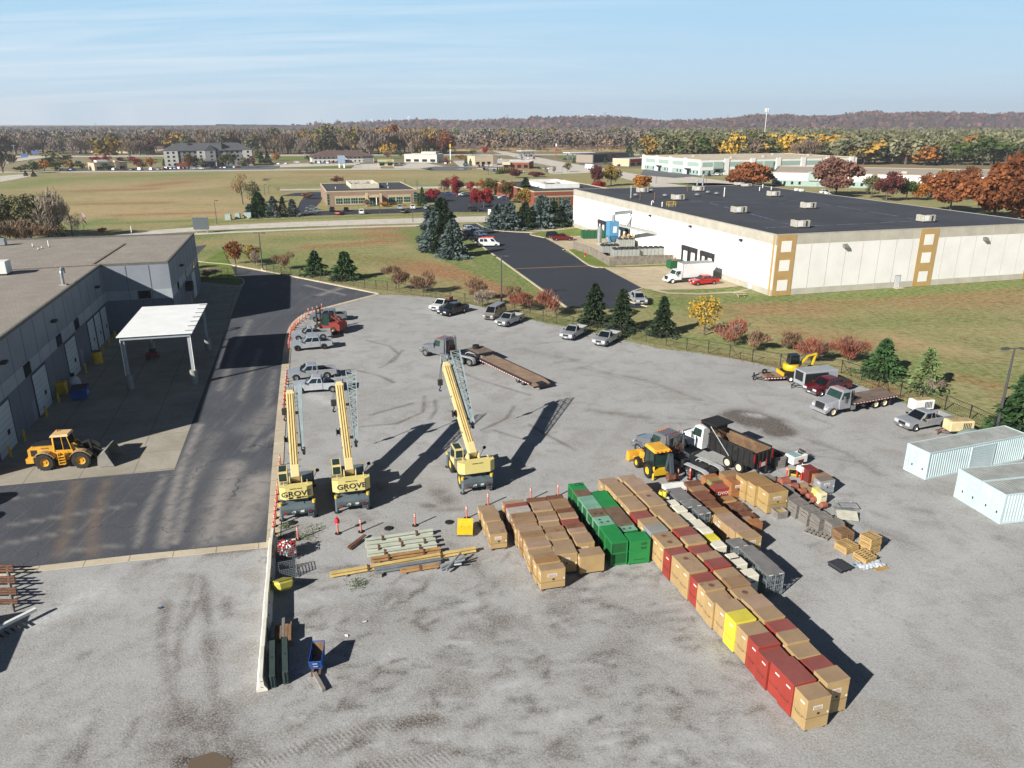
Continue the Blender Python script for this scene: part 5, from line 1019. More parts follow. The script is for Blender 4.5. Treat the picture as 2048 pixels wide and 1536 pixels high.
RB=paint('tipper_black','1b1b1c',.6,0,.3,1.5,.25,'4a3626');RI=paint('tipper_rust','66503a',.9,0,.3,1.2,.35,'4f3421')
x0,x1,zf,zt=-4.3,.9,1.15,2.55
m=MB();m.box(x0,x1,-1.22,-1.14,zf,zt);m.box(x0,x1,1.14,1.22,zf,zt);m.box(x0,x1,-1.14,1.14,zf-.1,zf);m.box(x1-.1,x1,-1.14,1.14,zf,zt+.55)
for i in range(8):
 for s in(-1,1):m.box(x0+.3+i*.66,x0+.42+i*.66,s*1.22,s*1.3,zf,zt)
for s in(-1,1):m.box(x0,x1,s*1.14,s*1.32,zt,zt+.12)
m.hexa([(x1-.1,-1.2,zt+.45),(x1+1.1,-1.2,zt+.75),(x1+1.1,1.2,zt+.75),(x1-.1,1.2,zt+.45),(x1-.1,-1.2,zt+.58),(x1+1.1,-1.2,zt+.85),(x1+1.1,1.2,zt+.85),(x1-.1,1.2,zt+.58)])
m.build('tipper_body',RB,du)
m=MB();m.box(x0+.02,x1-.12,-1.13,1.13,zf+.01,zf+.04);m.box(x0,x1-.12,-1.13,-1.10,zf,zt+.01);m.box(x0,x1-.12,1.10,1.13,zf,zt+.01);m.box(x1-.14,x1-.11,-1.1,1.1,zf+.05,zt+.3);m.hexa([(x1-1.2,-.35,zf),(x1-.15,-.35,zf),(x1-.15,.35,zf),(x1-1.2,.35,zf),(x1-.5,-.2,zf+1.1),(x1-.15,-.25,zf+1.3),(x1-.15,.25,zf+1.3),(x1-.5,.2,zf+1.1)]);m.build('tipper_lining',RI,du)
g_=MB();g_.box(x0-.1,x0-.01,-1.22,1.22,zf-.1,zt-.1);[g_.box(x0-.18,x0-.1,y_-.06,y_+.06,zf-.1,zt-.12)for y_ in(-1.1,-.55,0,.55,1.1)];g_=g_.build('tailgate',RB,du)
for y_ in(-1.2,1.2):MB().box(x0-.24,x0-.17,y_-.07,y_+.07,zf+.5,zt-.1).build('taillight',REDL,du)
for y_ in(-.4,.4):MB().box(x0-.26,x0-.2,y_-.05,y_+.05,zf-.1,zf+.5).build('reflector',STRIPER,du)
MB().box(x0-.25,x0-.2,-.28,.28,zf-.05,zf+.3).build('plate',PLATE,du)
MB().box(x1-.8,x1+1.2,-1.15,1.15,zt+.9,zt+1.02).build('tarp_roll',BLACK,du);MB().tube([(x1-.3,1.38,zt+.9),(-1.8,1.4,1.4)],.045).build('tarp_arm',GALV,du)
m=MB();[m.box(-4.6,-4.4,s*.55-.1,s*.55+.1,.4,1.0)for s in(-1,1)];m.build('mud_flap',BLACK,du)
c,h=place(zc3(1278,828),zc3(1730,800),1,1.0);bt=thing('box_truck','white box truck at the warehouse dock','truck',c,h)
F=truck_cab(bt,2.0,WHT,1.3,1.12,2.55);MB().box(-4.6,4.3,-.42,.42,.6,.95).build('frame',DKBLUE,bt)
bx_=MB().cbox(-4.9,1.85,-1.25,1.25,1.05,3.85,.04).build('cargo_box',WHT,bt);MB().box(-4.95,1.9,-1.28,1.28,3.85,3.9).build('roof',GALV,bt)
m=MB();m.box(-4.9,1.85,1.25,1.28,1.0,1.12);m.box(1.85,1.9,1.2,1.28,1.0,3.9);m.build('trim',GALV,bt)
for s in(-1,1):wheel(bt,3.9,s*.98,.5,.28,WHITE,rr=.62)
dual(bt,-2.9,.5,rim=WHITE)
copy_tree(bt,P(1184,340),R(-35),'white box truck driving on the crossroad',None)
t=thing('semi_trailer','long dark trailer on the far highway at the right','trailer',P(1330,310),.02);MB().cbox(-9,9,-1.3,1.3,1.2,4.1,.08).build('body',DARKP,t);[wheel(t,x,y_,.5,.3)for x in(-7,-5.8,6)for y_ in(-1,1)]
a,b=zc8(885,690),zc8(1440,555);c=(zc8(760,640)+zc8(1440,550))/2
A0,A1=P(1480+790*.13672,680+430*.13672,2.2),P(1480+1280*.13672,680+325*.13672,2.2)
A2=P(1480+968*.13672,680+452*.13672,2.2);ctn=(A2+A1)/2;hdx=math.atan2((A0-A1).y,(A0-A1).x);LL=(A0-A1).length
A3=P(1480+1455*.13672,680+405*.13672,2.2);hdx=math.atan2((A2-A3).y,(A2-A3).x);LL=(A2-A3).length;ctn=(A0+A3)/2
et=thing('cargo_trailer','grey enclosed cargo trailer with black panels beside the red pickup','trailer',(ctn.x,ctn.y,0),hdx)
GREYT=paint('trailer_grey','9fa4a8',.4,.2,.06);MB().cbox(-LL/2,LL/2,-1.05,1.05,.45,2.2,.05).build('body',GREYT,et)
MB().prism([(LL/2+.02,.62),(LL/2+.04,1.9)],-.75,.75).build('front_panel',PLASTIC,et)if False else MB().box(LL/2,LL/2+.03,-.72,.72,.95,2.05).build('front_panel',PLASTIC,et)
m=MB();m.prism([(LL/2-.05,.75),(LL/2-.05,2.0),(-LL*.18,2.0),(-LL*.32,.75)],1.05,1.075);m.build('side_panel',PLASTIC,et)
for s in(-1,1):
 for x in(-.5,-1.3):wheel(et,x,s*.98,.33,.2,CHROME)
m=MB();m.bar((LL/2,.6,.42),(LL/2+1.0,0,.42),.08,.1);m.bar((LL/2,-.6,.42),(LL/2+1.0,0,.42),.08,.1);m.box(LL/2+.8,LL/2+.9,-.05,.05,0,.55);m.build('tongue',DKBLUE,et);MB().box(-1.75,.0,1.05,1.12,.58,.72).build('fender',GALV,et)
f_,r_=zc8(330,620),zc8(715,605);c,h=place(f_,r_,1,.9);h=math.atan2((f_-r_).y,(f_-r_).x)
mt2=thing('equipment_trailer','low tilt trailer with red and white tape carrying a mini excavator','trailer',c+Vector((math.cos(h),math.sin(h),0))*-.8,h)
m=MB();m.box(-3.0,2.2,-1.0,1.0,.55,.63);m.build('deck',WOODL,mt2);m=MB();m.box(-3.0,2.2,-1.06,-.98,.42,.66);m.box(-3.0,2.2,.98,1.06,.42,.66);m.bar((2.2,.9,.5),(3.5,0,.5),.1,.14);m.bar((2.2,-.9,.5),(3.5,0,.5),.1,.14);m.box(3.2,3.35,-.06,.06,.05,1.0);m.build('frame',DKBLUE,mt2);striped(mt2,-.4,2.3,1.075,.47,.1,14)
for s in(-1,1):
 for x in(-.9,-1.75):wheel(mt2,x,s*1.16,.38,.22,WHITE)
m=MB();m.lathe([(.15,-.1),(.33,-.1),(.36,0),(.33,.1),(.15,.1)],14,(1.8,-.3,1.0),'y');m.build('spare_wheel',BLACK,mt2);MB().box(1.2,1.9,.1,.7,.63,.9).build('chain_box',RUSTP,mt2)
M0=Matrix.Translation(mt2 .location)@Matrix.Rotation(h,4,'Z')
ex=thing('mini_excavator','yellow mini excavator with folded arm on the tilt trailer','excavator',M0@Vector((-1.5,0,.64)),h+math.pi)
m=MB()
for s in(-1,1):m.prism([(-1.15,.28),(-.95,.02),(.95,.02),(1.15,.28),(.95,.52),(-.95,.52)],s*.98,s*.6)
m.build('track',BLACK,ex);MB().box(-.6,.6,-.6,.6,.2,.6).build('undercarriage',DUSTRUB,ex)
m=MB();m.lathe([(.01,.0),(.92,.0),(1.0,.15),(1.0,.62),(.9,.75),(.01,.75)],20,(-.1,0,.62),'z');m.build('body',YEL,ex,True)
A=[(-.55,-.5,1.3),(.75,-.5,1.3),(.75,.5,1.3),(-.55,.5,1.3),(-.45,-.45,2.45),(.6,-.45,2.45),(.6,.45,2.45),(-.45,.45,2.45)]
m=MB();m.hexa(A);m.build('cab',GLASS,ex);MB().cbox(-.55,.68,-.52,.52,2.45,2.56,.04).build('cab_roof',paint('navy_roof','1a2438',.5),ex)
m=MB();[m.bar(A[i],A[i+4],.08,.08)for i in range(4)];m.build('cab_post',PLASTIC,ex)
bm=MB();bm.bar((.85,0,1.05),(1.9,0,2.3),.22,.3,(0,1,0));bm.bar((1.9,0,2.3),(3.0,0,2.55),.2,.26,(0,1,0));bm.build('boom',YEL,ex);MB().bar((3.0,0,2.6),(2.6,0,1.1),.18,.22,(0,1,0)).build('arm',YEL,ex)
m=MB();m.bar((1.0,0,1.5),(1.8,0,2.6),.1,.1);m.bar((2.0,0,2.5),(2.9,0,2.75),.09,.09);m.build('ram',CHROME,ex);m=MB();m.prism([(2.6,1.1),(2.2,.95),(2.05,.5),(2.5,.25),(2.75,.6)],-.3,.3);m.build('bucket',PLASTIC,ex)
MB().box(-1.5,-1.35,-.95,.95,.05,.5).build('blade',YEL,ex)
# ---------------------------------------------------------------- heavy machines
CRY=paint('crane_yellow','cdbb88',.5,0,.07,.7,.06,'8a6a3a',fine=.1);CRYC=paint('counterweight_yellow','cfc078',.5,0,.05,.6);CRG=paint('crane_grey','5a666b',.55,0,.15,1.0,.1,'5c4a3c');CRGL=paint('jib_grey','8d9a9c',.55,.1,.15,1.2);RIMY=paint('rim_yellow','c8a83c',.5,0,.1);ROPE=paint('winch_rope','4a3a30',.8,0,.4,6);LETTER=paint('lettering_dark','2b2b2b',.6)
def crane(label,c,h,cwW,words,num,jib,Lb=10.2,el=29.0,yaw=0.0,top=True):
 t=thing('mobile_crane',label,'crane',c,h,'yellow mobile cranes parked side by side')
 m=MB();m.box(-2.9,3.0,-.5,.5,.75,1.35);m.box(-3.1,-2.45,-1.3,1.3,.62,1.3);m.box(2.4,3.0,-1.25,1.25,.62,1.25);m.box(-2.4,2.4,-.9,.9,1.2,1.45);m.box(.9,2.7,-1.3,1.3,1.45,1.56);m.box(-2.45,-.9,-1.3,-.75,1.5,1.6);m.box(-2.45,-.9,.75,1.3,1.5,1.6)
 m.hexa([(-3.1,-1.25,.55),(-2.5,-1.25,.55),(-2.5,1.25,.55),(-3.1,1.25,.55),(-3.25,-1.3,1.1),(-2.5,-1.3,1.1),(-2.5,1.3,1.1),(-3.25,1.3,1.1)]);m.build('carrier',CRG,t)
 MB().cbox(-2.5,-.9,-.72,.72,1.45,2.0,.05).build('engine_hood',CRG,t);g=MB()
 for i in range(10):
  for j in range(4):g.box(-2.53,-2.505,-.6+i*.12,-.52+i*.12,1.5+j*.11,1.57+j*.11)
 g.build('radiator_grille',PLASTIC,t)
 for x in(-1.7,1.75):
  for s in(-1,1):wheel(t,x,s*1.02,.76,.58,RIMY,DUSTRUB,True,.52)
 for x in(-2.85,2.75):
  for s in(-1,1):
   j=MB().cyl((x,s*1.28,.12),(x,s*1.28,1.55),.12,n=10).build('outrigger_jack',CRG,t,True)
   MB().cyl((x,s*1.28,1.3),(x,s*1.28,1.56),.135,n=10).build('jack_cap',RIMY,j,True);MB().cyl((x,s*1.28,.02),(x,s*1.28,.12),.24,n=10).build('foot',DUSTRUB,j)
 for y in(-.95,.95):MB().box(-3.3,-3.24,y-.12,y+.12,.72,.84).build('taillight',REDL,t)
 for y in(-.35,.3):MB().box(-3.3,-3.25,y-.14,y+.14,.78,.92).build('plate',PLATE,t)
 m=MB()
 for y in(-.62,.62):m.tube([(-3.3,y-.12,1.0),(-3.42,y-.12,.95),(-3.42,y+.12,.85),(-3.3,y+.12,.8)],.025,5)
 m.build('tow_ring',PLASTIC,t);m=MB()
 for k in range(3):m.box(-3.2,-2.95,-1.2,-.75,.25+k*.2,.29+k*.2)
 m.box(-3.2,-3.15,-1.2,-1.16,.2,.8);m.box(-3.2,-3.15,-.79,-.75,.2,.8);m.build('step',CRG,t)
 w=cwW/2;ch=.45
 cwm=MB();cwm.prism([(-2.25,-w),(-2.75,-w),(-3.05,-w+ch),(-3.05,w-ch),(-2.75,w),(-2.25,w)],1.85,2.85,'z');cwm.build('counterweight',CRYC,t)
 m=MB();m.box(-2.25,.9,-.55,.55,1.5,1.75);m.box(-2.24,-.6,-w+.05,-.6,1.75,2.1);m.box(-2.24,-.9,.6,w-.05,1.75,2.45);m.build('turntable',CRG if not top else paint('deck_grey','6d6a60',.8,0,.15),t)
 m=MB()
 for s in(-1,1):m.prism([(-2.1,1.75),(-.2,1.75),(-.9,2.6),(-1.5,3.15),(-1.95,3.1)],s*.5,s*.42)
 m.build('boom_bracket',CRY,t)
 for x in(-1.75,-1.15):
  m=MB();m.lathe([(.24,-.38),(.24,.38)],14,(x,0,2.2),'y');m.build('winch_drum',ROPE,t,True);m=MB()
  for s in(-1,1):m.lathe([(.01,s*.38),(.36,s*.38),(.36,s*.41),(.01,s*.41)],14,(x,0,2.2),'y')
  m.box(x-.06,x+.06,-.4,.4,2.45,2.5);m.build('winch_flange',GALV,t,True)
 A=[(-.75,.62,1.6),(1.05,.62,1.6),(1.05,1.42,1.6),(-.75,1.42,1.6),(-.7,.64,3.2),(.75,.64,3.2),(.75,1.40,3.2),(-.7,1.40,3.2)]
 m=MB();m.hexa(A);m.build('cab',CRY,t)
 MB().sub(A[4],A[5],A[6],A[7],.12,.92,.12,.88,.02).build('roof_window',GLASSG,t);MB().sub(A[0],A[3],A[7],A[4],.12,.88,.52,.92,-.02).build('rear_window',GLASSG,t);MB().sub(A[2],A[1],A[5],A[6],.06,.94,.2,.95,-.02).build('windshield',GLASSG,t)
 MB().sub(A[3],A[2],A[6],A[7],.08,.45,.45,.92,-.02).build('side_window',GLASSG,t);MB().sub(A[3],A[2],A[6],A[7],.5,.92,.3,.92,-.02).build('side_window',GLASSG,t)
 MB().cbox(-1.1,-.78,.62,1.1,1.75,2.25).build('tool_box',TAUPE,t)
 e=R(el);u=Vector((math.cos(e)*math.cos(yaw),math.cos(e)*math.sin(yaw),math.sin(e)));p0=Vector((-1.55,0,2.85));k=Vector((0,0,1))-u*u.z;k.normalize();sd_=u.cross(k)
 def sec(a,b,w_,h_,mat,nm,par=t):
  m=MB();P0=p0+u*a;P1=p0+u*b
  hw,hh=w_/2,h_/2;pr=[(-hw,-hh+.08),(-hw+.1,-hh),(hw-.1,-hh),(hw,-hh+.08),(hw,hh),(hw-.04,hh+.015),(-hw+.04,hh+.015),(-hw,hh)]
  vs=[P0+sd_*x+k*z for x,z in pr]+[P1+sd_*x+k*z for x,z in pr];n=len(pr)
  m.add(vs,[tuple(range(n))[::-1],tuple(range(n,2*n))]+[(i,(i+1)%n,(i+1)%n+n,i+n)for i in range(n)])
  return m.build(nm,mat,par)
 bm=sec(0,Lb*.9,.66,.78,CRY,'boom');sec(Lb*.9,Lb*.925,.72,.84,CRY,'boom_collar',bm);sec(Lb*.925,Lb*.955,.54,.64,CRY,'inner_section',t);sec(Lb*.955,Lb,.42,.52,GALV,'boom_nose',t)
 m=MB()
 for y in(-.2,0,.2):m.bar(p0+u*1.2+sd_*y+k*.43,p0+u*Lb*.9+sd_*y+k*.43,.035,.05)
 m.build('boom_rib',paint('rib_ochre','a8873c',.6,0,.2),bm)
 m=MB();[m.bar(p0+u*a+sd_*s*.36+k*.1,p0+u*(a+.12)+sd_*s*.36+k*.1,.1,.1)for a in(2.5,4.6,6.8)for s in(-1,1)];m.build('boom_lug',RUSTP,bm)
 N=p0+u*Lb;m=MB()
 for s in(-.16,0,.16):m.lathe([(.02,s-.05),(.3,s-.05),(.25,s),(.3,s+.05),(.02,s+.05)],12,tuple(N+Vector((0,0,-.1))),'y')
 m.build('sheave',DUSTRUB,t);m=MB();m.box(N.x-.1,N.x+.25,-.34,-.28,N.z-.5,N.z+.4);m.box(N.x-.1,N.x+.25,.28,.34,N.z-.5,N.z+.4);m.build('nose_plate',CRGL,t)
 hk=p0+u*(Lb*.93)+Vector((0,.62,-1.5));m=MB();m.cbox(hk.x-.14,hk.x+.14,hk.y-.24,hk.y+.24,hk.z-.35,hk.z+.25,.05);m=m.build('hook_block',DUSTRUB,t);q=MB();q.tube([(hk.x,hk.y,hk.z-.3),(hk.x,hk.y,hk.z-.6),(hk.x,hk.y+.12,hk.z-.8),(hk.x,hk.y+.02,hk.z-.95),(hk.x,hk.y-.12,hk.z-.85)],.06,6);q.build('hook',DUSTRUB,m);q=MB();[q.tube([(hk.x,hk.y+y,hk.z+.2),tuple(N+Vector((0,.25+y*.3,-.1)))],.018,4)for y in(-.12,0,.12)];q.build('hoist_rope',BLACK,m)
 rl=p0+u*(Lb*.42)+sd_*-.55;m=MB();m.lathe([(.03,-.16),(.34,-.16),(.34,-.12),(.2,-.1),(.2,.1),(.34,.12),(.34,.16),(.03,.16)],14,tuple(rl),'y');m.build('cable_reel',BLACK,t)
 MB().bar(p0+u*.9+k*-.6,p0+u*4.2+k*-.42,.26,.26).build('lift_ram',GALV,t)
 J=lambda a,x,z:p0+u*a+sd_*(.5+x)+k*(z-.1)
 a0,a1=Lb*.30,Lb*1.05;m=MB()
 if jib=='box':
  m.hexa([J(a0,.1,-.1),J(a0,.35,-.1),J(a0,.35,.2),J(a0,.1,.2),J(a1,.05,-.2),J(a1,.55,-.2),J(a1,.55,.3),J(a1,.05,.3)])
 else:
  W_=lambda a:.28+.62*max(0,(a-a0))/(a1-a0);n=17
  for i in range(n):
   a,b=a0+(a1-a0)*i/n,a0+(a1-a0)*(i+1)/n
   for z in(0,1):
    wa_,wb_=W_(a),W_(b);za,zb=(wa_*.8 if z else 0),(wb_*.8 if z else 0)
    for x in(0,1):m.bar(J(a,.2+x*wa_,za),J(b,.2+x*wb_,zb),.08,.08)
    if i%2:m.bar(J(a,.2,za),J(b,.2+wb_,zb),.045,.045)
    else:m.bar(J(a,.2+wa_,za),J(b,.2,zb),.045,.045)
    m.bar(J(b,.2,zb),J(b,.2+wb_,zb),.04,.04)
   for x in(0,1):m.bar(J(a,.2+x*W_(a),0),J(b,.2+x*W_(b),W_(b)*.8),.045,.045)
  if jib=='both':m.hexa([J(a0+.6,.04,-.1),J(a0+.6,.16,-.1),J(a0+.6,.16,.3),J(a0+.6,.04,.3),J(a1-1,.04,-.1),J(a1-1,.16,-.1),J(a1-1,.16,.3),J(a1-1,.04,.3)])
  m.hexa([J(a0+.2,.2,0),J(a0+.2,.5,0),J(a0+1.6,.58,0),J(a0+1.6,.2,0),J(a0+.2,.2,.26),J(a0+.2,.5,.26),J(a0+1.6,.58,.3),J(a0+1.6,.2,.3)])
 jb=m.build('jib',CRGL,t);m=MB();m.lathe([(.02,-.08),(.2,-.08),(.2,.08),(.02,.08)],10,tuple(J(a0-.25,.32,.0)),'y');m.bar(J(a0-.35,.3,0),J(a0+.2,.34,.1),.22,.25);m.build('jib_sheave',PLASTIC,jb)
 for a in(Lb*.36,Lb*.72):MB().bar(J(a,-.2,0),J(a,.35,0),.16,.22).build('jib_bracket',YELO,t)
 if words:
  text(t,words,.62,LETTER,(-3.062,0,2.30),(R(90),0,R(-90)),'lettering',.012,1.15);
 if num:text(t,num,.2,LETTER,(-3.062 if words else-3.26,-w+.75,1.98),(R(90),0,R(-90)),'fleet_number')
 text(t,'CENTRAL CRANE',.12,LETTER,(-3.062,0,2.75),(R(90),0,R(-90)),'small_lettering');
 if words:
  m=MB();[m.lathe([(.01,-.01),(.09,-.01),(.09,.01),(.01,.01)],10,(-3.06,y,1.98),'x')for y in(-.35,.45)]if num is None else[m.box(-3.07,-3.05,y-.16,y+.16,1.9,2.05)for y in(.45,-.15)];m.build('lamp_hole',PLASTIC,t)
 m=MB();m.lathe([(.01,-.02),(.16,-.02),(.16,.02),(.01,.02)],10,(1.0,-1.75,2.3),'x');m.tube([(1.0,-1.3,1.5),(1.0,-1.75,2.3)],.025,5);m.build('mirror',PLASTIC,t)
 m=MB();[m.tube([(-2.5,s*w*.7,2.85),(-2.5,s*w*.7,3.05),(-2.2,s*w*.7,3.05),(-2.2,s*w*.7,2.85)],.03,5)for s in(-1,1)];m.build('lift_eye',CRY,t)
 return t
hc=R(105.5);fwd=Vector((math.cos(hc),math.sin(hc),0))
crane('yellow mobile crane with solid grey jib nearest the orange posts',P(598,1040)+fwd*3.1,hc,2.55,'GROVE','18034','box',9.8,30)
crane('yellow mobile crane with lattice jib, middle one of three',P(707,1024)+fwd*3.1,hc,3.0,'GROVE',None,'lattice',10.4,29)
hc3=R(108.0);fwd=Vector((math.cos(hc3),math.sin(hc3),0));rr3=Vector((-2.9,58.7,0))
crane('yellow mobile crane with blank counterweight, farthest right of three',rr3+fwd*3.1,hc3,3.15,None,None,'both',11.6,29)
c,h=place(zc6(1180,822),zc6(560,864),-1,1.05)
wl=thing('wheel_loader','yellow wheel loader with grey bucket lowered by the workshop','loader',c,h)
k=.98;wbx=1.55
for x in(wbx,-wbx):
 for s in(-1,1):wheel(wl,x,s*1.02,.80,.62,YELO,DUSTRUB,True,.5)
m=MB();m.prism([(-3.0,1.0),(-3.0,1.9),(-2.6,2.15),(-.7,2.2),(-.7,1.2),(-1.0,.95)],-.72,.72);m.box(-.9,.4,-.75,.75,.75,1.55);m.box(-3.15,-2.5,-1.05,1.05,.7,1.15);m.build('body',YELO,wl)
MB().box(-2.55,-.75,-.6,.6,2.18,2.26).build('hood',PLASTIC,wl);m=MB();m.box(-2.75,-2.2,-.735,-.72,1.25,1.85);m.box(-2.75,-2.2,.72,.735,1.25,1.85);m.box(-3.02,-3.0,-.55,.55,1.2,1.85);m.build('grille',PLASTIC,wl)
A=[(-.75,-.68,1.55),(.75,-.68,1.55),(.75,.68,1.55),(-.75,.68,1.55),(-.72,-.62,3.0),(.45,-.62,3.0),(.45,.62,3.0),(-.72,.62,3.0)]
MB().hexa(A).build('cab_glass',GLASS,wl);m=MB();m.bar(A[0],A[4],.14,.14);m.bar(A[3],A[7],.14,.14);m.bar(A[1],A[5],.06,.06);m.bar(A[2],A[6],.06,.06);m.bar((.05,-.69,1.6),(.0,-.64,3.0),.06,.06);m.bar((.05,.69,1.6),(.0,.64,3.0),.06,.06);m.box(-.78,.8,-.72,.72,1.4,1.72);m.build('cab_frame',YELO,wl)
MB().hexa([(-.95,-.75,3.0),(.6,-.7,3.0),(.6,.7,3.0),(-.95,.75,3.0),(-.85,-.68,3.18),(.55,-.6,3.2),(.55,.6,3.2),(-.85,.68,3.18)]).build('cab_roof',paint('faded_cream','c9a877',.5,0,.1),wl);MB().cyl((-.6,.3,3.18),(-.6,.3,3.35),.07).build('beacon',AMBER,wl)
for x in(wbx,-wbx):
 for s in(-1,1):
  pr=[(x+1.0*math.cos(a),.8+1.0*math.sin(a))for a in np.linspace(R(25),R(150),8)];MB().prism(pr+[(p[0],p[1]-.07)for p in pr[::-1]],s*.75,s*1.36).build('fender',paint('fender_faded','a58a62',.6),wl)
m=MB()
for i in range(4):m.box(-.35,.15,-1.2,-.78,.45+i*.26,.5+i*.26)
m.box(-.4,-.35,-1.15,-.8,.45,1.5);m.box(.15,.2,-1.15,-.8,.45,1.5);m.build('step',YELO,wl)
m=MB()
for s in(-1,1):m.prism([(.4,1.1),(1.3,1.0),(1.3,1.9),(.9,2.3),(.5,2.2)],s*.5,s*.38)
m.build('front_frame',YELO,wl);m=MB()
for s in(-1,1):m.bar((.9,s*.55,2.1),(2.1,s*.55,1.35),.14,.42,(0,1,0));m.bar((2.1,s*.55,1.35),(3.0,s*.55,.55),.14,.36,(0,1,0))
m.bar((2.1,-.55,1.3),(2.1,.55,1.3),.2,.2);m.build('lift_arm',PLASTIC,wl);m=MB();m.bar((1.2,0,2.0),(2.1,0,2.25),.18,.18);m.bar((2.05,0,2.35),(2.2,0,1.5),.18,.3,(0,1,0));m.bar((2.1,0,1.8),(3.0,0,1.2),.14,.14);m.build('tilt_link',PLASTIC,wl)
BKT=paint('bucket_grey','86837c',.6,.2,.2,1.2);pr=[(2.95,.35),(3.05,.08),(4.35,.05),(4.35,.12),(3.2,.17),(3.12,.4),(3.2,1.0),(3.75,1.5),(3.68,1.56),(3.05,1.1)]
m=MB();m.prism(pr,-1.4,1.4)
for s in(-1,1):m.prism([(2.95,.35),(3.05,.08),(4.35,.05),(3.75,1.5),(3.05,1.1)],s*1.4,s*1.44)
m.build('bucket',BKT,wl);text(wl,'VOLVO',.2,LETTER,(-1.5,-.73,1.95),(R(90),0,0),'lettering')
MB().tube([(-1.2,.3,2.2),(-1.2,.3,2.7)],.07).build('exhaust',PLASTIC,wl)
c,h=place(zc4(215,602),zc4(372,738),1,.95)
bh=thing('backhoe_loader','yellow backhoe loader with folded grey hoe beside the tan boxes','backhoe',c,h)
for s in(-1,1):wheel(bh,1.15,s*.9,.5,.36,MATS['rim_yellow']if False else YEL,BLACK,True,.55);wheel(bh,-1.05,s*.92,.68,.46,YEL,BLACK,True,.55)
m=MB();m.box(-1.5,1.6,-.5,.5,.6,.95);m.hexa([(.2,-.5,.9),(1.8,-.45,.9),(1.8,.45,.9),(.2,.5,.9),(.2,-.48,1.6),(1.75,-.4,1.35),(1.75,.4,1.35),(.2,.48,1.6)]);m.build('body',YELO,bh);MB().box(.3,1.7,-.3,.3,1.56,1.64).build('hood',PLASTIC,bh)
A=[(-1.45,-.75,1.0),(.25,-.75,1.0),(.25,.75,1.0),(-1.45,.75,1.0),(-1.4,-.72,2.55),(.05,-.72,2.55),(.05,.72,2.55),(-1.4,.72,2.55)]
MB().hexa(A).build('cab_glass',GLASSG,bh);m=MB();[m.bar(A[i],A[i+4],.08,.08)for i in range(4)];[m.bar(A[i],A[(i+1)%4],.07,.07)for i in range(4)];m.bar((-.6,-.76,1),(-.65,-.73,2.5),.07,.07);m.bar((-.6,.76,1),(-.65,.73,2.5),.07,.07);m.build('cab_frame',PLASTIC,bh)
MB().hexa([(-1.75,-.85,2.55),(.25,-.85,2.55),(.25,.85,2.55),(-1.75,.85,2.55),(-1.55,-.7,2.78),(.1,-.7,2.78),(.1,.7,2.78),(-1.55,.7,2.78)]).build('cab_roof',YELO,bh)
for y in(-.6,-.2,.2,.6):MB().box(-1.78,-1.7,y-.06,y+.06,2.58,2.68).build('roof_lamp',AMBER,bh)
for s in(-1,1):pr=[(-1.05+.85*math.cos(a),.68+.82*math.sin(a))for a in np.linspace(R(10),R(170),8)];MB().prism(pr+[(p[0],p[1]-.06)for p in pr[::-1]],s*.7,s*1.16).build('fender',PLASTIC,bh)
m=MB();[m.bar((.5,s*.62,1.2),(2.4,s*.62,.5),.12,.2,(0,1,0))for s in(-1,1)];m.build('loader_arm',YELO,bh)
m=MB();m.prism([(2.3,.3),(2.45,.06),(3.1,.04),(3.1,.1),(2.5,.2),(2.5,.75),(2.9,.95),(2.85,1.0),(2.35,.85)],-1.1,1.1);[m.prism([(2.3,.3),(2.45,.06),(3.1,.04),(2.9,.95),(2.35,.85)],s*1.1,s*1.14)for s in(-1,1)];m.build('loader_bucket',YELO,bh)
MB().tube([(1.2,.25,1.4),(1.2,.25,2.2)],.06).build('exhaust',PLASTIC,bh)
m=MB();m.box(-1.9,-1.5,-.9,.9,.45,1.0);[m.bar((-1.75,s*.85,1.3),(-1.85,s*.95,.1),.16,.16)for s in(-1,1)];m.build('hoe_frame',YEL,bh)
HOE=paint('hoe_grey','3c444c',.5,0,.12);m=MB();m.bar((-2.0,-.35,.9),(-2.35,-.4,2.6),.3,.4,(0,1,0));m.build('hoe_boom',HOE,bh);m=MB();m.bar((-2.35,-.4,2.55),(-2.75,-.4,.9),.24,.3,(0,1,0));m.build('hoe_arm',HOE,bh);MB().bar((-2.05,-.62,2.3),(-2.5,-.62,.8),.1,.1).build('hoe_ram',CHROME,bh)
m=MB();m.prism([(-2.75,.95),(-2.35,.85),(-2.25,.35),(-2.6,.1),(-2.95,.45)],-.75,-.05);m.build('hoe_bucket',paint('bucket_rust','6a4430',.8,0,.3,2),bh);text(bh,'DEERE',.3,WHITE,(-2.36,-.13,1.75),(R(90),R(-80),R(0)),'lettering')if False else None
c,h=place(zc7(560,500),zc7(865,532),1,1.0)
REDF=paint('forklift_red','7a2a20',.5,0,.12,1.2,.05);fk=thing('forklift','heavy red forklift with dark mast between parked pickups','forklift',c,h)
for s in(-1,1):wheel(fk,1.3,s*1.0,.62,.5,paint('rim_tan','9c8468',.7),DUSTRUB);wheel(fk,-1.3,s*.95,.58,.42,MATS['rim_tan'],DUSTRUB)
m=MB();m.box(-1.3,1.7,-.85,.85,.6,1.15);m.prism([(-2.4,.6),(-.6,.75),(-.6,1.75),(-2.0,1.85),(-2.45,1.5)],-1.05,1.05);m.build('body',REDF,fk)
A=[(-.55,-.7,1.15),(.9,-.7,1.15),(.9,.7,1.15),(-.55,.7,1.15),(-.45,-.65,2.75),(.7,-.65,2.75),(.7,.65,2.75),(-.45,.65,2.75)]
MB().hexa(A).build('cab_glass',GLASSG,fk);m=MB();[m.bar(A[i],A[i+4],.1,.1)for i in range(4)];m.box(-.5,.75,-.7,.7,2.74,2.84);m.build('cab_frame',PLASTIC,fk)
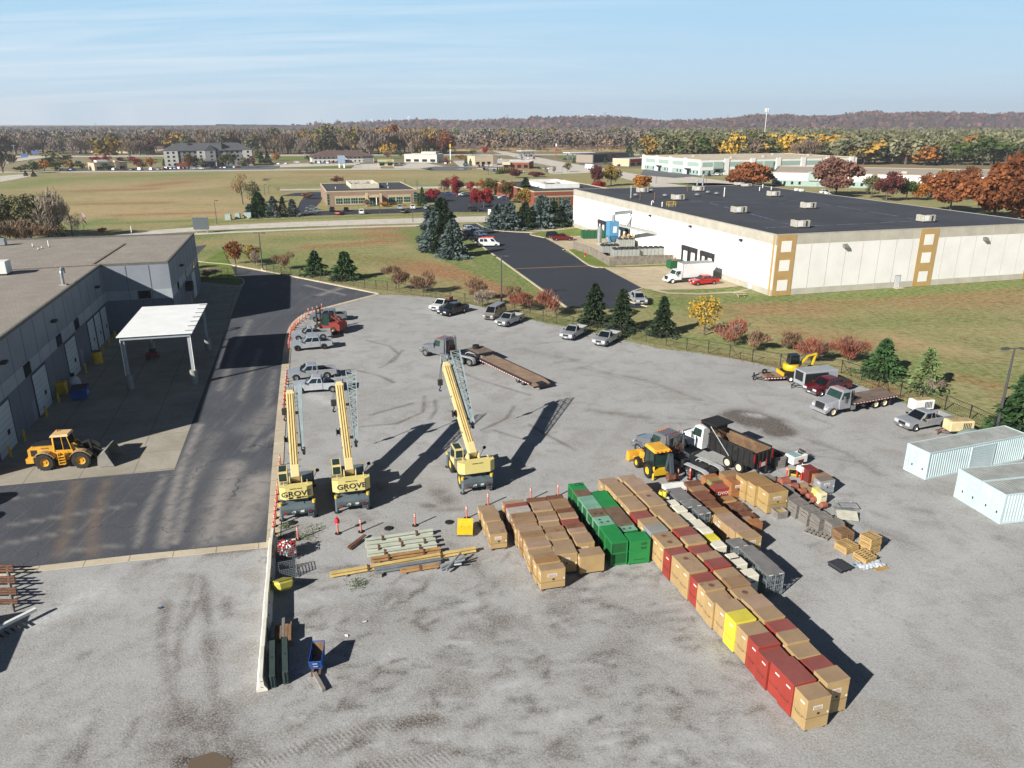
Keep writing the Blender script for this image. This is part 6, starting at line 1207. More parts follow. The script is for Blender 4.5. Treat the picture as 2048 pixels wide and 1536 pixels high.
m=MB();[m.box(1.75,1.95,s*.5-.09,s*.5+.09,.2,3.6)for s in(-1,1)];[m.box(1.78,1.9,-.5,.5,z,z+.14)for z in(.6,1.6,2.7,3.45)];m.build('mast',DUSTRUB,fk);m=MB();m.box(1.95,2.08,-.95,.95,.35,1.1);m.build('carriage',DUSTRUB,fk)
for s in(-1,1):MB().box(2.0,3.4,s*.5-.09,s*.5+.09,.1,.17).build('fork',DUSTRUB,fk)
m=MB();m.bar((-.6,.4,2.7),(-2.0,.3,1.75),.14,.14);m.bar((-.6,-.4,2.7),(-2.0,-.3,1.75),.14,.14);m.build('lift_ram',REDF,fk)
# ---------------------------------------------------------------- yard stock: rows of steel boxes
YD=Vector((.291234,-.956652,0));YN=Vector((.956652,.291234,0));YA=math.atan2(YN.y,YN.x)
TB=dict(tan=paint('box_tan','a98e62',.6,0,.1,1.0,.04,'6b3f24',fine=.1,top='937c68'),pink=paint('box_tan_faded','a98d66',.6,0,.1,1.0,0,fine=.1,top='957e72'),red=paint('box_red','93352b',.55,0,.1,1.0,.03,'5a2a20',fine=.1,top='82524c'),yellow=paint('box_yellow','d3c53a',.5,0,.06,1.0,.03,'6b4a24',top='c2b548'),grey=paint('box_grey_blue','84888a',.6,0,.1,1.0,top='8b8781'),rust=paint('box_rusty_tan','8c6a46',.75,0,.15,1.2,.32,'6e3b24',top='8a7259'),rustb=paint('box_rust_brown','6e4630',.85,0,.2,1.4,.4,'5a3020'),rusty=paint('box_rusty_yellow','a98e5c',.75,0,.15,1.1,.2,'76492c',top='85603f'),white=paint('box_pale','9a948a',.6,0,.1,top='a19a92'),orange=paint('box_orange','9a663e',.65,0,.15,1.2,.22,'6a4028',top='96663f'),olive=paint('box_olive','8a8350',.65,0,.12,1.2,.2,'6b4a2a',top='7c7052'),darkred=paint('box_dark_red','6c2a24',.6,0,.12,1.2,.1,'4a241c'),silver=paint('box_silver','979b9e',.5,.2,.1,1.2,.08,'6b4a3a',top='7a6252'))
DARKSEAM=paint('seam_dark','3c3126',.9);STICK=paint('sticker_white','cfccc6',.6);STICKO=paint('sticker_orange','c0582c',.6)
nm_={'tan':'tan','pink':'tan','red':'red','yellow':'yellow','grey':'grey blue','rust':'rusty tan','rustb':'rust brown','rusty':'rusty yellow','white':'pale grey','orange':'orange','olive':'olive','darkred':'dark red','silver':'silver grey'}
JB=[0]
def job_box(label,c,w,l,h,key,z0=0.0,front=False,left=True,skid=.12,group=None,rz=YA,mark=None,cat='job box',name='job_box'):
 """steel box, local x across the row, -y the end that faces the camera"""
 t=thing(name,label,cat,(c.x,c.y,z0),rz,group);mt=TB[key]if isinstance(key,str)else key;g=.012;JB[0]+=1;h+=.004*(JB[0]%7)
 x0,x1,y0,y1=-w/2+g,w/2-g,-l/2+g,l/2-g
 m=MB();m.cbox(x0,x1,y0,y1,skid,h-.03,.018);m.build('body',mt,t)
 MB().cbox(x0-.008,x1+.008,y0-.008,y1+.008,h-.06,h,.015).build('lid',mt,t)
 if skid>.02:
  for x in(x0+.1,x1-.22):
   for y in(y0+.05,y1-.2):MB().box(x,x+.12,y,y+.15,0,skid).build('foot',RUSTP,t)
 zs=h*.42
 m=MB()
 if left:m.box(x0-.006,x0+.004,y0,y1,zs,zs+.015);m.box(x0-.014,x0+.004,-.28,.28,zs-.2+.1,zs-.085);m.box(x0-.014,x0,-.28,-.265,zs-.1,zs+.06);m.box(x0-.014,x0,.265,.28,zs-.1,zs+.06)
 if front:m.box(x0,x1,y0-.006,y0+.004,zs,zs+.018)
 if left or front:m.build('seam',DARKSEAM,t)
 if left:MB().box(x0-.012,x0,-.34,.0,h*.8,h*.8+.09).build('sticker',STICK,t)
 if front:
  s_=MB().box(-w*.22,w*.16,y0-.012,y0,h*.66,h*.66+.24).build('sticker',STICK,t)
  for k in range(3):MB().box(-w*.2,w*.13,y0-.016,y0-.011,h*.66+.03+k*.07,h*.66+.06+k*.07).build('print_line',DARKSEAM if k!=2 else STICKO,s_)
  MB().box(x1-.14,x1-.04,y0-.012,y0,zs+.12,zs+.24).build('tag',STICK,t);MB().box(-.05,.09,y0-.02,y0,h*.5,h*.5+.12).build('latch',PLASTIC,t)
 if mark:MB().cyl((.0,0,h),(.0,0,h+.006),.2,n=10).build('stain',RUSTP,t)
 return t
ORD=['%s from the near end'%o for o in('nearest','second','third','fourth','fifth','sixth','seventh','eighth','ninth','tenth','eleventh','twelfth','13th','14th','15th','16th','17th','18th','19th','20th','21st','22nd','23rd','24th','25th')];ORD[0]='at the near end'
def row(org,ts,off,w,hs,keys,rowname,group,fronts=(),lefts=True,d=YD,n=YN,marks=(),**kw):
 N=len(keys);rz=math.atan2(n.y,n.x)
 for i,kx in enumerate(keys):
  l=ts[i+1]-ts[i];h=hs[i]if hasattr(hs,'__len__')else hs
  h*=1+.02*((i*37)%5-2);c=org+d*(ts[i]+l/2)+n*(off+w/2+.035*((i*53)%5-2))
  job_box('%s steel box in %s, %s'%(nm_.get(kx,kx),rowname,ORD[N-1-i]),c,w,l,h,kx,front=(i in fronts),left=lefts,group=group,rz=rz+R(.9)*(((i*29)%5)-2),mark=(i in marks),**kw)
org=P(1198,956.5,2.08);org.z=0
t1=[0,1.1,2.35,3.6,4.8,6.0,7.2,8.35,9.45,10.4,11.5,12.5,13.75,14.9,16.0,16.95,18.1,19.3,20.4,21.6,22.7,23.75,24.75,25.85,26.95]
k1='pink tan tan tan tan red tan grey tan tan red tan tan red tan tan tan yellow tan red red red red tan'.split()
row(org,t1,0,1.46,2.08,k1,'the long left row','steel boxes of the long left row',(23,),marks=(8,9,11,14))
t2=[0,1.06,2.3,3.4,4.6,5.8,7.1,8.3,9.3,10.55,11.7,12.8,13.8,14.9,16.0,17.1,18.2,19.5,20.7,21.8,22.9,24.0,25.2,26.3]
k2='pink pink pink pink tan tan tan tan red tan red tan red tan rust tan pink tan red tan tan red tan'.split()
row(org,t2,1.74,1.5,[2.1]*21+[1.95,2.1],k2,'the long right row','steel boxes of the long right row',(22,),marks=(3,15))
def row_px(nl,nr,fl,bounds,h,keys,rowname,group,fronts=(),**kw):
 a,b,f=zb3(*nl,h),zb3(*nr,h),zb3(*fl,h);d=(a-f);L=math.hypot(d.x,d.y);d=Vector((d.x/L,d.y/L,0));n=Vector((-d.y,d.x,0));w=(b-a).dot(n)
 ts=[(zb3(*q,h)-f).dot(d)for q in bounds];f.z=0;row(f,ts,0,w,h,keys,rowname,group,fronts,d=d,n=n,**kw)
row_px((205,618),(347,598),(107,372),[(107,372),(125,420),(146,465),(165,510),(185,562),(205,618)],1.35,'tan tan tan tan tan'.split(),'the short row by the yellow plate','steel boxes of the short row',(4,),skid=.18)
row_px((612,912),(820,885),(306,335),[(306,335),(325,365),(345,400),(365,440),(390,480),(415,522),(438,562),(452,600),(467,640),(492,685),(520,730),(545,775),(565,815),(587,862),(612,912)],1.65,'tan red white rust rust pink tan rust tan pink tan rust rusty tan'.split(),'the second row from the left','steel boxes of the second row',(13,),skid=.18)
row_px((745,785),(925,765),(508,310),[(508,310),(530,348),(551,388),(571,427),(592,468),(613,508),(638,553),(665,605),(692,665),(718,725),(745,785)],1.6,'rustb tan pink rust pink tan rust tan tan tan'.split(),'the third row from the left','steel boxes of the third row',(9,),skid=.18)
row_px((915,692),(1065,672),(667,288),[(667,288),(690,325),(713,365),(735,403),(758,442),(785,487),(812,530),(836,568),(860,607),(887,650),(915,692)],1.6,'rustb rust rust rustb tan red rustb pink pink tan'.split(),'the fourth row from the left','steel boxes of the fourth row',(9,),skid=.18)
a=zb3(942,800,1.5);b=zb3(1148,772,1.5);w_=(b-a).length;n_=(b-a).normalized();c=a+n_*w_/2+Vector((-n_.y,n_.x,0))*.55;job_box('single tan steel box standing apart before the green cages',c,w_,1.1,1.5,'tan',rz=math.atan2(n_.y,n_.x),skid=.18,left=True)
GRN=paint('cage_green','1f7a3c',.5,0,.1,1.0,.02,fine=.08);GRND=paint('cage_mesh_green','155c2c',.7,0,.2,6,fine=.4);GRNP=paint('cage_pale_green','6a9480',.65,0,.15,1.2,.22,'5d4634');GRNB=paint('cage_rust_top','63503f',.85,0,.2,1.2,.3,'4d3a2c')
def cage(label,c,w,l,h,rz,topm,body=GRN,front=False,holes=0,ring=False):
 t=thing('gas_cage',label,'cage',c,rz,'green steel cages between the box rows');x0,x1,y0,y1=-w/2+.015,w/2-.015,-l/2+.015,l/2-.015
 m=MB();m.box(x0+.05,x1-.05,y0+.05,y1-.05,.12,h-.05);m.build('mesh_panel',GRND,t)
 m=MB()
 for x in(x0,x1-.07):
  for y in(y0,y1-.07):m.box(x,x+.07,y,y+.07,0,h-.04)
 for z in(.08,h*.5,h-.14):
  m.box(x0+.07,x1-.07,y0,y0+.06,z,z+.08);m.box(x0,x0+.06,y0+.07,y1-.07,z,z+.08);m.box(x1-.06,x1,y0+.07,y1-.07,z,z+.08)
 m.build('frame',body,t);MB().cbox(x0-.01,x1+.01,y0-.01,y1+.01,h-.04,h,.015).build('roof',topm,t)
 if front:
  m=MB();m.box(x0+.06,x1-.06,y0+.01,y0+.045,h*.52,h-.14);m.box(x0+.06,x1-.06,y0+.01,y0+.045,.16,h*.5);m.build('door_panel',body,t);m=MB()
  for r_ in(.62,.8):
   for i in range(5):
    for j in range(3):m.box(.1+i*.09,.16+i*.09,y0+.0,y0+.012,h*r_+j*.06,h*r_+.035+j*.06)
  for i in range(9):m.box(-.4+i*.1,-.35+i*.1,y0+.0,y0+.012,.35,.42)
  m.build('vent_hole',PLASTIC,t)
 m=MB()
 for i in range(holes):m.cyl((-.25+.5*(i%2),-.2+.4*(i//2),h),(-.25+.5*(i%2),-.2+.4*(i//2),h+.006),.11,n=10)
 if holes:m.build('roof_hole',paint('hole_dark','18352c',.8),t)
 if ring:m=MB();m.tube([(.25*math.cos(a_),0,h+.12+.16*math.sin(a_))for a_ in np.linspace(-.5,3.6,9)],.03,5);m.build('lift_ring',DUSTRUB,t)
def cages(nl,nr,fl,bounds,h,spec,rn,labs):
 a,b,f=zb3(*nl,h),zb3(*nr,h),zb3(*fl,h);d=a-f;L=math.hypot(d.x,d.y);d=Vector((d.x/L,d.y/L,0));n=Vector((-d.y,d.x,0));w=(b-a).dot(n);ts=[(zb3(*q,h)-f).dot(d)for q in bounds];f.z=0
 for i,s in enumerate(spec):cage(labs[i],f+d*(ts[i]+ts[i+1])/2+n*w/2,w,ts[i+1]-ts[i],h,math.atan2(n.y,n.x),*s)
cages((1200,680),(1335,655),(842,195),[(842,195),(885,248),(928,302),(965,352),(1000,405),(1045,470),(1095,540),(1145,605),(1200,680)],1.95,[(GRN,GRN,False,0,True),(GRNB,GRN),(GRNP,GRNP),(GRNP,GRNP),(GRNB,GRNP,False,2),(GRNP,GRNP,False,3),(GRN,GRN),(GRN,GRN)],'',['green cage with a lifting ring at the far end','green cage with brown rusty roof, second from the far end','pale green rust stained cage, third from the far end','pale green rust stained cage, fourth from the far end','pale green cage with two dark holes in a brown roof','pale green cage with three oval roof holes','clean green cage second from the near end of its row','tall green mesh cage at the near end of the left cage row'])
cages((1240,545),(1385,520),(1015,262),[(1015,262),(1065,325),(1122,392),(1178,458),(1240,545)],1.9,[(GRN,GRN),(GRN,GRN),(GRNB,GRNP),(GRNB,GRNP),],'',['bright green cage at the far end of the right cage row','bright green cage second in the right cage row','cage with flat brown roof, left of two alike in the right row','cage with flat brown roof, nearer of two alike in the right row'])
a=zb3(1270,592,1.75);cage('pale green cage with six oval holes in its roof',a+YN*.72+YD*-.55-Vector((0,0,1.75)),1.45,1.1,1.75,YA,GRNP,GRN,False,6)
a,b=zb3(1352,668,1.95),zb3(1522,648,1.95);n_=(b-a).normalized();cage('bright green cage with perforated door standing in front',(a+b)/2+Vector((-n_.y,n_.x,0))*.6-Vector((0,0,1.95)),(b-a).length,1.2,1.95,math.atan2(n_.y,n_.x),GRN,GRN,True)
# ------------------------------------------------ the cluttered rows right of the long rows
def at_nl(zf,x,y,h,w,l,z0=0.0,rz=YA):
 c=zf(x,y,z0+h);n=Vector((math.cos(rz),math.sin(rz),0));d=Vector((math.sin(rz),-math.cos(rz),0));c=c+n*w/2-d*l/2;c.z=z0;return c
WPL=paint('cabinet_white','cfc9b8',.5,0,.05,1.2);WIRE=paint('rack_wire','7f878a',.5,.3,.15);RACKT=paint('rack_top_grey','6e6c6b',.7,0,.15,1.5)
def rack(label,zf,x,y,h,w,l,rz=YA,open_=True):
 JB[0]+=1;h+=.005*(JB[0]%5);l-=.1;c=at_nl(zf,x,y,h,w,l,rz=rz);t=thing('wire_rack',label,'wire cage',c,rz,'grey wire cages with flat tops');x0,x1,y0,y1=-w/2,w/2,-l/2,l/2
 MB().cbox(x0,x1,y0,y1,h-.05,h,.01).build('top',RACKT,t);m=MB()
 for xx in(x0,x1-.05):
  for yy in(y0,y1-.05):m.box(xx,xx+.05,yy,yy+.05,0,h-.05)
 for z in np.linspace(.08,h-.12,5):
  m.box(x0,x1,y0,y0+.03,z,z+.04);m.box(x0,x1,y1-.03,y1,z,z+.04);m.box(x0,x0+.03,y0,y1,z,z+.04);m.box(x1-.03,x1,y0,y1,z,z+.04)
 for i in range(1,8):xx=x0+(x1-x0)*i/8;m.box(xx,xx+.018,y0,y0+.018,.08,h-.05);yy=y0+(y1-y0)*i/8;m.box(x0,x0+.018,yy,yy+.018,.08,h-.05);m.box(x1-.018,x1,yy,yy+.018,.08,h-.05)
 m.box(-.04,.04,y0-.01,y0+.03,0,h-.05);m.build('wire_frame',WIRE,t)
 for z in(h*.3,h*.62):MB().box(x0+.06,x1-.06,y0+.06,y1-.06,z,z+.02).build('shelf',WIRE,t)
 for s in(-.3,.3):MB().box(s*w-.16,s*w+.16,y0-.015,y0,h-.06,h-.003).build('tag',STICK,t)
 return t
for zf,x,y,w,l,lb in((zc4,755,1040,1.55,2.3,'long grey wire cage behind two others, near the white cabinets'),(zc4,862,1116,1.5,1.15,'grey wire cage standing skewed between longer and shorter ones'),(zc4,1010,1205,1.2,1.15,'grey wire cage with yellow tags in the middle of the row'),(zb4,858,986,1.3,1.2,'grey wire cage behind the white cabinets, first of the near group'),(zb4,950,1042,1.3,1.2,'grey wire cage second of the near group'),(zb4,1060,1146,1.45,2.2,'longest grey wire cage of the near group'),(zb5,912,362,1.5,1.2,'grey wire cage at the near end with open shelves')):rack(lb,zf,x,y,1.7,w*.88,l)
def cabinet(label,zf,x,y,w,l,h,col=WPL,drawers=True,rz=YA):
 t=thing('plastic_cabinet',label,'cabinet',at_nl(zf,x,y,h,w,l,rz=rz),rz,'white cabinets along the long right row')
 MB().cbox(-w/2,w/2,-l/2,l/2,.05,h,.03).build('body',col,t);m=MB();m.box(-w/2+.05,w/2-.05,-l/2-.012,-l/2,.12,h*.48);m.box(-w/2+.05,w/2-.05,-l/2-.012,-l/2,h*.52,h-.08);m.build('drawer',col,t)
 MB().box(-.16,.16,-l/2-.02,-l/2-.01,h*.7,h*.78).build('print',paint('print_blue','5a6478',.7),t);m=MB();[m.box(s*w*.35-.06,s*w*.35+.06,-l/2+.05,l/2-.05,0,.05)for s in(-1,1)];m.build('foot',PLASTIC,t);return t
for i,(zf,x,y,w,l,h,col,lb)in enumerate(((zc4,515,1012,.85,.6,1.5,WPL,'white cabinet carrying two yellow canisters'),(zc4,640,1098,.9,.9,1.8,WPL,'white cabinet just below the canisters'),(zc4,738,1175,.9,.9,1.8,WPL,'white cabinet third along the long row'),(zc4,828,1282,1.0,1.0,1.8,WPL,'white cabinet fourth along the long row'),(zc4,960,1395,1.1,1.3,1.8,WPL,'bigger white cabinet before the yellow one'),(zb4,632,885,.9,.8,1.8,WPL,'white cabinet just behind the yellow lid'),(zb4,680,941,.9,.9,1.8,paint('cabinet_yellow','cfc23a',.5),'yellow cabinet among the white ones'),(zb4,722,991,.95,.9,1.8,WPL,'white cabinet just nearer than the yellow one'),(zb4,832,1078,.8,.8,1.8,WPL,'white cabinet second nearer than the yellow one'),(zb4,868,1118,.95,.9,1.8,WPL,'white cabinet with print, second from the near end'),(zb5,765,372,.95,.9,1.8,WPL,'white cabinet at the near end beside the wire cage'))):cabinet(lb,zf,x,y,w,l,h,col)
for x,lb in((520,'yellow canister on the white cabinet, left one'),(570,'yellow canister on the white cabinet, right one')):
 q=zc4(x,980,1.52);t=thing('canister',lb,'canister',q,0);m=MB();m.lathe([(.01,0),(.17,0),(.18,.1),(.18,.38),(.14,.46),(.01,.46)],14);m.build('body',paint('canister_yellow','d2c43e',.45),t,True);MB().cyl((0,0,.46),(0,0,.55),.05).build('cap',PLASTIC,t);MB().tube([(-.1,0,.45),(-.1,0,.58),(.1,0,.58),(.1,0,.45)],.02,5).build('handle',YEL,t)
for x,y,lb in((606,886,'white freezer like cabinet beside the backhoe, left one'),(742,872,'white freezer like cabinet beside the backhoe, right one')):
 t=thing('white_locker',lb,'cabinet',at_nl(zc4,x,y,1.15,.95,1.0),YA);MB().cbox(-.475,.475,-.5,.5,.06,1.0,.02).build('body',WHITE,t);MB().hexa([(-.475,-.5,1.0),(.475,-.5,1.0),(.475,.5,1.0),(-.475,.5,1.0),(-.475,-.5,1.08),(.475,-.5,1.08),(.475,.5,1.15),(-.475,.5,1.15)]).build('lid',WHITE,t);MB().box(-.3,.3,-.515,-.5,.75,.9).build('handle_recess',PLASTIC,t);m=MB();[m.box(s*.38-.05,s*.38+.05,-.45,.45,0,.06)for s in(-1,1)];m.build('foot',PLASTIC,t)
def rusty_box(label,zf,x,y,w,l,h,key,front=False,left=False,z0=0.0,**kw):return job_box(label,at_nl(zf,x,y,h,w,l,z0),w,l,h,key,z0,front,left,kw.pop('skid',.06),**kw)
B_=lambda*a,**k:rusty_box(*a,**k)
B_('low rusty chest behind the white lockers',zc4,905,870,1.3,1.2,1.35,'rustb');B_('rust mottled chest second behind the white lockers',zc4,960,935,1.4,1.1,1.35,'rust');B_('rust mottled chest beside the long wire cage',zc4,1030,1030,1.4,1.5,1.35,'rustb');B_('reddish rusty chest before the tan marked boxes',zc4,1112,1135,1.4,1.2,1.35,'rustb');B_('rusty yellow chest at the head of the marked boxes',zc4,1205,1215,1.5,1.0,1.35,'rusty',False,True)
g_=B_('tan box with white painted letters on its side',zc4,1315,1310,1.5,1.25,1.35,'pink',False,True);text(g_,'EW',.45,STICK,(-.765,0,.75),(R(90),0,R(-90)),'lettering')
g_=B_('tan box with a ring painted on its lid',zc4,1385,1372,1.5,1.0,1.35,'pink');m=MB();m.lathe([(.14,1.352),(.2,1.352),(.2,1.36),(.14,1.36)],16,(.25,0,0));m.box(-.35,-.05,-.05,.02,1.352,1.36);m.build('painted_ring',paint('mark_grey','4a4f55',.8),g_)
B_('tan box third in the marked group',zb4,862,880,1.5,1.1,1.35,'pink');B_('tan box with white sticker at the end of the marked group',zb4,930,932,1.5,1.1,1.35,'tan',True)
B_('orange chest right beside the tractor wheels',zc4,1095,752,1.35,.75,1.0,'orange',False,False);B_('olive chest next to the orange chest',zc4,1165,800,1.3,.7,.95,'olive');B_('brown chest behind the red one with graffiti',zc4,1230,838,1.3,.8,.95,'rustb')
g_=B_('red chest with white graffiti lettering',zc4,1212,892,1.4,.85,1.0,TB['red'],False,False);text(g_,'ADWX',.42,STICK,(.05,-.43,.55),(R(90),0,0),'graffiti')
B_('tall olive tan box behind the stickered orange one',zc4,1362,735,1.5,1.2,1.5,'rust');B_('tall orange tan box with white sticker and dark lid patch',zc4,1428,812,1.45,1.2,1.5,'orange',True,mark=True)
B_('large rusty yellow box, farthest of the gang box group',zc4,1615,790,1.9,1.5,1.9,'rusty',False,True,skid=.1);B_('large rusty yellow box in the middle of the gang box group',zc4,1735,880-25,1.9,1.5,1.9,'rusty',False,True,skid=.1);B_('large rusty yellow box with sticker at the near end of its group',zc4,1903,942,1.9,1.5,1.9,'rusty',True,True,skid=.1)
WDG=paint('pallet_grey_wood','85807a',.9,0,.22,1.5,fine=.35);WDY=paint('pallet_new_wood','b89a66',.9,0,.2,1.5,fine=.3);WDB=paint('pallet_brown_wood','87684a',.9,0,.2,1.5,fine=.3)
def pallet_mesh(m,w,l,z,jit=0.0,full=True):
 jx,jy=random.uniform(-jit,jit),random.uniform(-jit,jit);nb=6
 for s in(-1,0,1):
  m.box(s*(w/2-.07)-.025+jx,s*(w/2-.07)+.025+jx,-l/2+.04+jy,l/2-.04+jy,z+.02,z+.11)
 for i in range(nb):
  if not full and i%5:continue
  y=-l/2+l*(i+.12)/nb+jy;m.box(-w/2+jx,w/2+jx,y,y+l*.6/nb,z+.11,z+.135)
  if i%5==0:m.box(-w/2+jx,w/2+jx,y,y+l*.6/nb,z,z+.02)
def pallets(label,zf,x,y,n,mat,w=1.15,l=1.0,rz=YA,z0=0.0,tilt=0.0):
 h=n*.14;c=at_nl(zf,x,y,h,w,l,z0,rz);t=thing('pallet_stack',label,'pallets',c,rz,'stacks of wooden pallets')
 if tilt:t.rotation_euler=(R(tilt),0,rz)
 for i in range(n):
  m=MB();pallet_mesh(m,w,l,i*.14,.03,i==n-1);m.build('pallet',mat,t)
 return t
def plate(label,zf,x,y,w,l,h,key,rz=YA,z0=0.0):return job_box(label,at_nl(zf,x,y,h,w,l,z0,rz),w,l,h,key,z0,rz=rz,left=False,skid=.04,cat='chest',name='rusty_chest')
plate('low rusty chest with cleats right of the graffiti chest',zc4,1320,1050,1.3,.9,.5,'rusty');plate('flat rusty chest beside the stack of steel plates',zc4,1420,1115,1.3,.7,.4,'rustb')
t=thing('plate_stack','stack of flat rusty steel plates among the chests','steel plates',at_nl(zc4,1450,1160,.55,1.35,.7),YA)
for i in range(5):MB().box(-.67+random.uniform(-.04,.04),.67,-.35,.35+random.uniform(-.05,.05),i*.11,i*.11+.07).build('plate',RUSTP,t)
plate('low rusty chest nearest the small crates',zc4,1560,1258,1.3,.9,.45,'rustb');plate('small brown box beside the low rusty chest',zc4,1610,1300,.75,.7,.7,'tan');plate('brown box with open flap at the end of the chests',zc4,1690,1340,1.0,.8,.75,'orange')
t=thing('wooden_crate','open grey wooden crate before the big rusty yellow boxes','crate',at_nl(zb4,1172,740,.6,.95,.9),YA);m=MB()
for a_ in((-.475,.475,-.45,-.42),(-.475,.475,.42,.45),(-.475,-.445,-.42,.42),(.445,.475,-.42,.42)):
 for z in(0,.16,.32,.47):m.box(*a_,z,z+.13)
m.build('side',WDG,t);MB().box(-.44,.44,-.41,.41,.3,.36).build('filling',paint('straw','a08c52',.9,0,.3,6),t)
pallets('small grey pallet stack beside the dump truck tail',zc5,190,365,6,WDG,1.1,1.1)
for i,(x,y,n,lb)in enumerate(((400,505,9,'grey pallet stack farthest along the pallet row'),(475,585,9,'grey pallet stack second along the pallet row'),(575,680,9,'grey pallet stack third along the pallet row'),(715,770,9,'grey pallet stack fourth along the pallet row'),(855,848,9,'grey pallet stack fifth along the pallet row'),(1010,920,8,'grey pallet stack before the tan nose of pallets'))):pallets(lb,zc5,x,y,n,WDG,1.2,1.1)
pallets('half new pallet stack at the bend of the row',zc5,1130,1040,6,WDB,1.2,1.1);pallets('low yellow pallet stack lying skewed',zc5,1190,1215,4,WDY,1.3,1.2,YA+R(8));pallets('tilted yellow pallets leaning at the near end',zc5,1430,1345,4,WDY,1.2,1.2,YA+R(12),0,6);pallets('tall stack of new yellow pallets apart from the row',zc5,1500,1110,9,WDY,1.15,1.1,YA+R(10))
pallets('low row of grey pallets on the ground at the front',zc5,960,1105,1,WDG,1.0,2.0,YA+R(30));pallets('broken brown pallets on the ground behind the row',zc5,1200,960,3,WDB,.9,1.1,YA+R(35))
t=thing('plastic_pallet','black plastic pallet lying on the gravel','pallet',at_nl(zc5,1125,1480,.32,1.1,1.3,rz=YA+R(8)),YA+R(8));m=MB();m.cbox(-.55,.55,-.65,.65,.2,.32,.03);m.build('deck',paint('pallet_black','33353a',.6,0,.2),t)
for x in(-.4,0,.4):MB().box(x-.07,x+.07,-.6,.6,0,.2).build('runner',PLASTIC,t)
t=thing('plastic_sheet','crumpled white and blue plastic sheet on cardboard','plastic sheet',zc5(1480,1420),YA);m=MB();nx=12
vs=[(-1.0+2.0*i/nx,-.45+.9*j/6,.04+random.uniform(0,.14))for j in range(7)for i in range(nx+1)];m.add(vs,[(j*(nx+1)+i,j*(nx+1)+i+1,(j+1)*(nx+1)+i+1,(j+1)*(nx+1)+i)for j in range(6)for i in range(nx)]);m.build('sheet',paint('plastic_white','b9c0c8',.4,0,.2,2),t);MB().box(-.1,1.0,-.75,-.1,.0,.03).build('cardboard',paint('cardboard','a5834a',.8),t);m=MB();m.box(-1.2,-.3,.3,.4,.05,.12);m.build('strap',paint('strap_blue','2f6ea8',.5),t)
plate('dark red tall box at the back of the far cluster',zc5,730,260,1.0,1.2,1.25,'darkred');g_=job_box('rusty tan box beside the dark red one',at_nl(zc5,845,345,1.15,1.35,.9),1.35,.9,1.15,'rust',left=True,skid=.06);g_=job_box('silver grey box with rusty lid on skids',at_nl(zc5,870,392,1.35,1.5,.9),1.5,.9,1.35,'silver',front=True,skid=.14)
plate('small tan carton behind the rust tank, larger one',zc5,615,445,.9,.6,.5,'tan');plate('small tan carton in front of the larger carton',zc5,680,492,.8,.5,.5,'tan')
cabinet('pale yellow cabinet beside the rusty silver box',zc5,815,500,.6,.6,1.0,paint('cabinet_pale_yellow','cdbf6e',.5));cabinet('cream cabinet with labels, nearest of the far cluster',zc5,868,545,.7,.55,1.05,paint('cabinet_cream','d0c7a0',.5))
for i,(x,y,r,lb)in enumerate(((415,400,.42,'rust pink tank lying beside the pallet row, farthest'),(525,465,.36,'rust pink tank second behind the pallet row'),(635,520,.3,'rust pink drum third behind the pallet row'),(735,575,.26,'rust pink drum fourth behind the pallet row'),(790,618,.25,'rust pink drum fifth behind the pallet row'),(900,685,.25,'rust pink drum nearest by the cream cabinet'))):
 q=zc5(x,y,r);t=thing('steel_tank',lb,'tank',(q.x,q.y,0),YA,'rust pink tanks behind the pallets');m=MB();m.lathe([(.01,-1.3*r),(r*.7,-1.25*r),(r,-r),(r,r),(r*.7,1.25*r),(.01,1.3*r)],14,(0,0,r+.08),'x');m.build('shell',paint('tank_rust_pink','8a5040',.75,0,.2,1.5,.12,'6b3524'),t,True);m=MB();[m.box(s*r*.6-.05,s*r*.6+.05,-r*.6,r*.6,0,r*.5)for s in(-1,1)];m.build('foot',DUSTRUB,t)
t=thing('wooden_crate','tall grey crate of scrap behind the dump truck','crate',at_nl(zc5,320,90,1.2,1.1,1.3),YA);m=MB()
for a_ in((-.55,.55,-.65,-.61),(-.55,.55,.61,.65),(-.55,-.51,-.61,.61),(.51,.55,-.61,.61)):
 for z in(0,.2,.4,.6,.8,1.0):m.box(*a_,z,z+.16)
m.build('side',WDG,t);m=MB();[m.bar((random.uniform(-.4,.4),random.uniform(-.5,.5),.2),(random.uniform(-.45,.45),random.uniform(-.5,.5),random.uniform(.8,1.35)),.08,.08)for i in range(16)];m.build('scrap',RUSTP,t)
t=thing('light_tower','white boxy engine unit with teal top behind the crates','generator',zc5(555,175),YA+R(10));MB().cbox(-.9,.9,-.55,.55,.3,1.05,.05).build('body',WHITE,t);MB().box(-.8,.1,-.5,.5,1.05,1.12).build('top',paint('teal_grey','7f9a9c',.5),t);MB().box(-.3,.4,-.57,-.55,.5,.7).build('print',REDL,t);m=MB();[m.tube([(.3,-.3+i*.15,1.05),(.7,-.3+i*.2,1.35),(1.2,-.2+i*.1,.6)],.04,5)for i in range(4)];m.build('hose',BLACK,t)
for y in(-.6,.6):wheel(t,.1,y,.28,.16)
t=thing('traffic_barrier','white plastic barrier standing on orange posts','barrier',zc5(650,350),YA);MB().cbox(-.6,.6,-.35,.35,.75,1.25,.06).build('panel',WHITE,t)
for x,y in((-.45,-.3),(.0,-.3),(.45,-.3),(-.45,.3),(.45,.3)):MB().cyl((x,y,0),(x,y,.9),.06).build('post',paint('post_orange','c4432a',.5,0,.1),t)
t=thing('steel_plate','yellow edged plate lying behind the orange posts','steel plate',zc5(610,300),YA+R(-35));MB().box(-.9,.9,-.5,.5,.1,.16).build('plate',DUSTRUB,t);m=MB();m.box(-.95,.95,-.56,-.5,.05,.2);m.box(-.95,.95,.5,.56,.05,.2);m.build('rim',YEL,t)
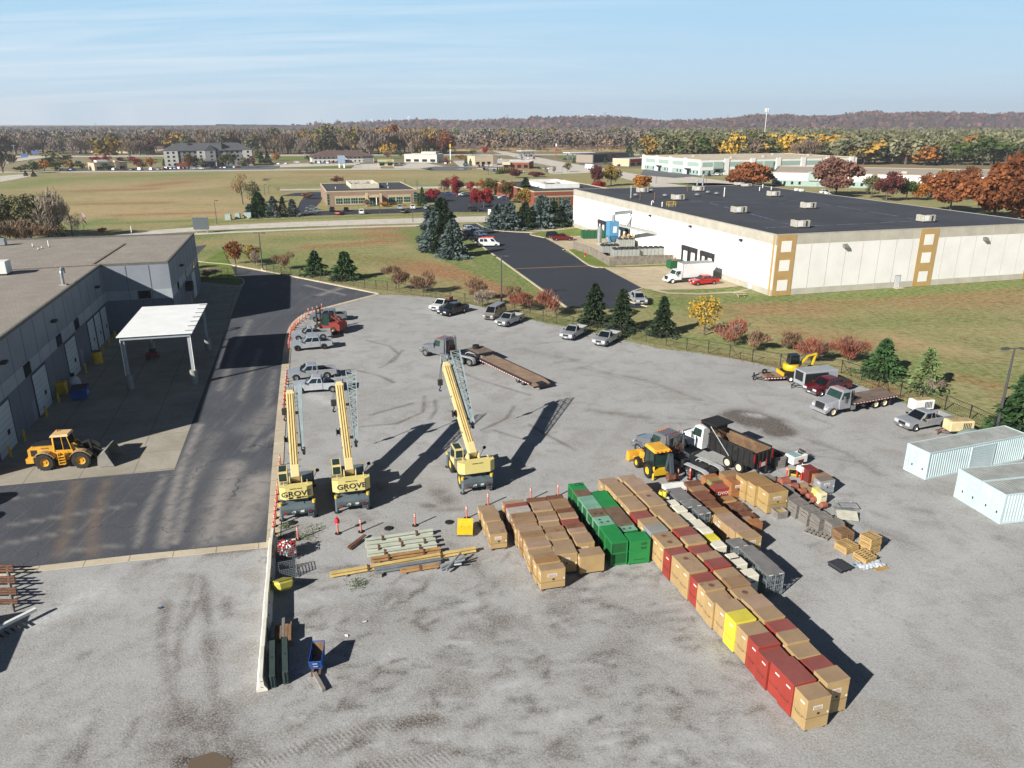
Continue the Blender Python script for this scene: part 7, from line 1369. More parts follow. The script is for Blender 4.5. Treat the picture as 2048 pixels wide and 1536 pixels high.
for x,y,w_,lb in((1150,740,1.5,'empty wire basket lying behind the pallet row'),):
 t=thing('wire_basket',lb,'wire basket',zc5(x,y),YA+R(-20));m=MB()
 for i in range(11):m.bar((-.75+.15*i,-.5,.1),(-.75+.15*i,.5,.1),.015,.015);m.bar((-.75+.15*i,.5,.1),(-.75+.15*i,.5,.6),.015,.015);m.bar((-.75+.15*i,-.5,.1),(-.75+.15*i,-.5,.6),.015,.015)
 for i in range(7):m.bar((-.75,-.5+i/6,.1),(.75,-.5+i/6,.1),.015,.015)
 m.build('mesh',WIRE,t);m=MB();[m.bar(a_,b_,.04,.04)for a_,b_ in(((-.75,-.5,.6),(.75,-.5,.6)),((.75,-.5,.6),(.75,.5,.6)),((.75,.5,.6),(-.75,.5,.6)),((-.75,.5,.6),(-.75,-.5,.6)))];m.build('rim',GALV,t)
t=thing('grey_sheet','pale grey sheet panel lying behind the pallets','sheet',zc5(1190,830),YA+R(-30));m=MB();m.hexa([(-.8,-.5,.05),(.8,-.5,.05),(.8,.5,.35),(-.8,.5,.35),(-.8,-.5,.09),(.8,-.5,.09),(.8,.5,.39),(-.8,.5,.39)]);m.build('panel',paint('sheet_grey','a9a89a',.6),t);m=MB();[m.box(-.7+i*.2,-.66+i*.2,-.45,.45,.0,.06)for i in range(8)];m.build('rib',GALV,t)
def compressor(label,c,h,col,L=2.6,W_=1.3,H=1.5,tongue=True):
 t=thing('compressor_trailer',label,'compressor',c,h);MB().cbox(-L/2,L/2,-W_/2,W_/2,.5,H,.08).build('body',col,t);MB().box(-L/2+.1,L/2-.3,-W_/2+.15,W_/2-.15,H,H+.05).build('top_panel',paint('panel_rusty_cream','9c8a68',.7,0,.2,2,.2),t)
 m=MB();[m.box(-L*.35+i*.18,-L*.35+.1+i*.18,s*W_/2-.01,s*W_/2+.012,.75,H-.15)for i in range(5)for s in(-1,1)];m.build('louvre',PLASTIC,t)
 for s in(-1,1):wheel(t,-.2,s*(W_/2+.02),.33,.2,WHITE)
 if tongue:m=MB();m.bar((L/2,.4,.5),(L/2+1.1,0,.5),.08,.1);m.bar((L/2,-.4,.5),(L/2+1.1,0,.5),.08,.1);m.box(L/2+.75,L/2+.85,-.05,.05,0,.6);m.build('tongue',RUSTP,t)
 return t
CRM=paint('compressor_cream','c9b98e',.55,0,.1,1.2,.05);q=zb6(1575,690);compressor('cream trailer compressor with rusty drawbar by the container',q+Vector((.1,.5,0)),R(186),CRM,2.6,1.3,1.55)
compressor('white welder unit behind the silver pickup at the fence',zb6(1285,540)+Vector((.5,.7,0)),R(190),WHITE,2.4,1.2,1.6,False)
t=thing('tarped_heap','low covered grey heap beside the cream compressor','covered load',zb6(1650,700),R(15));MB().ell((0,0,.1),(1.6,.8,.8),14,8).build('tarp',paint('tarp_green_grey','6c7a76',.7,0,.2,1.5),t,True);m=MB();m.tube([(-1.3,-.5,.3),(0,-.75,.5),(1.3,-.5,.3)],.03,5);m.build('rope',PLASTIC,t)
CTB=paint('container_pale_blue','b3c4c7',.55,0,.07,.6,.03,'6b5a48');CTR=paint('container_roof','8f9290',.7,0,.18,.8,.22,'5c4c40')
def container(label,near,bl,h=2.6,L=12.19,door=True,side_door=False):
 """near: ground pixel of the near front corner; bl: ground pixel of the other corner of the door end"""
 a,b=P(*near),P(*bl);e=(b-a).normalized();f=Vector((e.y,-e.x,0));f=-f if f.x<0 else f
 t=thing('shipping_container',label,'container',a,math.atan2(f.y,f.x),'pale blue shipping containers');W_=2.44;s=1 if Vector((-f.y,f.x,0)).dot(e)>0 else-1
 n=int(L/.28);pr=[]
 for i in range(n):
  x0=.12+(L-.24)*i/n;w_=(L-.24)/n;pr+=[(x0,.0),(x0+w_*.35,.0),(x0+w_*.5,.045),(x0+w_*.85,.045)]
 pr.append((L-.12,0));m=MB()
 m.prism([(x,s*(.03+d_))for x,d_ in pr]+[(L-.12,s*.1),(.12,s*.1)],.16,h-.1,'z');m.prism([(x,s*(W_-.03-d_))for x,d_ in pr]+[(L-.12,s*(W_-.1)),(.12,s*(W_-.1))],.16,h-.1,'z');m.build('side_wall',CTB,t)
 y0,y1=sorted((0,s*W_));m=MB()
 for y in(y0,y1-.1):
  m.box(0,L,y,y+.1,0,.16);m.box(0,L,y,y+.1,h-.1,h)
  for x in(0,L-.12):m.box(x,x+.12,y,y+.1,.16,h-.1)
 for x in(0,L-.12):m.box(x,x+.12,y0+.1,y1-.1,0,.16);m.box(x,x+.12,y0+.1,y1-.1,h-.1,h)
 m.build('frame',CTB,t);m=MB();q=int(L/.3)
 for i in range(q):
  x0=.12+(L-.24)*i/q;w_=(L-.24)/q;m.box(x0,x0+w_*.62,y0+.1,y1-.1,h-.09,h-.02);m.box(x0+w_*.62,x0+w_,y0+.1,y1-.1,h-.09,h-.05)
 m.build('roof',CTR,t)
 for k in(0,1):
  ya,yb=y0+.1+k*(W_-.2)/2,y0+.1+(k+1)*(W_-.2)/2;d_=MB().box(.03,.08,ya+.01,yb-.01,.17,h-.11).build('door',CTB,t);m=MB()
  for z in(.3,.95,1.6,2.15):m.box(.018,.032,ya+.12,yb-.12,z,z+.35)
  m.build('door_rib',CTB,d_);m=MB()
  for y in(ya+.3,yb-.3):m.tube([(-.01,y,.12),(-.01,y,h-.1)],.025,6);m.box(-.04,.0,y-.05,y+.05,1.0,1.1)
  m.build('lock_bar',CTB,d_);MB().box(.0,.028,ya+.35,ya+.47,.75,.95).build('label',PLASTIC,d_)
 MB().box(L-.08,L-.03,y0+.1,y1-.1,.16,h-.1).build('end_wall',CTB,t)
 if side_door:
  ys=0;d_=MB().box(5.2,8.0,*sorted((-s*.03,s*.025)),.2,h-.35).build('roller_door',CTB,t);m=MB()
  for i in range(8):m.box(5.2,8.0,*sorted((-s*.045,-s*.028)),.3+i*.26,.33+i*.26)
  m.build('slat',CTB,d_);m=MB();m.box(5.1,5.2,*sorted((-s*.05,s*.03)),.16,h-.25);m.box(8.0,8.1,*sorted((-s*.05,s*.03)),.16,h-.25);m.box(5.2,8.0,*sorted((-s*.05,s*.03)),h-.35,h-.25);m.build('door_frame',CTB,t)
 return t
container('pale blue shipping container with a roller door in its side',(1850.3,960.1),(1808.6,939.3),2.6,12.19,True,True)
container('pale blue shipping container in front, right of two side by side',(1998.6,1048.9),(1951.5,1019.7),2.6)
container('pale blue shipping container between two others, door end left',(1950.5,1019.5),(1903.2,990.4),2.6)
# ---------------------------------------------------------------- fences, poles, posts and small yard things
FBLK=paint('fence_black','1f2122',.6,0,.1)
def px_h(b,t):
 g_=P(*b);lo,hi=0.0,90.0;r=math.hypot(g_.x,g_.y)
 for _ in range(40):
  m_=(lo+hi)/2;c,s=math.cos(PITCH),math.sin(PITCH);dz=m_-CAM_H;zc=g_.y*c-dz*s;yy=768-FPX*(g_.y*s+dz*c)/zc
  if yy>t:lo=m_
  else:hi=m_
 return lo
def fence(label,line,h=1.7,step=3.0,mat=FBLK,brace=()):
 L=[Vector((p[0],p[1],0))for p in line];o=L[0].copy();t=thing('chain_link_fence',label,'fence',o);pts_=[]
 for a,b in zip(L,L[1:]):
  n=max(1,round((b-a).length/step));pts_+=[a.lerp(b,i/n)-o for i in range(n)]
 pts_.append(L[-1]-o);m,w=MB(),MB()
 for a,b in zip(pts_,pts_[1:]):
  m.bar(a+Vector((0,0,h)),b+Vector((0,0,h)),.05,.05);m.bar(a+Vector((0,0,.08)),b+Vector((0,0,.08)),.02,.02);n=9
  for i in range(n):
   p,q,r_=a.lerp(b,i/n),a.lerp(b,min(1,(i+4)/n)),a.lerp(b,max(0,(i-4)/n));w.bar(p+Vector((0,0,.08)),q+Vector((0,0,h)),.011,.011);w.bar(p+Vector((0,0,.08)),r_+Vector((0,0,h)),.011,.011)
 m.build('top_rail',mat,t);w.build('mesh',mat,t)
 for i,p in enumerate(pts_):MB().box(p.x-.04,p.x+.04,p.y-.04,p.y+.04,0,h+.06).build('post',mat,t)
 m=MB()
 for i in brace:m.bar(pts_[i]+Vector((.1,0,h*.8)),pts_[min(i+1,len(pts_)-1)].lerp(pts_[i],.5)+Vector((0,-.0,.05)),.04,.04)
 if brace:m.build('brace',mat,t)
F1=[(534,545),(563,550),(601,556),(642,562),(684,568),(730,576),(775,581),(822,589),(872,596),(930,606),(1000,622),(1060,637),(1113,647),(1180,663),(1240,672),(1292,684),(1332,692),(1373,700),(1416,706),(1459,714),(1504,724),(1560,733),(1682,746),(1723,760),(1757,774),(1800,793),(1843,803),(1889,820),(1938,841),(1987,864),(2060,895),(2150,925)]
fence('long black chain link fence between the gravel yard and the meadow',PX(*F1),1.7,3.1,brace=(35,37,39,41))
fence('short black iron fence at the far corner of the workshop',PX((386,557),(430,554),(470,551),(474,545)),1.6,1.4)
POLE=paint('pole_bronze','4a4a4c',.5,.2,.1)
def light_pole(label,b,top,arms=2,rz=0.0,base=True,mat=POLE,hd=1.0):
 h=px_h(b,top);t=thing('light_pole',label,'light pole',P(*b),rz);m=MB();m.cyl((0,0,0),(0,0,h),.13*hd+.03,.09*hd,8);m.build('pole',mat,t,True)
 if base:MB().cyl((0,0,0),(0,0,.35),.3,n=12).build('base',KERB,t)
 for s in((-1,1)if arms==2 else(1,)):MB().bar((0,0,h),(s*.7,0,h),.08,.08).build('arm',mat,t);MB().hexa([(s*.55,-.22,h-.08),(s*1.25,-.22,h-.16),(s*1.25,.22,h-.16),(s*.55,.22,h-.08),(s*.55,-.2,h+.1),(s*1.25,-.2,h+.04),(s*1.25,.2,h+.04),(s*.55,.2,h+.1)]).build('lamp_head',mat,t)
light_pole('bronze light pole by the drive beside the orange young tree',(525.5,540),466,2,0);light_pole('twin headed light pole at the fence behind the grey van',(1003,606),512,2,.1);light_pole('tall twin headed light pole at the right edge by the pine',(1991.7,866),697,2,.0)
for b,tp,lb in(((826,444),397,'thin street light before the brown office'),((434,448),401,'thin street light across the street on the left'),((760,427),386,'light pole in the brown office car park'),((530,391),369,'dark light pole at the west parking, left one'),((538,388),371,'dark light pole at the west parking, right one'),((1078,402),382,'light pole before the red brick office'),((971,442),434,'small dark post at the mouth of the new drive'),((926,378),358,'lamp post among the red maples'),((977,350),330,'lamp post by the slanting car row'),((1124,350),333,'lamp post left of the round tree by the crossroad'),((1367,357),347,'lamp post on the side road corner'),((1411,378),352,'lamp post before the sage unit, right one'),((1312,367),354,'lamp post by the golden tree behind the roof')):light_pole(lb,b,tp,1,1.0,False,POLE,.7)
ORG=paint('post_orange','d2492a',.5,0,.1);ORGP=paint('post_faded_pink','c0705f',.55,0,.12);REFL=paint('reflective_white','cfc9c4',.4)
dp=None
def delineator(label,q,k=0,h=1.15,mat=None,tilt=None):
 global dp
 sw=None if k==0 else{'post_orange':ORGP}
 if dp is None:
  dp=thing('delineator_post',label,'marker post',q,0,'orange marker posts');m=MB();m.cyl((0,0,.06),(0,0,1.1),.07,n=8);m.cyl((0,0,1.1),(0,0,1.16),.04,.02,8);m.build('tube',ORG,dp,True);m=MB();[m.cyl((0,0,z),(0,0,z+.07),.073,n=8)for z in(.82,.96)];m.build('band',REFL,dp);m=MB();m.lathe([(.01,0),(.26,0),(.24,.05),(.01,.06)],8);m.build('base',BLACK,dp);return dp
 return copy_tree(dp,q,random.uniform(0,3),label,swap=sw)
up=[(645,150),(575,186),(505,205),(440,225),(395,292),(345,325),(300,358),(264,388),(238,425),(222,432),(208,460),(190,488),(178,520),(166,560),(160,600),(156,640),(150,682),(140,722),(136,758)]
for i,p in enumerate(up):delineator('orange marker post %s on the bend before the pickups'%('at the far end' if i==0 else 'number %d from the far end'%(i+1)),zc7(*p),i%4==1)
mid=[(112,1165),(108,1210),(104,1255),(100,1300),(92,1360),(86,1420),(82,1480),(76,1545),(70,1610),(65,1670)]
for i,p in enumerate(mid):delineator('orange marker post beside the first crane boom, number %d from the far end'%(i+1),zc7(*p),1 if i==3 else 0)
low=[(172,580),(166,690),(160,800),(150,915),(136,1037),(120,1165),(108,1295),(98,1430),(84,1560),(74,1690)]
for i,p in enumerate(low):delineator('orange marker post left of the first crane body, number %d from the far end'%(i+1),zc1(*p),i%2==0)
for p,lb in(((390,238),'faded marker post beside the crate of red bottles'),((712,190),'marker post with a red bag hung over its top'),((898,176),'marker post between the red bag post and the beams'),((1335,125),'faded marker post right of two dark rubber pads'),((1752,66),'marker post behind the yellow bent plate'),((1925,-40),'marker post tip behind the short box row')):delineator(lb,zb2(*p),1)
delineator('orange marker post behind the second box row',zb3(538,322),1);delineator('orange marker post behind the third box row',zb3(762,292),1);delineator('orange marker post beside the backhoe bucket',zc4(737,770),0);delineator('orange marker post by the rear tractor wheels',zc4(893,758),0);delineator('tall orange post right of the small pallet stack',zc5(445,345),0)
q=zb2(712,190);t=thing('red_bag','bright red bag hung over a marker post','bag',q+Vector((0,0,.95)),.3);m=MB();m.lathe([(.01,.38),(.14,.36),(.19,.2),(.2,0),(.15,-.02),(.01,0)],10);t2=m.build('bag',paint('bag_red','b81f34',.6,0,.15),t,True);MB().box(-.05,.05,-.2,.2,.36,.4).build('fold',paint('bag_red','b81f34'),t)
for i,(p,lb)in enumerate((((345,105),'black rubber pad by the first crane foot'),((1120,150),'black rubber pad left of the faded marker post'),((1610,100),'black rubber pad left of the yellow plate'))):t=thing('rubber_pad',lb,'rubber pad',zb2(*p),.3*i);m=MB();m.lathe([(.01,0),(.36,0),(.33,.07),(.01,.08)],8);m.build('pad',BLACK,t);MB().cyl((0,0,.08),(0,0,.11),.09).build('socket',PLASTIC,t)
BARR=paint('barrier_concrete','cdc9bc',.85,0,.1,1.0,.03,'5f574a');a,b=P(546.5,1078),P(524,1384);n=max(4,round((b-a).length/3.05));dv=(b-a)/n;rz=math.atan2(dv.y,dv.x)
for i in range(n):
 t=thing('concrete_barrier','pale concrete barrier, %s in the line from the far end'%ordn[i],'barrier',a+dv*(i+.5),rz+R((-1.2,.8,-.5,1.0,0,.6)[i%6]),'line of concrete barriers');L2=dv.length/2-.02;m=MB();m.prism([(-.3,0),(.3,0),(.3,.12),(.14,.38),(.1,.95),(-.1,.95),(-.14,.38),(-.3,.12)],-L2,L2,'x');m.build('body',BARR,t);m=MB();[m.tube([(s*L2,-.05,z),(s*(L2+.04),0,z),(s*L2,.05,z)],.015,5)for s in(-1,1)for z in(.3,.7)];m.build('loop',RUSTP,t);m=MB();[m.box(x-.06,x+.06,-.16,.16,.5,.62)for x in(-.7,.7)];m.build('slot',PLASTIC,t)
def gitter(label,q,rz,w,l,h,fill=None):
 t=thing('wire_crate',label,'wire crate',q,rz);m=MB()
 for x in np.linspace(-w/2,w/2,9):
  m.bar((x,-l/2,.1),(x,-l/2,h),.02,.02);m.bar((x,l/2,.1),(x,l/2,h),.02,.02);m.bar((x,-l/2,.1),(x,l/2,.1),.02,.02)
 for y in np.linspace(-l/2,l/2,9):m.bar((-w/2,y,.1),(-w/2,y,h),.02,.02);m.bar((w/2,y,.1),(w/2,y,h),.02,.02)
 for z in np.linspace(.1,h,6):[m.bar(p_,q_,.025,.025)for p_,q_ in(((-w/2,-l/2,z),(w/2,-l/2,z)),((w/2,-l/2,z),(w/2,l/2,z)),((w/2,l/2,z),(-w/2,l/2,z)),((-w/2,l/2,z),(-w/2,-l/2,z)))]
 m.build('wire',WIRE,t)
 for x in(-1,1):
  for y in(-1,1):MB().box(x*w/2-.05,x*w/2+.05,y*l/2-.05,y*l/2+.05,0,.1).build('foot',GALV,t)
 return t
g1_=gitter('wire crate full of red and white bottles by the barriers',zb2(292,400)+Vector((0,.5,0)),rz+R(92),1.25,1.25,1.0);mr,mw=MB(),MB()
for i in range(150):
 m=mr if random.random()<.62 else mw;x,y,z=random.uniform(-.55,.55),random.uniform(-.55,.55),random.uniform(.25,1.08);d_=Vector((random.gauss(0,1),random.gauss(0,1),random.gauss(0,.6))).normalized()*.13;m.cyl(Vector((x,y,z))-d_,Vector((x,y,z))+d_,.07,n=6)
mr.build('red_bottles',paint('bottle_red','9c1f22',.4),g1_)['kind']='stuff';mw.build('white_bottles',WHITE,g1_)['kind']='stuff'
gitter('empty wire crate tipped beside the crate of bottles',zb2(312,520),rz+R(96),1.2,1.1,.75)
YGR=paint('tub_yellow_green','bcb24a',.5,0,.12,1.5);t=thing('plastic_tub','yellow green plastic tub leaning on the barriers','tub',zb2(240,680)+Vector((.05,.35,.1)),rz+R(38));t.rotation_euler=(R(-24),R(8),rz+R(118));t.scale=(1.2,1.15,1.3);m=MB();m.hexa([(-.4,-.62,0),(.4,-.62,0),(.4,.62,0),(-.4,.62,0),(-.52,-.78,.5),(.52,-.78,.5),(.52,.78,.5),(-.52,.78,.5)]);m.build('tub',YGR,t,False,.12);MB().cbox(-.47,.47,-.72,.72,.5,.56,.03).build('lid',paint('tub_lid','8f8a44',.6,0,.1),t)
t=thing('lumber_pile','pile of old brown timbers against the barriers','lumber',zb2(262,1100),rz)
for i in range(13):y0=-.55+(i%6)*.2;z0=.1+(i//6)*.2;L_=random.uniform(.9,1.5);c0_=random.uniform(-.9,-.3);MB().box(c0_-L_,c0_+L_*.3,y0-.09,y0+.09,z0,z0+.17).build('timber',WDB if i%3 else WDG,t)
GBM=paint('beam_dark_green','34423f',.6,0,.15,1.0,.06)
for x,y,lb in((190,1290,'dark green steel beam with a hole, next to the barriers'),(292,1260,'dark green steel beam with a hole, farther from the barriers')):
 t=thing('steel_beam',lb,'beam',zb2(x,y),rz+R(2));m=MB();m.box(-1.6,1.6,-.16,.16,.8,.86);m.box(-1.6,1.6,-.16,.16,0,.06);m.box(-1.6,1.6,-.1,-.06,.06,.8);m.box(-1.6,1.6,.06,.1,.06,.8);m.build('web',GBM,t);MB().cyl((.0,0,.86),(.0,0,.868),.07).build('hole',PLASTIC,t)
 m=MB();[m.box(x_-.03,x_+.03,-.18,.18,.06,.8)for x_ in(-1.5,0,1.5)];m.build('stiffener',GBM,t)
q=zb2(548,1270);t=thing('tipping_hopper','blue self tipping hopper with rusty inside and forklift base','hopper',q,R(96));t.scale=(.88,.66,.95);HB=paint('hopper_blue','1f4f94',.5,0,.12,1.2,.08);m=MB()
m.hexa([(-.5,-.5,.3),(-.35,-.5,.25),(-.35,.5,.25),(-.5,.5,.3),(-.85,-.55,1.0),(-.8,-.55,1.02),(-.8,.55,1.02),(-.85,.55,1.0)]);m.hexa([(-.5,-.5,.25),(.5,-.5,.3),(.5,.5,.3),(-.5,.5,.25),(-.5,-.5,.3),(.5,-.5,.35),(.5,.5,.35),(-.5,.5,.3)])
for s in(-1,1):m.prism([(-.5,.28),(.5,.3),(1.15,1.15),(-.82,1.0)],s*.52,s*.56)
m.hexa([(.45,-.52,.3),(.5,-.52,.3),(.5,.52,.3),(.45,.52,.3),(1.1,-.55,1.15),(1.15,-.55,1.15),(1.15,.55,1.15),(1.1,.55,1.15)]);m.build('bin',HB,t);m=MB();m.hexa([(-.42,-.48,.36),(.46,-.48,.36),(.46,.48,.36),(-.42,.48,.36),(-.5,-.5,.42),(.5,-.5,.42),(.5,.5,.42),(-.5,.5,.42)]);m.hexa([(.44,-.5,.36),(.47,-.5,.36),(.47,.5,.36),(.44,.5,.36),(1.06,-.53,1.12),(1.09,-.53,1.12),(1.09,.53,1.12),(1.06,.53,1.12)]);m.build('lining',RI,t);m=MB();[m.box(-.95,.6,s*.32-.1,s*.32+.1,.02,.2)for s in(-1,1)];m.build('fork_pocket',RUSTP,t)
for z in(.5,.8):MB().hexa([(-.56-(z-.3)*.5,-.2,z),(-.54-(z-.3)*.5,-.2,z),(-.54-(z-.3)*.5,.2,z),(-.56-(z-.3)*.5,.2,z),(-.62-(z-.3)*.5,-.2,z+.1),(-.6-(z-.3)*.5,-.2,z+.1),(-.6-(z-.3)*.5,.2,z+.1),(-.62-(z-.3)*.5,.2,z+.1)]).build('sticker',STICK,t)
def bar_thing(name,label,p,q,w,h,mat,z=.15,cat='beam',lugs=0,grp=None):
 p,q=Vector((p.x,p.y,0)),Vector((q.x,q.y,0));L=(q-p).length;t=thing(name,label,cat,(p+q)/2,math.atan2((q-p).y,(q-p).x),grp);m=MB();m.box(-L/2,L/2,-w/2,w/2,z+h-.05,z+h);m.box(-L/2,L/2,-w/2,w/2,z,z+.05);m.box(-L/2,L/2,-w*.2,w*.2,z+.05,z+h-.05);m.build('flange',mat,t)
 for i in range(lugs):x=-L/2+L*(i+.5)/lugs;MB().box(x-.06,x+.06,-w*.58,w*.58,z-.03,z+h+.06).build('lug',RUSTP,t)
 MB().box(-L*.4,-L*.4+.12,-w*.8,w*.8,0,z).build('bearer',WDG,t);MB().box(L*.4,L*.4+.12,-w*.8,w*.8,0,z).build('bearer',WDG,t);return t
PGR=paint('beam_pale_green','b0b5a6',.6,0,.1,1.0,.10,'7a5030');OBM=paint('beam_rust_orange','a07c52',.7,0,.2,1.5,.3,'7c4a26');YBM=paint('beam_yellow','c2a96c',.65,0,.15,1.2,.22,'8a5a2c');GAB=paint('beam_galvanized','8d9296',.45,.4,.12)
for a_,b_,w,mt,lg,lb in(((930,250),(1478,168),.32,PGR,2,'pale green steel beam, farthest of the four'),((932,285),(1478,212),.26,PGR,1,'pale green steel beam, second from the far side'),((945,315),(1500,240),.32,PGR,3,'pale green steel beam, third from the far side'),((945,360),(1510,278),.26,PGR,2,'pale green steel beam, nearest of the four'),((975,400),(1540,315),.34,OBM,2,'rust orange steel tube between green and yellow beams'),((645,520),(1825,312),.3,YBM,2,'longest yellow steel beam with rusty flange'),((1005,488),(1540,402),.34,GAB,0,'grey galvanized beam before the long yellow one'),((1215,490),(1530,440),.16,OBM,1,'thin rust orange bar in front of the galvanized beam')):bar_thing('steel_beam',lb,zb2(*a_,.3),zb2(*b_,.3),w,.3,mt,.12,'beam',lg)
t=thing('brace_bundle','bundle of rusty angle braces left of the beams','steel braces',zb2(860,270),R(60))
for i in range(6):MB().bar((-1.0+random.uniform(-.1,.1),-.3+i*.07,.06+.05*(i%3)),(1.0,-.15+i*.06+random.uniform(-.1,.1),.25),.09,.07).build('brace',RUSTP,t)
t=thing('stand_pile','pile of galvanized steel legs at the end of the beams','steel legs',zb2(1630,470),R(40))
for i in range(7):a_=random.uniform(-.9,.7);MB().cyl((-.8*math.cos(a_),-.8*math.sin(a_),.1+.04*i),(.8*math.cos(a_)+.1*i-.2,.8*math.sin(a_),.35+.05*i),.075,n=8).build('leg',GAB,t)
for x,y,r_,lb in((1040,540,5,'short timber block under the galvanized beam'),(560,1400,-58,'pale timber beam on the gravel by the hopper')):t=thing('timber',lb,'timber',zb2(x,y),R(r_));L_=.25 if r_==5 else.8;MB().cbox(-L_,L_,-.12,.12,0,.22,.02).build('timber',WDG,t);MB().box(-L_-.005,-L_,-.1,.1,.02,.2).build('end_grain',WDB,t)
q=zb2(1740,190);t=thing('bent_plate','yellow bent steel plate standing on a pallet','steel plate',q,YA-R(17));m=MB();m.prism([(-.55,.2),(-.5,.2),(.1,.52),(.6,.95),(.57,1.0),(.05,.58),(-.55,.26)],-.6,.6,'x');m.build('plate',YEL,t);m=MB();pallet_mesh(m,1.3,1.0,0);m.build('pallet',WDG,t);m=MB();[m.cyl((x,y,.45),(x,y,.6),.035,n=6)for x in(-.3,.3)for y in(0.05,)];m.build('bolt',PLASTIC,t)
DGRS=paint('sign_green','1f6a4a',.6)
for i in range(11):a_=zb1(-60,735+i*23);b_=zb1(75+(i*37)%40,733+i*23);bar_thing('steel_beam','rusty steel section at the left edge, %s'%('farthest of the stack' if i==0 else 'row %d from the far side'%(i+1)),P(-110,1128+i*7.6,.8),P(25+(i*37)%12,1128+i*7.6-2,.8),.1,.1,RUSTP,.55+.1*(i%3),'beam',0,'rusty steel sections')
t=thing('lattice_arm','white folded steel arm lying at the left edge','steel arm',P(2,1268),R(58));m=MB();m.box(-1.2,2.2,-.12,.12,.4,.6);m.build('arm',WHITE,t);MB().cbox(-1.7,-.9,-.4,.4,.1,.7,.1).build('head',WHITE,t);m=MB();[m.box(-.6+i*.35,-.5+i*.35,-.75,-.25,.15,.22)for i in range(6)];m.build('rung',DUSTRUB,t)
k_=1/math.tan(SUN_EL);so=Vector((math.cos(SUN_AZ),math.sin(SUN_AZ),0))*k_
s1,s2=P(66,1219)-so*2.6,P(14,1340)-so*2.6;d_=(s1-s2);t=thing('shadow_caster_box','unseen white box added beyond the left edge to cast a shadow','trailer',(s2 .x,s2 .y,0),math.atan2(d_.y,d_.x));MB().cbox(0,d_.length,0,6,.5,2.6,.05).build('body',WHITE,t);MB().box(.3,d_.length-.3,.3,5.7,0,.5).build('underframe',DKBLUE,t)  # unseen box added out of frame to throw the shadow on the left gravel
for px,py,hh,lb in((52,992,4.6,'unseen grey tank added beyond the left edge for its shadow, farther one'),(28,1032,4.2,'unseen grey tank added beyond the left edge for its shadow, nearer one')):s1=P(px,py)-so*hh;t=thing('shadow_caster_tank',lb,'tank',(s1 .x-1.4,s1 .y+.2,0));m=MB();m.lathe([(.01,hh),(.8,hh-.15),(1.4,hh-.7),(1.4,0),(.01,0)],20);m.build('shell',GALV,t,True);m=MB();[m.lathe([(1.4,z),(1.44,z+.03),(1.4,z+.06)],20)for z in(1,2.2)];m.build('hoop',DUSTRUB,t)  # unseen round tanks added out of frame to throw the rounded shadows at left
for x,y,w,lb in((72,313,3,'blue road sign by the slip road, left of the highway bend'),(50,319,3,'blue road sign on the slip road verge'),(19,323,4,'green road sign at the left edge')):t=thing('road_sign',lb,'sign',P(x,y),.1);MB().box(-w,w,-.1,.1,2.2,5).build('panel',BLUEB if 'blue' in lb else DGRS,t);[MB().box(s*w*.7-.1,s*w*.7+.1,.1,.25,0,4.5).build('post',GALV,t)for s in(-1,1)]
t=thing('street_sign','small white sign at the left end of the spruce row','sign',P(979,434));MB().box(-.5,.5,-.1,.1,.2,2.6).build('panel',WHITE,t);MB().box(-.6,.6,-.2,.2,0,.2).build('base',KERB,t)
for x,y,c_,lb in((729,1244,WHITE,'scrap of white paper on the gravel, upper one'),(693,1272,WHITE,'scrap of white paper on the gravel by the hopper'),(321,1216,BLUEB,'crumpled blue scrap on the left gravel'),(1703,1004,WHITE,'scrap of white paper near the wire basket')):t=thing('paper_scrap',lb,'litter',P(x,y),x*1.0);m=MB();m.add([(-.14,-.08,.02),(.02,-.1,.06),(.15,-.06,.02),(.13,.09,.05),(0,.1,.01),(-.13,.07,.06)],[(0,1,4,5),(1,2,3,4)]);m.build('sheet',c_,t)
for i,(x,y)in enumerate(((65,1400),(148,1305),(277,1160),(350,1078),(508,902),(610,787),(648,747),(684,703),(1135,492),(1115,498))):t=thing('bollard','yellow bollard before the workshop doors, %s'%('nearest to the camera' if i==0 else 'number %d from the near end'%(i+1)),'bollard',z4(x,y),0,'yellow bollards at the workshop');m=MB();m.lathe([(.01,1.25),(.09,1.2),(.12,1.1),(.12,0)],10);m.build('tube',YEL,t,True);MB().cyl((0,0,0),(0,0,.03),.2).build('base',KERB,t)
t=thing('dumpster','blue open dumpster in the workshop shade','dumpster',z4(478,1050),ga+R(6));m=MB();m.hexa([(-1.0,-.75,.15),(1.0,-.75,.15),(1.0,.75,.15),(-1.0,.75,.15),(-1.25,-.9,1.3),(1.25,-.9,1.3),(1.25,.9,1.3),(-1.25,.9,1.3)]);m.build('bin',HB,t);MB().box(-1.15,1.15,-.8,.8,1.3,1.32).build('rubbish',PLASTIC,t);MB().box(-.2,.2,-.86,-.80,.5,.9).build('sticker',STICK,t)
t=thing('tarp_heap','white tarped heap behind the blue dumpster','covered load',z4(440,985),ga);MB().ell((0,0,.4),(1.0,.8,1.0),14,8).build('tarp',paint('tarp_white','a9adb0',.6,0,.2,2),t,True);MB().box(-.2,.2,-.2,.2,1.3,1.7).build('top_load',PLASTIC,t)
t=thing('yellow_bin','yellow steel bin by the workshop wall left of the dumpster','bin',z4(372,1030),ga);MB().cbox(-.6,.6,-.5,.5,.1,1.5,.04).build('body',YEL,t);MB().box(-.62,.62,-.52,.52,1.5,1.56).build('lid',YEL,t)
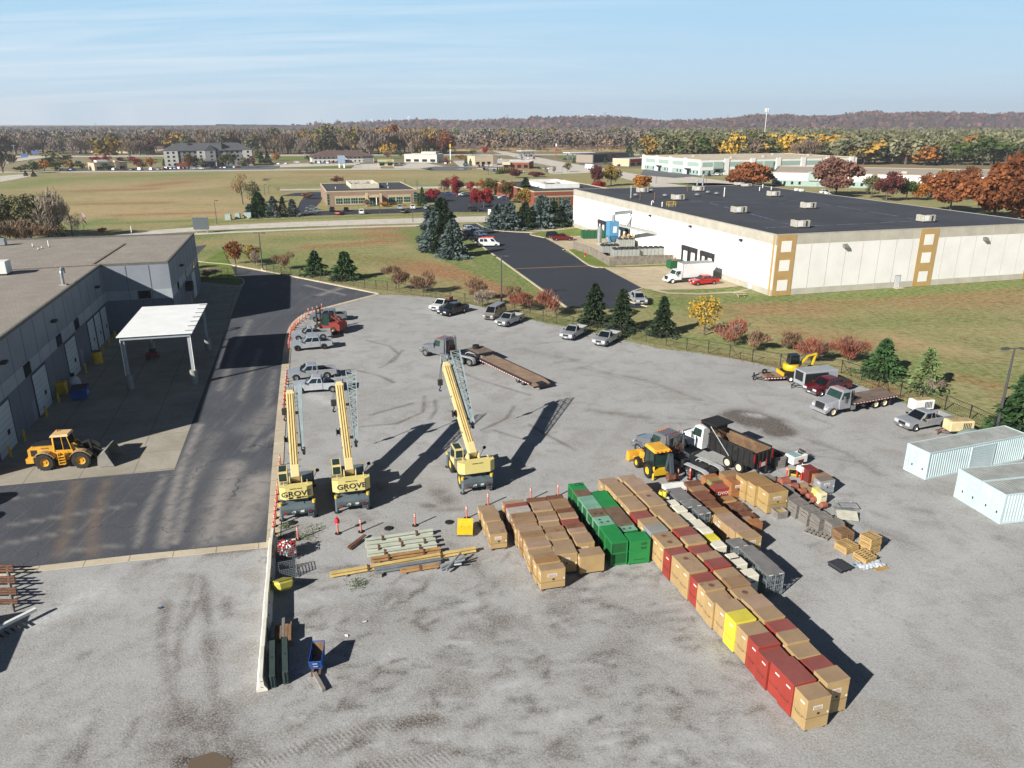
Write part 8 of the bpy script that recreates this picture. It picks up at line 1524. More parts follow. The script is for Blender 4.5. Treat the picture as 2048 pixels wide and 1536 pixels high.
t=thing('oil_drum','yellow drum with dark top by the workshop doors','drum',z4(580,845),0);m=MB();m.lathe([(.01,0),(.62,0),(.65,.4),(.62,.8),(.65,1.2),(.62,1.6),(.01,1.6)],16);m.build('shell',YEL,t,True);MB().cyl((0,0,1.6),(0,0,1.66),.6,n=16).build('lid',PLASTIC,t)
t=thing('pressure_washer','red engine machine in the shade under the canopy','engine',z4(905,820),ca);MB().cbox(-.8,.8,-.5,.5,.35,.9,.05).build('body',REDF,t);MB().cbox(-.3,.5,-.3,.3,.9,1.4,.06).build('engine',PLASTIC,t);[wheel(t,x,y,.25,.14)for x in(-.5,.5)for y in(-.55,.55)]
FW=paint('fence_wood_grey','7d746a',.9,0,.2,1.2);pp=[zc3(*p)for p in((88,405),(200,440),(310,482),(535,616),(800,604),(1302,582))];t=thing('wooden_fence','grey board fence around the chillers','fence',pp[0]);m=MB()
for a_,b_ in zip(pp,pp[1:]):
 n=int((b_-a_).length/.3);dd=(b_-a_)/n
 for i in range(n):p=a_+dd*i-pp[0];m.bar(p+Vector((0,0,1.0+random.uniform(-.02,.02))),p+dd*.9+Vector((0,0,1.0)),.04,2.0)
m.build('board',FW,t);m=MB();[m.bar(a_-pp[0]+Vector((0,.1,z)),b_-pp[0]+Vector((0,.1,z)),.06,.1)for a_,b_ in zip(pp,pp[1:])for z in(.4,1.6)];m.build('rail',FW,t)
CHL=paint('chiller_grey','9a9d98',.5,.1,.08)
def chiller(label,x,y,L,W_=2.4,H=2.4,up_=.9):
 t=thing('chiller',label,'chiller',zc3(x,y)+Vector((L/2,W_/2,0)),wa-R(8),'chillers behind the board fence');MB().cbox(-L/2,L/2,-W_/2,W_/2,up_,H,.03).build('cabinet',CHL,t);m=MB();n=int(L/1.1)
 for i in range(n):
  for s in(-1,1):m.cyl((-L/2+L*(i+.5)/n,s*W_*.24,H),(-L/2+L*(i+.5)/n,s*W_*.24,H+.35),.46,n=12)
 m.build('fan',PLASTIC,t);m=MB();[m.box(x_-.08,x_+.08,y_-.08,y_+.08,0,up_)for x_ in(-L/2+.1,0,L/2-.1)for y_ in(-W_/2+.1,W_/2-.1)];m.build('leg',CHL,t);m=MB();[m.lathe([(.01,-.8),(.3,-.8),(.3,.8),(.01,.8)],10,(x_,0,.45),'x')for x_ in(-L*.25,L*.25)];m.build('compressor',PLASTIC,t,True);m=MB();[m.box(-L/2+i*L/7,-L/2+i*L/7+.03,-W_/2-.02,-W_/2,up_,H)for i in range(1,7)];m.build('panel_gap',DUSTRUB,t)
chiller('grey chiller nearest the fence corner',570,545,6.2);chiller('grey chiller on the right behind the fence',880,530,6.4);chiller('grey chiller on the left with dark fans',425,500,4.6);chiller('grey chiller at the back below the tan boxes',632,425,4.2,2.2,2.6)
q=zc3(562,400);t=thing('dust_collector','blue dust collector tower with grey duct','dust collector',q,wa);LB=paint('machine_blue','4f8ab0',.5,0,.08);MB().cbox(-1.3,1.3,-1.1,1.1,3.2,6.8,.04).build('body',LB,t);MB().hexa([(-.4,-.4,1.6),(.4,-.4,1.6),(.4,.4,1.6),(-.4,.4,1.6),(-1.2,-1.0,3.2),(1.2,-1.0,3.2),(1.2,1.0,3.2),(-1.2,1.0,3.2)]).build('funnel',LB,t)
for x in(-1.2,1.2):
 for y in(-1,1):MB().box(x-.08,x+.08,y-.08,y+.08,0,3.2).build('leg',LB,t)
MB().tube([(.2,0,6.8),(.2,0,8.2),(.5,0,8.7),(6.2,1.0,8.9),(4.2,1.2,5.0)],.38,10).build('duct',GALV,t,True);MB().box(-.3,.7,-1.13,-1.1,4.0,5.6).build('plate',WHITE,t)
t=thing('steel_silo','thin grey steel flue pipe left of the blue tower','flue',zc3(412,350),0);m=MB();m.lathe([(.01,4.6),(.62,4.5),(.62,.3),(.01,.3)],14);m.build('shell',GALV,t,True);MB().box(-.6,.6,-.6,.6,0,.3).build('base',KERB,t)
for x,y,lb in((740,400,'tan equipment housing at the warehouse wall, left one'),(800,395,'tan equipment housing at the warehouse wall, right one')):t=thing('equipment_box',lb,'equipment',zc3(x,y),wa);MB().cbox(-1.5,1.5,-1,1.6,.2,2.9,.05).build('housing',CREAM,t);m=MB();[m.cyl((x_,.2,2.9),(x_+.2,.2,3.4),.4)for x_ in(-.8,.4)];m.build('motor',TANP,t);MB().box(-1.4,1.4,-.9,1.5,0,.2).build('base',KERB,t)
t=thing('pipe_bridge','grey pipe rack sloping from the warehouse wall to a post','pipe rack',zc3(1160,500),0);a_,b_=zc3(830,215,5.6)-zc3(1160,500),zc3(1185,318,5.2)-zc3(1160,500);a_,b_=Vector((-9.0,8.5,6.3)),Vector((.2,.4,5.0));MB().bar(a_,b_,1.0,.45).build('deck',CHL,t);m=MB();[m.bar(a_.lerp(b_,i/6)+Vector((0,0,.2)),a_.lerp(b_,i/6)+Vector((0,0,1.2)),.06,.06)for i in range(7)];m.bar(a_+Vector((0,0,1.2)),b_+Vector((0,0,1.2)),.06,.06);m.build('hand_rail',GALV,t);m=MB();[m.box(x-.12,x+.12,-.12,.12,0,5.0)for x in(-.6,.3)];m.bar((1.0,.2,5.1),(-.3,0,3.0),.25,.25);m.build('post',GALV,t)
def skip(label,q,rz,L,W_,H,mat):t=thing('dumpster',label,'dumpster',q,rz);m=MB();m.box(-L/2,L/2,-W_/2,-W_/2+.08,.2,H);m.box(-L/2,L/2,W_/2-.08,W_/2,.2,H);m.box(-L/2,-L/2+.08,-W_/2+.08,W_/2-.08,.2,H);m.box(L/2-.08,L/2,-W_/2+.08,W_/2-.08,.2,H);m.box(-L/2,L/2,-W_/2,W_/2,.15,.2);m.build('bin',mat,t);m=MB();[m.box(-L/2+L*i/7-.06,-L/2+L*i/7+.06,s*W_/2-.0,s*(W_/2+.08),.2,H)for i in range(8)for s in(-1,1)];m.build('rib',mat,t);m=MB();[m.ell((random.uniform(-L*.4,L*.4),random.uniform(-W_*.3,W_*.3),H-.25),(.6,.4,.35),7,4)for i in range(9)];m.build('rubbish',BROWNB,t)
DGR=paint('dumpster_green','1c5a3a',.55,0,.12,1,.05);skip('long green open dumpster at the far docks',zc3(358,285)+Vector((0,1.2,0)),R(10),7.0,2.4,2.2,DGR);skip('green waste bin with dark lid behind the box truck',zc3(1330,650)+Vector((0,1.0,0)),R(16),3.0,1.8,1.8,DGR)
t=thing('fire_hydrant','red fire hydrant on the grass by the board fence','hydrant',zc3(242,500),0);m=MB();m.lathe([(.01,.95),(.12,.9),(.17,.75),(.13,.6),(.15,.1),(.22,0)],10);m.build('barrel',RED,t,True);MB().cyl((-.28,0,.6),(.28,0,.6),.08).build('outlet',RED,t)
t=thing('picnic_table','wooden picnic table on the lawn by the warehouse corner','picnic table',z7(250,545),.2);MB().box(-.9,.9,-.4,.4,.7,.76).build('top',CREAM,t);[MB().box(-.9,.9,s*.75-.14,s*.75+.14,.42,.47).build('bench',CREAM,t)for s in(-1,1)];m=MB();[m.bar((x,-.8,0),(x,.3,.7),.08,.08)or m.bar((x,.8,0),(x,-.3,.7),.08,.08)for x in(-.6,.6)];[MB().bar((x,-.8,0),(x,.3,.7),.08,.08).build('leg',CREAM,t)for x in(-.6,.6)]
for x,y,w,lb in((1338,642,.9,'green transformer box across the street, leftmost'),(1393,636,.8,'green transformer box across the street, middle'),(1452,632,1.2,'grey transformer box across the street, rightmost')):t=thing('transformer',lb,'transformer',z1(x,y),.1);MB().cbox(-w,w,-.7,.7,.15,1.8,.06).build('cabinet',SAGE,t);MB().box(-w-.1,w+.1,-.9,.9,0,.15).build('pad',KERB,t)
t=thing('sale_sign','large dark sign board on two posts beside the street','sign',z1(1182,720),.1);MB().box(-2.2,2.2,-.06,.06,1.0,4.4).build('board',paint('sign_back','4c5458',.7),t);[MB().box(x-.1,x+.1,.06,.2,0,4.9).build('post',GALV,t)for x in(-1.5,1.5)]
t=thing('flagpole','flagpole with a striped flag behind the workshop roof','flag',z1(497,722),0);h=px_h((170,467),424);MB().cyl((0,0,0),(0,0,h),.07,.04,8).build('pole',GALV,t)
fl=MB().add([(0,0,h-.1),(.9,.1,h-1.2),(.9,.1,h-3.6),(0,0,h-2.2)],[(0,1,2,3)]).build('flag',STRIPEW,t);m=MB();[m.add([(0,-.02,h-.3-i*.34),(.92,.08,h-1.4-i*.36),(.92,.08,h-1.58-i*.36),(0,-.02,h-.46-i*.34)],[(0,1,2,3)])for i in range(6)];m.build('stripe',STRIPER,fl)
def pylon(label,b,top):
 h=px_h(b,top);t=thing('pylon',label,'pylon',P(*b),.2,'power pylons on the skyline');m=MB();w=h*.11
 for x in(-1,1):
  for y in(-1,1):m.bar((x*w,y*w,0),(x*w*.15,y*w*.15,h),h*.012,h*.012)
 for i in range(7):
  z0,z1_=h*i/8,h*(i+1)/8;f=lambda z:w*(1-.85*z/h)
  for y in(-1,1):m.bar((-f(z0),y*f(z0),z0),(f(z1_),y*f(z1_),z1_),h*.007,h*.007);m.bar((f(z0),y*f(z0),z0),(-f(z1_),y*f(z1_),z1_),h*.007,h*.007)
 m.build('lattice',GALV,t)
 for z,l in((.68,.2),(.8,.17),(.92,.13)):MB().bar((-h*l,0,h*z),(h*l,0,h*z),h*.012,h*.016).build('arm',GALV,t)
for b,tp,lb in(((1452,258),211,'power pylon left of the white mast'),((1704,258),210,'power pylon between the mast and the right edge'),((1962,260),201,'tallest power pylon near the right edge'),((1995,262),228,'smaller power pylon beside the tallest one'),((1015,262),228,'power pylon above the middle woods, left one'),((1208,262),222,'power pylon above the brown field'),((866,262),240,'small power pylon over the bare woods'),((645,260),238,'small power pylon left of the middle skyline'),((192,258),245,'small power pylon at the left skyline'),((1466,258),232,'thin power pylon right behind the first')):pylon(lb,b,tp)
t=thing('radio_mast','white radio mast with antenna crown above the olive woods','mast',P(1524,318));h=px_h((1524,318),217);m=MB();m.cyl((0,0,0),(0,0,h),.32,.22,10);m.build('pole',WHITE,t);m=MB();[m.box(1.5*math.cos(a)-.3,1.5*math.cos(a)+.3,1.5*math.sin(a)-.3,1.5*math.sin(a)+.3,h-3,h)for a in np.linspace(0,5.2,6)];m.build('antenna',WHITE,t)
for b,tp,mt,lb in(((1112,316),287,REDB,'tall red and white sign pillar by the crossroad'),((901,326),288,WHITE,'tall thin sign pole with yellow top by the white restaurant')):h=px_h(b,tp);t=thing('sign_pillar',lb,'sign',P(*b));MB().box(-.35,.35,-.3,.3,0,h*.75).build('pillar',mt,t);MB().box(-.6,.6,-.4,.4,h*.8,h).build('panel',WHITE if mt is REDB else YEL,t)
t=thing('arched_sign','blue grey arched sign at the motel entrance','sign',zd6(572,380));MB().box(-2.6,2.6,-.3,.3,2.6,8.5).build('panel',paint('sign_slate','77879a',.6),t);[MB().box(x-.5,x+.5,-.3,.3,0,2.6).build('leg',WHITE,t)for x in(-1.7,1.7)]
for b,tp,lb in(((32,318),289,'wooden power pole by the slip road'),((264,309),291,'power pole by the grey hipped house'),((609,312),301,'power pole left of the motel'),((237,309),294,'power pole right of the big yellow tree'),((1388,322),283,'power pole before the olive woods, left one'),((1488,322),292,'power pole before the olive woods, right one'),((1432,320),290,'power pole before the olive woods, middle one'),((994,306),290,'power pole by the brown field'),((1072,308),289,'power pole behind the fuel canopy'),((1152,312),293,'power pole right of the red sign'),((1274,312),294,'power pole at the highway on the right'),((1362,243),222,'thin mast on the red hill')):h=px_h(b,tp);t=thing('power_pole',lb,'power pole',P(*b),.3,'wooden power poles');MB().cyl((0,0,0),(0,0,h),.3 if b[1]>250 else 1.0,.2,6).build('pole',GALV,t);MB().box(-1.6,1.6,-.1,.1,h-1.2,h-.9).build('cross_arm',GALV,t)
# ---------------------------------------------------------------- trees and woods
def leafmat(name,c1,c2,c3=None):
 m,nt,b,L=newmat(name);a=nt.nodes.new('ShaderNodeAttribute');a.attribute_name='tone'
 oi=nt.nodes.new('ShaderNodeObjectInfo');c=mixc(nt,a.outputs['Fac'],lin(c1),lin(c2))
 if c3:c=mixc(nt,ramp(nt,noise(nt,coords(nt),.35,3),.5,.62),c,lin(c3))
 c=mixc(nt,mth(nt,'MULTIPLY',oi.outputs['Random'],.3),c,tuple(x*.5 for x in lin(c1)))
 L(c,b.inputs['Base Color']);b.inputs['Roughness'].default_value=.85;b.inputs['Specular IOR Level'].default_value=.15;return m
BARK=paint('bark_grey','5d524a',.95,0,.25,2,fine=.3);BARKP=paint('bark_pale','857a70',.95,0,.2,2)
LM=dict(palepine=leafmat('needles_pale','45542f','6c7c50'),hill=leafmat('leaves_hill','4a302c','6c4a42'),spruce=leafmat('needles_spruce','1d2a1c','34432c'),blue=leafmat('needles_blue','35423f','5c6a66'),pine=leafmat('needles_pine','223520','3f5a34'),twig=leafmat('twigs_reddish','63503f','94775f'),twigred=leafmat('twigs_red_leaf','744a3e','a4624c','86685a'),grey=leafmat('twigs_grey','766a5e','aa9c8c'),yellow=leafmat('leaves_yellow','9a7c2c','c6a040'),gold=leafmat('leaves_gold','7a652e','a8843e','6b6a3a'),rust=leafmat('leaves_rust','5c3018','94562a'),orange=leafmat('leaves_orange','8a5520','b87a35'),red=leafmat('leaves_red','6f1c20','a8393a'),darkred=leafmat('leaves_dark_red','4a2524','70403a'),half=leafmat('leaves_half_turned','3c4a24','6a6a34','8c3a26'),olive=leafmat('leaves_olive','50523a','78744f'),sage=leafmat('leaves_sage','5e6149','858265'),green=leafmat('leaves_green','30401f','56632f'),oak=leafmat('leaves_oak_brown','5a3420','935a34'),plum=leafmat('leaves_plum','5c403a','86604f'),bare=leafmat('wood_bare','655a52','8e8178'),bareb=leafmat('wood_bare_brown','645446','8c7864'),baret=leafmat('wood_tawny','7a6648','a89066'))
def leaf_mesh(name,pts_,size,mat,nrm=None,tone=None,asp=.65,extra=None):
 n=len(pts_);u=rng.normal(size=(n,3));u/=np.linalg.norm(u,axis=1)[:,None]+1e-9
 if nrm is not None:u=nrm+.55*u;u/=np.linalg.norm(u,axis=1)[:,None]+1e-9
 w=rng.normal(size=(n,3));w-=(w*u).sum(1)[:,None]*u;w/=np.linalg.norm(w,axis=1)[:,None]+1e-9
 s=(size*rng.uniform(.6,1.35,n))[:,None];u=u*s;w=w*s*asp
 co=np.stack([pts_-u-w*.4,pts_-w,pts_+u,pts_+w],1).reshape(-1,3);me=bpy.data.meshes.new(name);v=co;nv=len(co);ex=0
 if extra is not None:v=np.vstack([co,np.array(extra.v)]);ex=len(extra.f)
 if ex:me.from_pydata(v.tolist(),[],[(4*i,4*i+1,4*i+2,4*i+3)for i in range(n)]+[tuple(k+nv for k in f)for f in extra.f])
 else:
  me.vertices.add(nv);me.vertices.foreach_set('co',v.astype(np.float32).ravel());me.loops.add(nv);me.loops.foreach_set('vertex_index',np.arange(nv,dtype=np.int32));me.polygons.add(n);me.polygons.foreach_set('loop_start',np.arange(0,nv,4,dtype=np.int32));me.update()
 t=rng.uniform(0,1,n)if tone is None else np.clip(tone+rng.normal(0,.2,n),0,1)
 at=me.attributes.new('tone','FLOAT','FACE');at.data.foreach_set('value',np.concatenate([t,np.full(ex,.1)]).astype(np.float32));me.materials.append(mat)
 if ex:me.materials.append(BARK);[setattr(p,'material_index',1)for p in me.polygons[n:]]
 return me
def blob_pts(n,R_,H,z0,k=14,flat=.8):
 c=[];
 while len(c)<k:
  p=rng.uniform(-1,1,3)
  if(p**2).sum()<1:c.append(p)
 c=np.array(c);i=rng.integers(0,k,n);d=rng.normal(size=(n,3));d/=np.linalg.norm(d,axis=1)[:,None]
 p=c[i]*.68+d*(rng.uniform(.15,1,n)**.5)[:,None]*rng.uniform(.24,.44,k)[i][:,None];p[:,2]*=flat+.2*0
 return np.stack([p[:,0]*R_,p[:,1]*R_,z0+(p[:,2]+1)/2*(H-z0)],1),rng.uniform(.2,.8,k)[i]
def trunk(h,r,n=5,spread=.5,R_=1.0):
 m=MB();m.cyl((0,0,0),(.05*R_,0,h*.55),r,r*.65,7);m.cyl((.05*R_,0,h*.55),(0,.05*R_,h*.92),r*.65,r*.15,6)
 for i in range(n):a=2.4*i;z=h*(.3+.5*i/n);q=Vector((math.cos(a)*R_*spread,math.sin(a)*R_*spread,z+h*.22));m.cyl((0,0,z),q,r*.4,r*.1,5)
 return m
def twig_pts(n,R_,H,z0):
 p,t=blob_pts(n,R_,H,z0,9);nr=p-np.array([0,0,z0*.5])+np.array([0,0,H*.5]);nr/=np.linalg.norm(nr,axis=1)[:,None]+1e-9;return p,t,nr
def conifer_pts(n,R_,H,z0=.06,lay=13):
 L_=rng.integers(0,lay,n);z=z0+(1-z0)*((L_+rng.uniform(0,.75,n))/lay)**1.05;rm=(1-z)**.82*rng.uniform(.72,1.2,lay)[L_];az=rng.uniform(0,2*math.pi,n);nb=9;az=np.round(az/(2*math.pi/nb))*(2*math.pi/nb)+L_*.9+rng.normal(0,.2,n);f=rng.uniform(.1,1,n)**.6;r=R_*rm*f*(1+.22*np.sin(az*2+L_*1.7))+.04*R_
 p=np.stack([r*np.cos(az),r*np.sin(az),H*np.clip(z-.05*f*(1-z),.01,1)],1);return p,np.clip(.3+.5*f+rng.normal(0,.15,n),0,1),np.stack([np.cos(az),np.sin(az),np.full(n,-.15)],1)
def make_tree(kind,label,cat,q,H,W_,mat,n=900,group=None,name=None):
 t=thing(name or{'con':'conifer','leaf':'broadleaf_tree','twig':'shrub'}[kind],label,cat,(q.x,q.y,0),random.uniform(0,6),group);R_=W_/2
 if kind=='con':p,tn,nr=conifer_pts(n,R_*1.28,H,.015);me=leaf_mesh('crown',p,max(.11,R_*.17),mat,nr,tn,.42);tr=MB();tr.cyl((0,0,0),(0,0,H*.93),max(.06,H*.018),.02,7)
 elif kind=='leaf':p,tn=blob_pts(n,R_*1.25,H*1.04,H*.08,18,.95);me=leaf_mesh('crown',p,R_*(.07 if n>3000 else.09),mat,None,tn);tr=trunk(H,max(.07,H*.022),6,.5,R_)
 else:
  p,tn,nr=twig_pts(n,R_*1.25,H*1.05,H*.02);me=leaf_mesh('crown',p,R_*.17,mat,nr,tn,.10);tr=trunk(H*.8,max(.05,H*.016),8,.7,R_)
 o=bpy.data.objects.new('crown',me);COL.objects.link(o);o.parent=t;tr.build('trunk',BARK,t,True);return t
def by_px(kind,label,cat,x,y,top,w,mat,n=900,group=None,name=None):
 H=px_h((x,y),top);c,s=math.cos(PITCH),math.sin(PITCH);g_=P(x,y);W_=w/FPX*(g_.y*c+CAM_H*s);return make_tree(kind,label,cat,g_,H,W_,LM[mat],n,group,name)
T=by_px
for x,y,tp,w,mt,lb in((511,531,500,24,'grey','small bare shrub by the left fence light pole'),(569,538,500,36,'twig','reddish bare shrub left of the two small pines'),(792,578,528,54,'twig','reddish bare shrub behind the fence, left one of the meadow pair'),(850,586,545,50,'twig','reddish bare shrub behind the fence, right one of the meadow pair'),(957,600,556,48,'twig','brown shrub left of the twin headed fence light'),(965,612,578,34,'grey','grey bare shrub below the brown one by the fence light'),(1024,614,570,40,'twig','brown shrub just right of the fence light pole'),(1046,622,580,40,'twigred','reddish shrub second right of the fence light pole'),(1092,632,580,52,'twigred','red tinged shrub at the corner of the new black drive'),(1468,690,638,62,'twigred','red leaved shrub left of the fence excavator, farthest left'),(1507,702,663,54,'twig','brown shrub in front of the fence, second from the left'),(1577,698,660,46,'twig','brown shrub behind the mini excavator cab'),(1628,722,672,60,'twigred','red brown shrub behind the excavator arm'),(1697,726,668,62,'twigred','rounded red shrub behind the grey cargo trailer'),(1865,787,752,36,'grey','tiny bare shrub inside the fence near the right pole'),(385,560,540,44,'grey','dark bare bush inside the short iron fence'),(425,556,536,34,'grey','second bare bush at the short iron fence'),(377,538,504,28,'twigred','red bush at the far corner of the workshop'),(206,468,458,16,'orange','tiny orange bush behind the workshop roof')):T('twig' if mt!='orange' else 'leaf',lb,'shrub',x,y,tp-4,w*1.18,mt,1500,'autumn shrubs along the fence')
for x,y,tp,w,mt,lb,n in((631,549,501,42,'pine','small green pine at the meadow fence, left one',1500),(691,558,503,50,'pine','small green pine at the meadow fence, right one',1700),(1188,646,566,50,'spruce','dark spruce left of three by the fence',2200),(1243,662,577,52,'spruce','dark spruce in the middle of three by the fence',2200),(1324,670,592,47,'spruce','dark spruce right of three by the fence',2200),(1763,752,678,64,'pine','full green pine behind the red pickup',2400),(1848,783,694,62,'palepine','thin sparse pine in the right meadow',800),(2036,868,738,86,'pine','large green pine cut by the right edge',3000)):T('con',lb,'conifer',x,y,tp,w,mt,n,'young conifers along the fence')
T('leaf','slender yellow leaved tree beside the third spruce','tree',1408,670,584,60,'yellow',700);T('leaf','young tree with rust orange leaves by the left drive','tree',471,527,476,39,'rust',1300);T('leaf','young tree with golden leaves beside the light pole','tree',508,527,487,34,'gold',1200)
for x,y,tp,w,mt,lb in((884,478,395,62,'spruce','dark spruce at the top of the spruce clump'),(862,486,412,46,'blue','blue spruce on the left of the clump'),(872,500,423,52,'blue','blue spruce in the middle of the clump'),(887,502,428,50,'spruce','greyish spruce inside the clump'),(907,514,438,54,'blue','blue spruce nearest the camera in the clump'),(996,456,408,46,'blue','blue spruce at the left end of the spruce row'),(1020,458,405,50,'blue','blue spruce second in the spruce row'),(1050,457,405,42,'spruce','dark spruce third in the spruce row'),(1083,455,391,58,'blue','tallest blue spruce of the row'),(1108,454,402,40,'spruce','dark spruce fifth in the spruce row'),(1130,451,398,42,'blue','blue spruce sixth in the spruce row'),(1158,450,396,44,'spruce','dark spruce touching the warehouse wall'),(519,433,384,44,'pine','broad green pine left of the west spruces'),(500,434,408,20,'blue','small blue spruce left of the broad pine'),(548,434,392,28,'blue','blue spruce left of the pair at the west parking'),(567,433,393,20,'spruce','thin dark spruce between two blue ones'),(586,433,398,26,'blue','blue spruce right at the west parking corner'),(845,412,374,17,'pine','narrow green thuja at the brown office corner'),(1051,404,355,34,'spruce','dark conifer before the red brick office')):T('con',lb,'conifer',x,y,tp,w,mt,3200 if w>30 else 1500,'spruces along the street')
for x,y,tp,w,mt,lb in((866,404,373,29,'red','red maple left, beside the thuja'),(914,394,350,28,'red','tall red maple in the office parking'),(889,386,357,22,'darkred','dark red maple left of the tall red one'),(898,384,352,20,'red','red maple behind the tall red one'),(940,386,359,22,'red','red maple right of the tall one'),(960,384,355,20,'orange','pale orange maple at the back of the parking'),(981,390,354,32,'half','orange and green maple in the parking'),(1013,400,357,32,'half','green maple with red top before the red office'),(952,415,374,30,'red','bright red maple on the island, left one'),(968,416,373,36,'red','bright red maple on the island, right one'),(980,414,382,20,'darkred','small red maple at the end of the island'),(1049,410,374,36,'gold','golden maple before the red brick office'),(1031,356,338,26,'darkred','brown red tree left behind the red office'),(1073,354,343,30,'darkred','low brown red tree behind the red office'),(1135,344,324,18,'half','round red and green tree by the crossroad'),(1193,374,326,30,'darkred','tall russet tree behind the warehouse, left one'),(1222,371,325,36,'gold','tall gold green tree behind the warehouse'),(1197,382,357,28,'red','smaller red tree in front of the russet tree'),(1284,378,350,40,'orange','golden bushy tree behind the warehouse roof'),(676,366,351,24,'darkred','dark red tree behind the brown office'),(735,413,398,16,'twig','bare red shrub at the brown office door'),(768,413,402,22,'orange','orange bush right of the office door'),(800,412,402,12,'gold','round tan bush at the office wall, left one'),(832,411,402,14,'gold','round tan bush at the office wall, right one'),(614,398,384,26,'plum','bare reddish tree at the west parking'),(1497,374,325,96,'oak','wide russet oak at the warehouse roof edge'),(1671,392,313,98,'plum','big dusky red oak behind the roof edge'),(1742,396,345,34,'olive','green yellow tree right of the dusky oak'),(1772,402,341,50,'darkred','dark brown tree behind the roof edge'),(1812,400,350,34,'green','dark green tree between brown ones'),(1836,400,362,38,'orange','small golden brown tree behind the roof edge'),(1856,396,340,44,'oak','brown tree right of the golden brown one'),(1884,386,335,50,'olive','olive tree left of the big right oak'),(1930,398,330,60,'oak','brown oak left of the biggest oak'),(1985,442,292,150,'oak','biggest russet oak at the right'),(1900,425,340,100,'oak','lower russet oak in front of the biggest one'),(2035,452,312,130,'oak','russet oak nearest the warehouse back edge at the right'),(2056,445,288,110,'oak','huge russet oak cut by the right edge'),(1905,400,345,40,'oak','low brown oak beside the far black drive')):T('leaf',lb,'tree',x,y,tp,w,mt,6500 if w>60 else 2300 if w>25 else 900,'autumn trees around the offices')
for x,y,tp,w,mt,lb,n in((20,474,392,80,'olive','dense grey green tree at the left edge',3200),(62,476,382,74,'olive','leafy tree in the left thicket',3200),(98,478,372,70,'grey','tall bare tree in the left thicket, left one',1500),(124,478,368,62,'grey','tall bare tree in the left thicket, right one',1500),(146,476,398,40,'grey','bare tree at the right end of the left thicket',900),(22,484,436,90,'bareb','brown shrub mass at the foot of the left thicket',1800),(66,486,446,70,'twig','brown shrub behind the workshop roof',1400),(102,472,431,44,'yellow','bright yellow bush in the left thicket',1300),(126,480,448,34,'olive','low green shrub beside the yellow bush',700),(486,408,332,38,'baret','pale bare tree alone in the big field',1100),(508,408,356,30,'olive','greenish tree beside the bare field tree',900),(535,364,354,20,'grey','low brown shrub right of the field trees',400),(556,384,368,12,'grey','thin bare tree at the west parking back',300),(834,380,352,14,'grey','thin bare tree right behind the brown office',300),(810,376,350,14,'grey','bare tree at the brown office back',300)):T('twig' if mt in('grey','twig','bareb','baret')else 'leaf',lb,'tree',x,y,tp,w,mt,n,'trees in the left thicket and field','thicket_tree')
protos_t={}
def far_proto(kind,mt,n=520):
 k=(kind,mt)
 if k not in protos_t:
  tr=MB();tr.cyl((0,0,0),(0,0,.5),.035,.02,5);ms=[]
  if kind=='bare':[tr.cyl((0,0,.08+.05*q_),(.3*math.cos(q_*1.7),.3*math.sin(q_*1.7),.62+.05*q_),.02,.006,4)for q_ in range(7)]
  for v_ in range(2):
   if kind=='con':p,tn,nr=conifer_pts(n,.5,1.0,.05,9);ms.append(leaf_mesh('crown',p,.085,LM[mt],nr,tn,.5,tr))
   elif kind=='bare':p,tn,nr=twig_pts(int(n*1.6),.6,1.04,.05);ms.append(leaf_mesh('crown',p,.085,LM[mt],nr,tn,.17,tr))
   else:p,tn=blob_pts(n,.6,1.04,.05,14,.95);ms.append(leaf_mesh('crown',p,.062,LM[mt],None,tn,.7,tr))
  protos_t[k]=ms
 return protos_t[k]
def far_tree(kind,mt,label,q,H,W_,group,cat='tree'):
 o=bpy.data.objects.new('conifer' if kind=='con' else 'broadleaf_tree',random.choice(far_proto(kind,mt)));COL.objects.link(o);o.location=(q.x,q.y,-.05);o.rotation_euler=(0,0,random.uniform(0,6.28));o.scale=(W_,W_,H);o['kind']='thing';return tag(o,label,cat,group)
def far_px(kind,mt,label,x,y,tp,w,group,cat='tree'):
 g_=P(x,y);far_tree(kind,mt,label,g_,px_h((x,y),tp),w/FPX*g_.length,group,cat)
RG='trees among the roadside buildings'
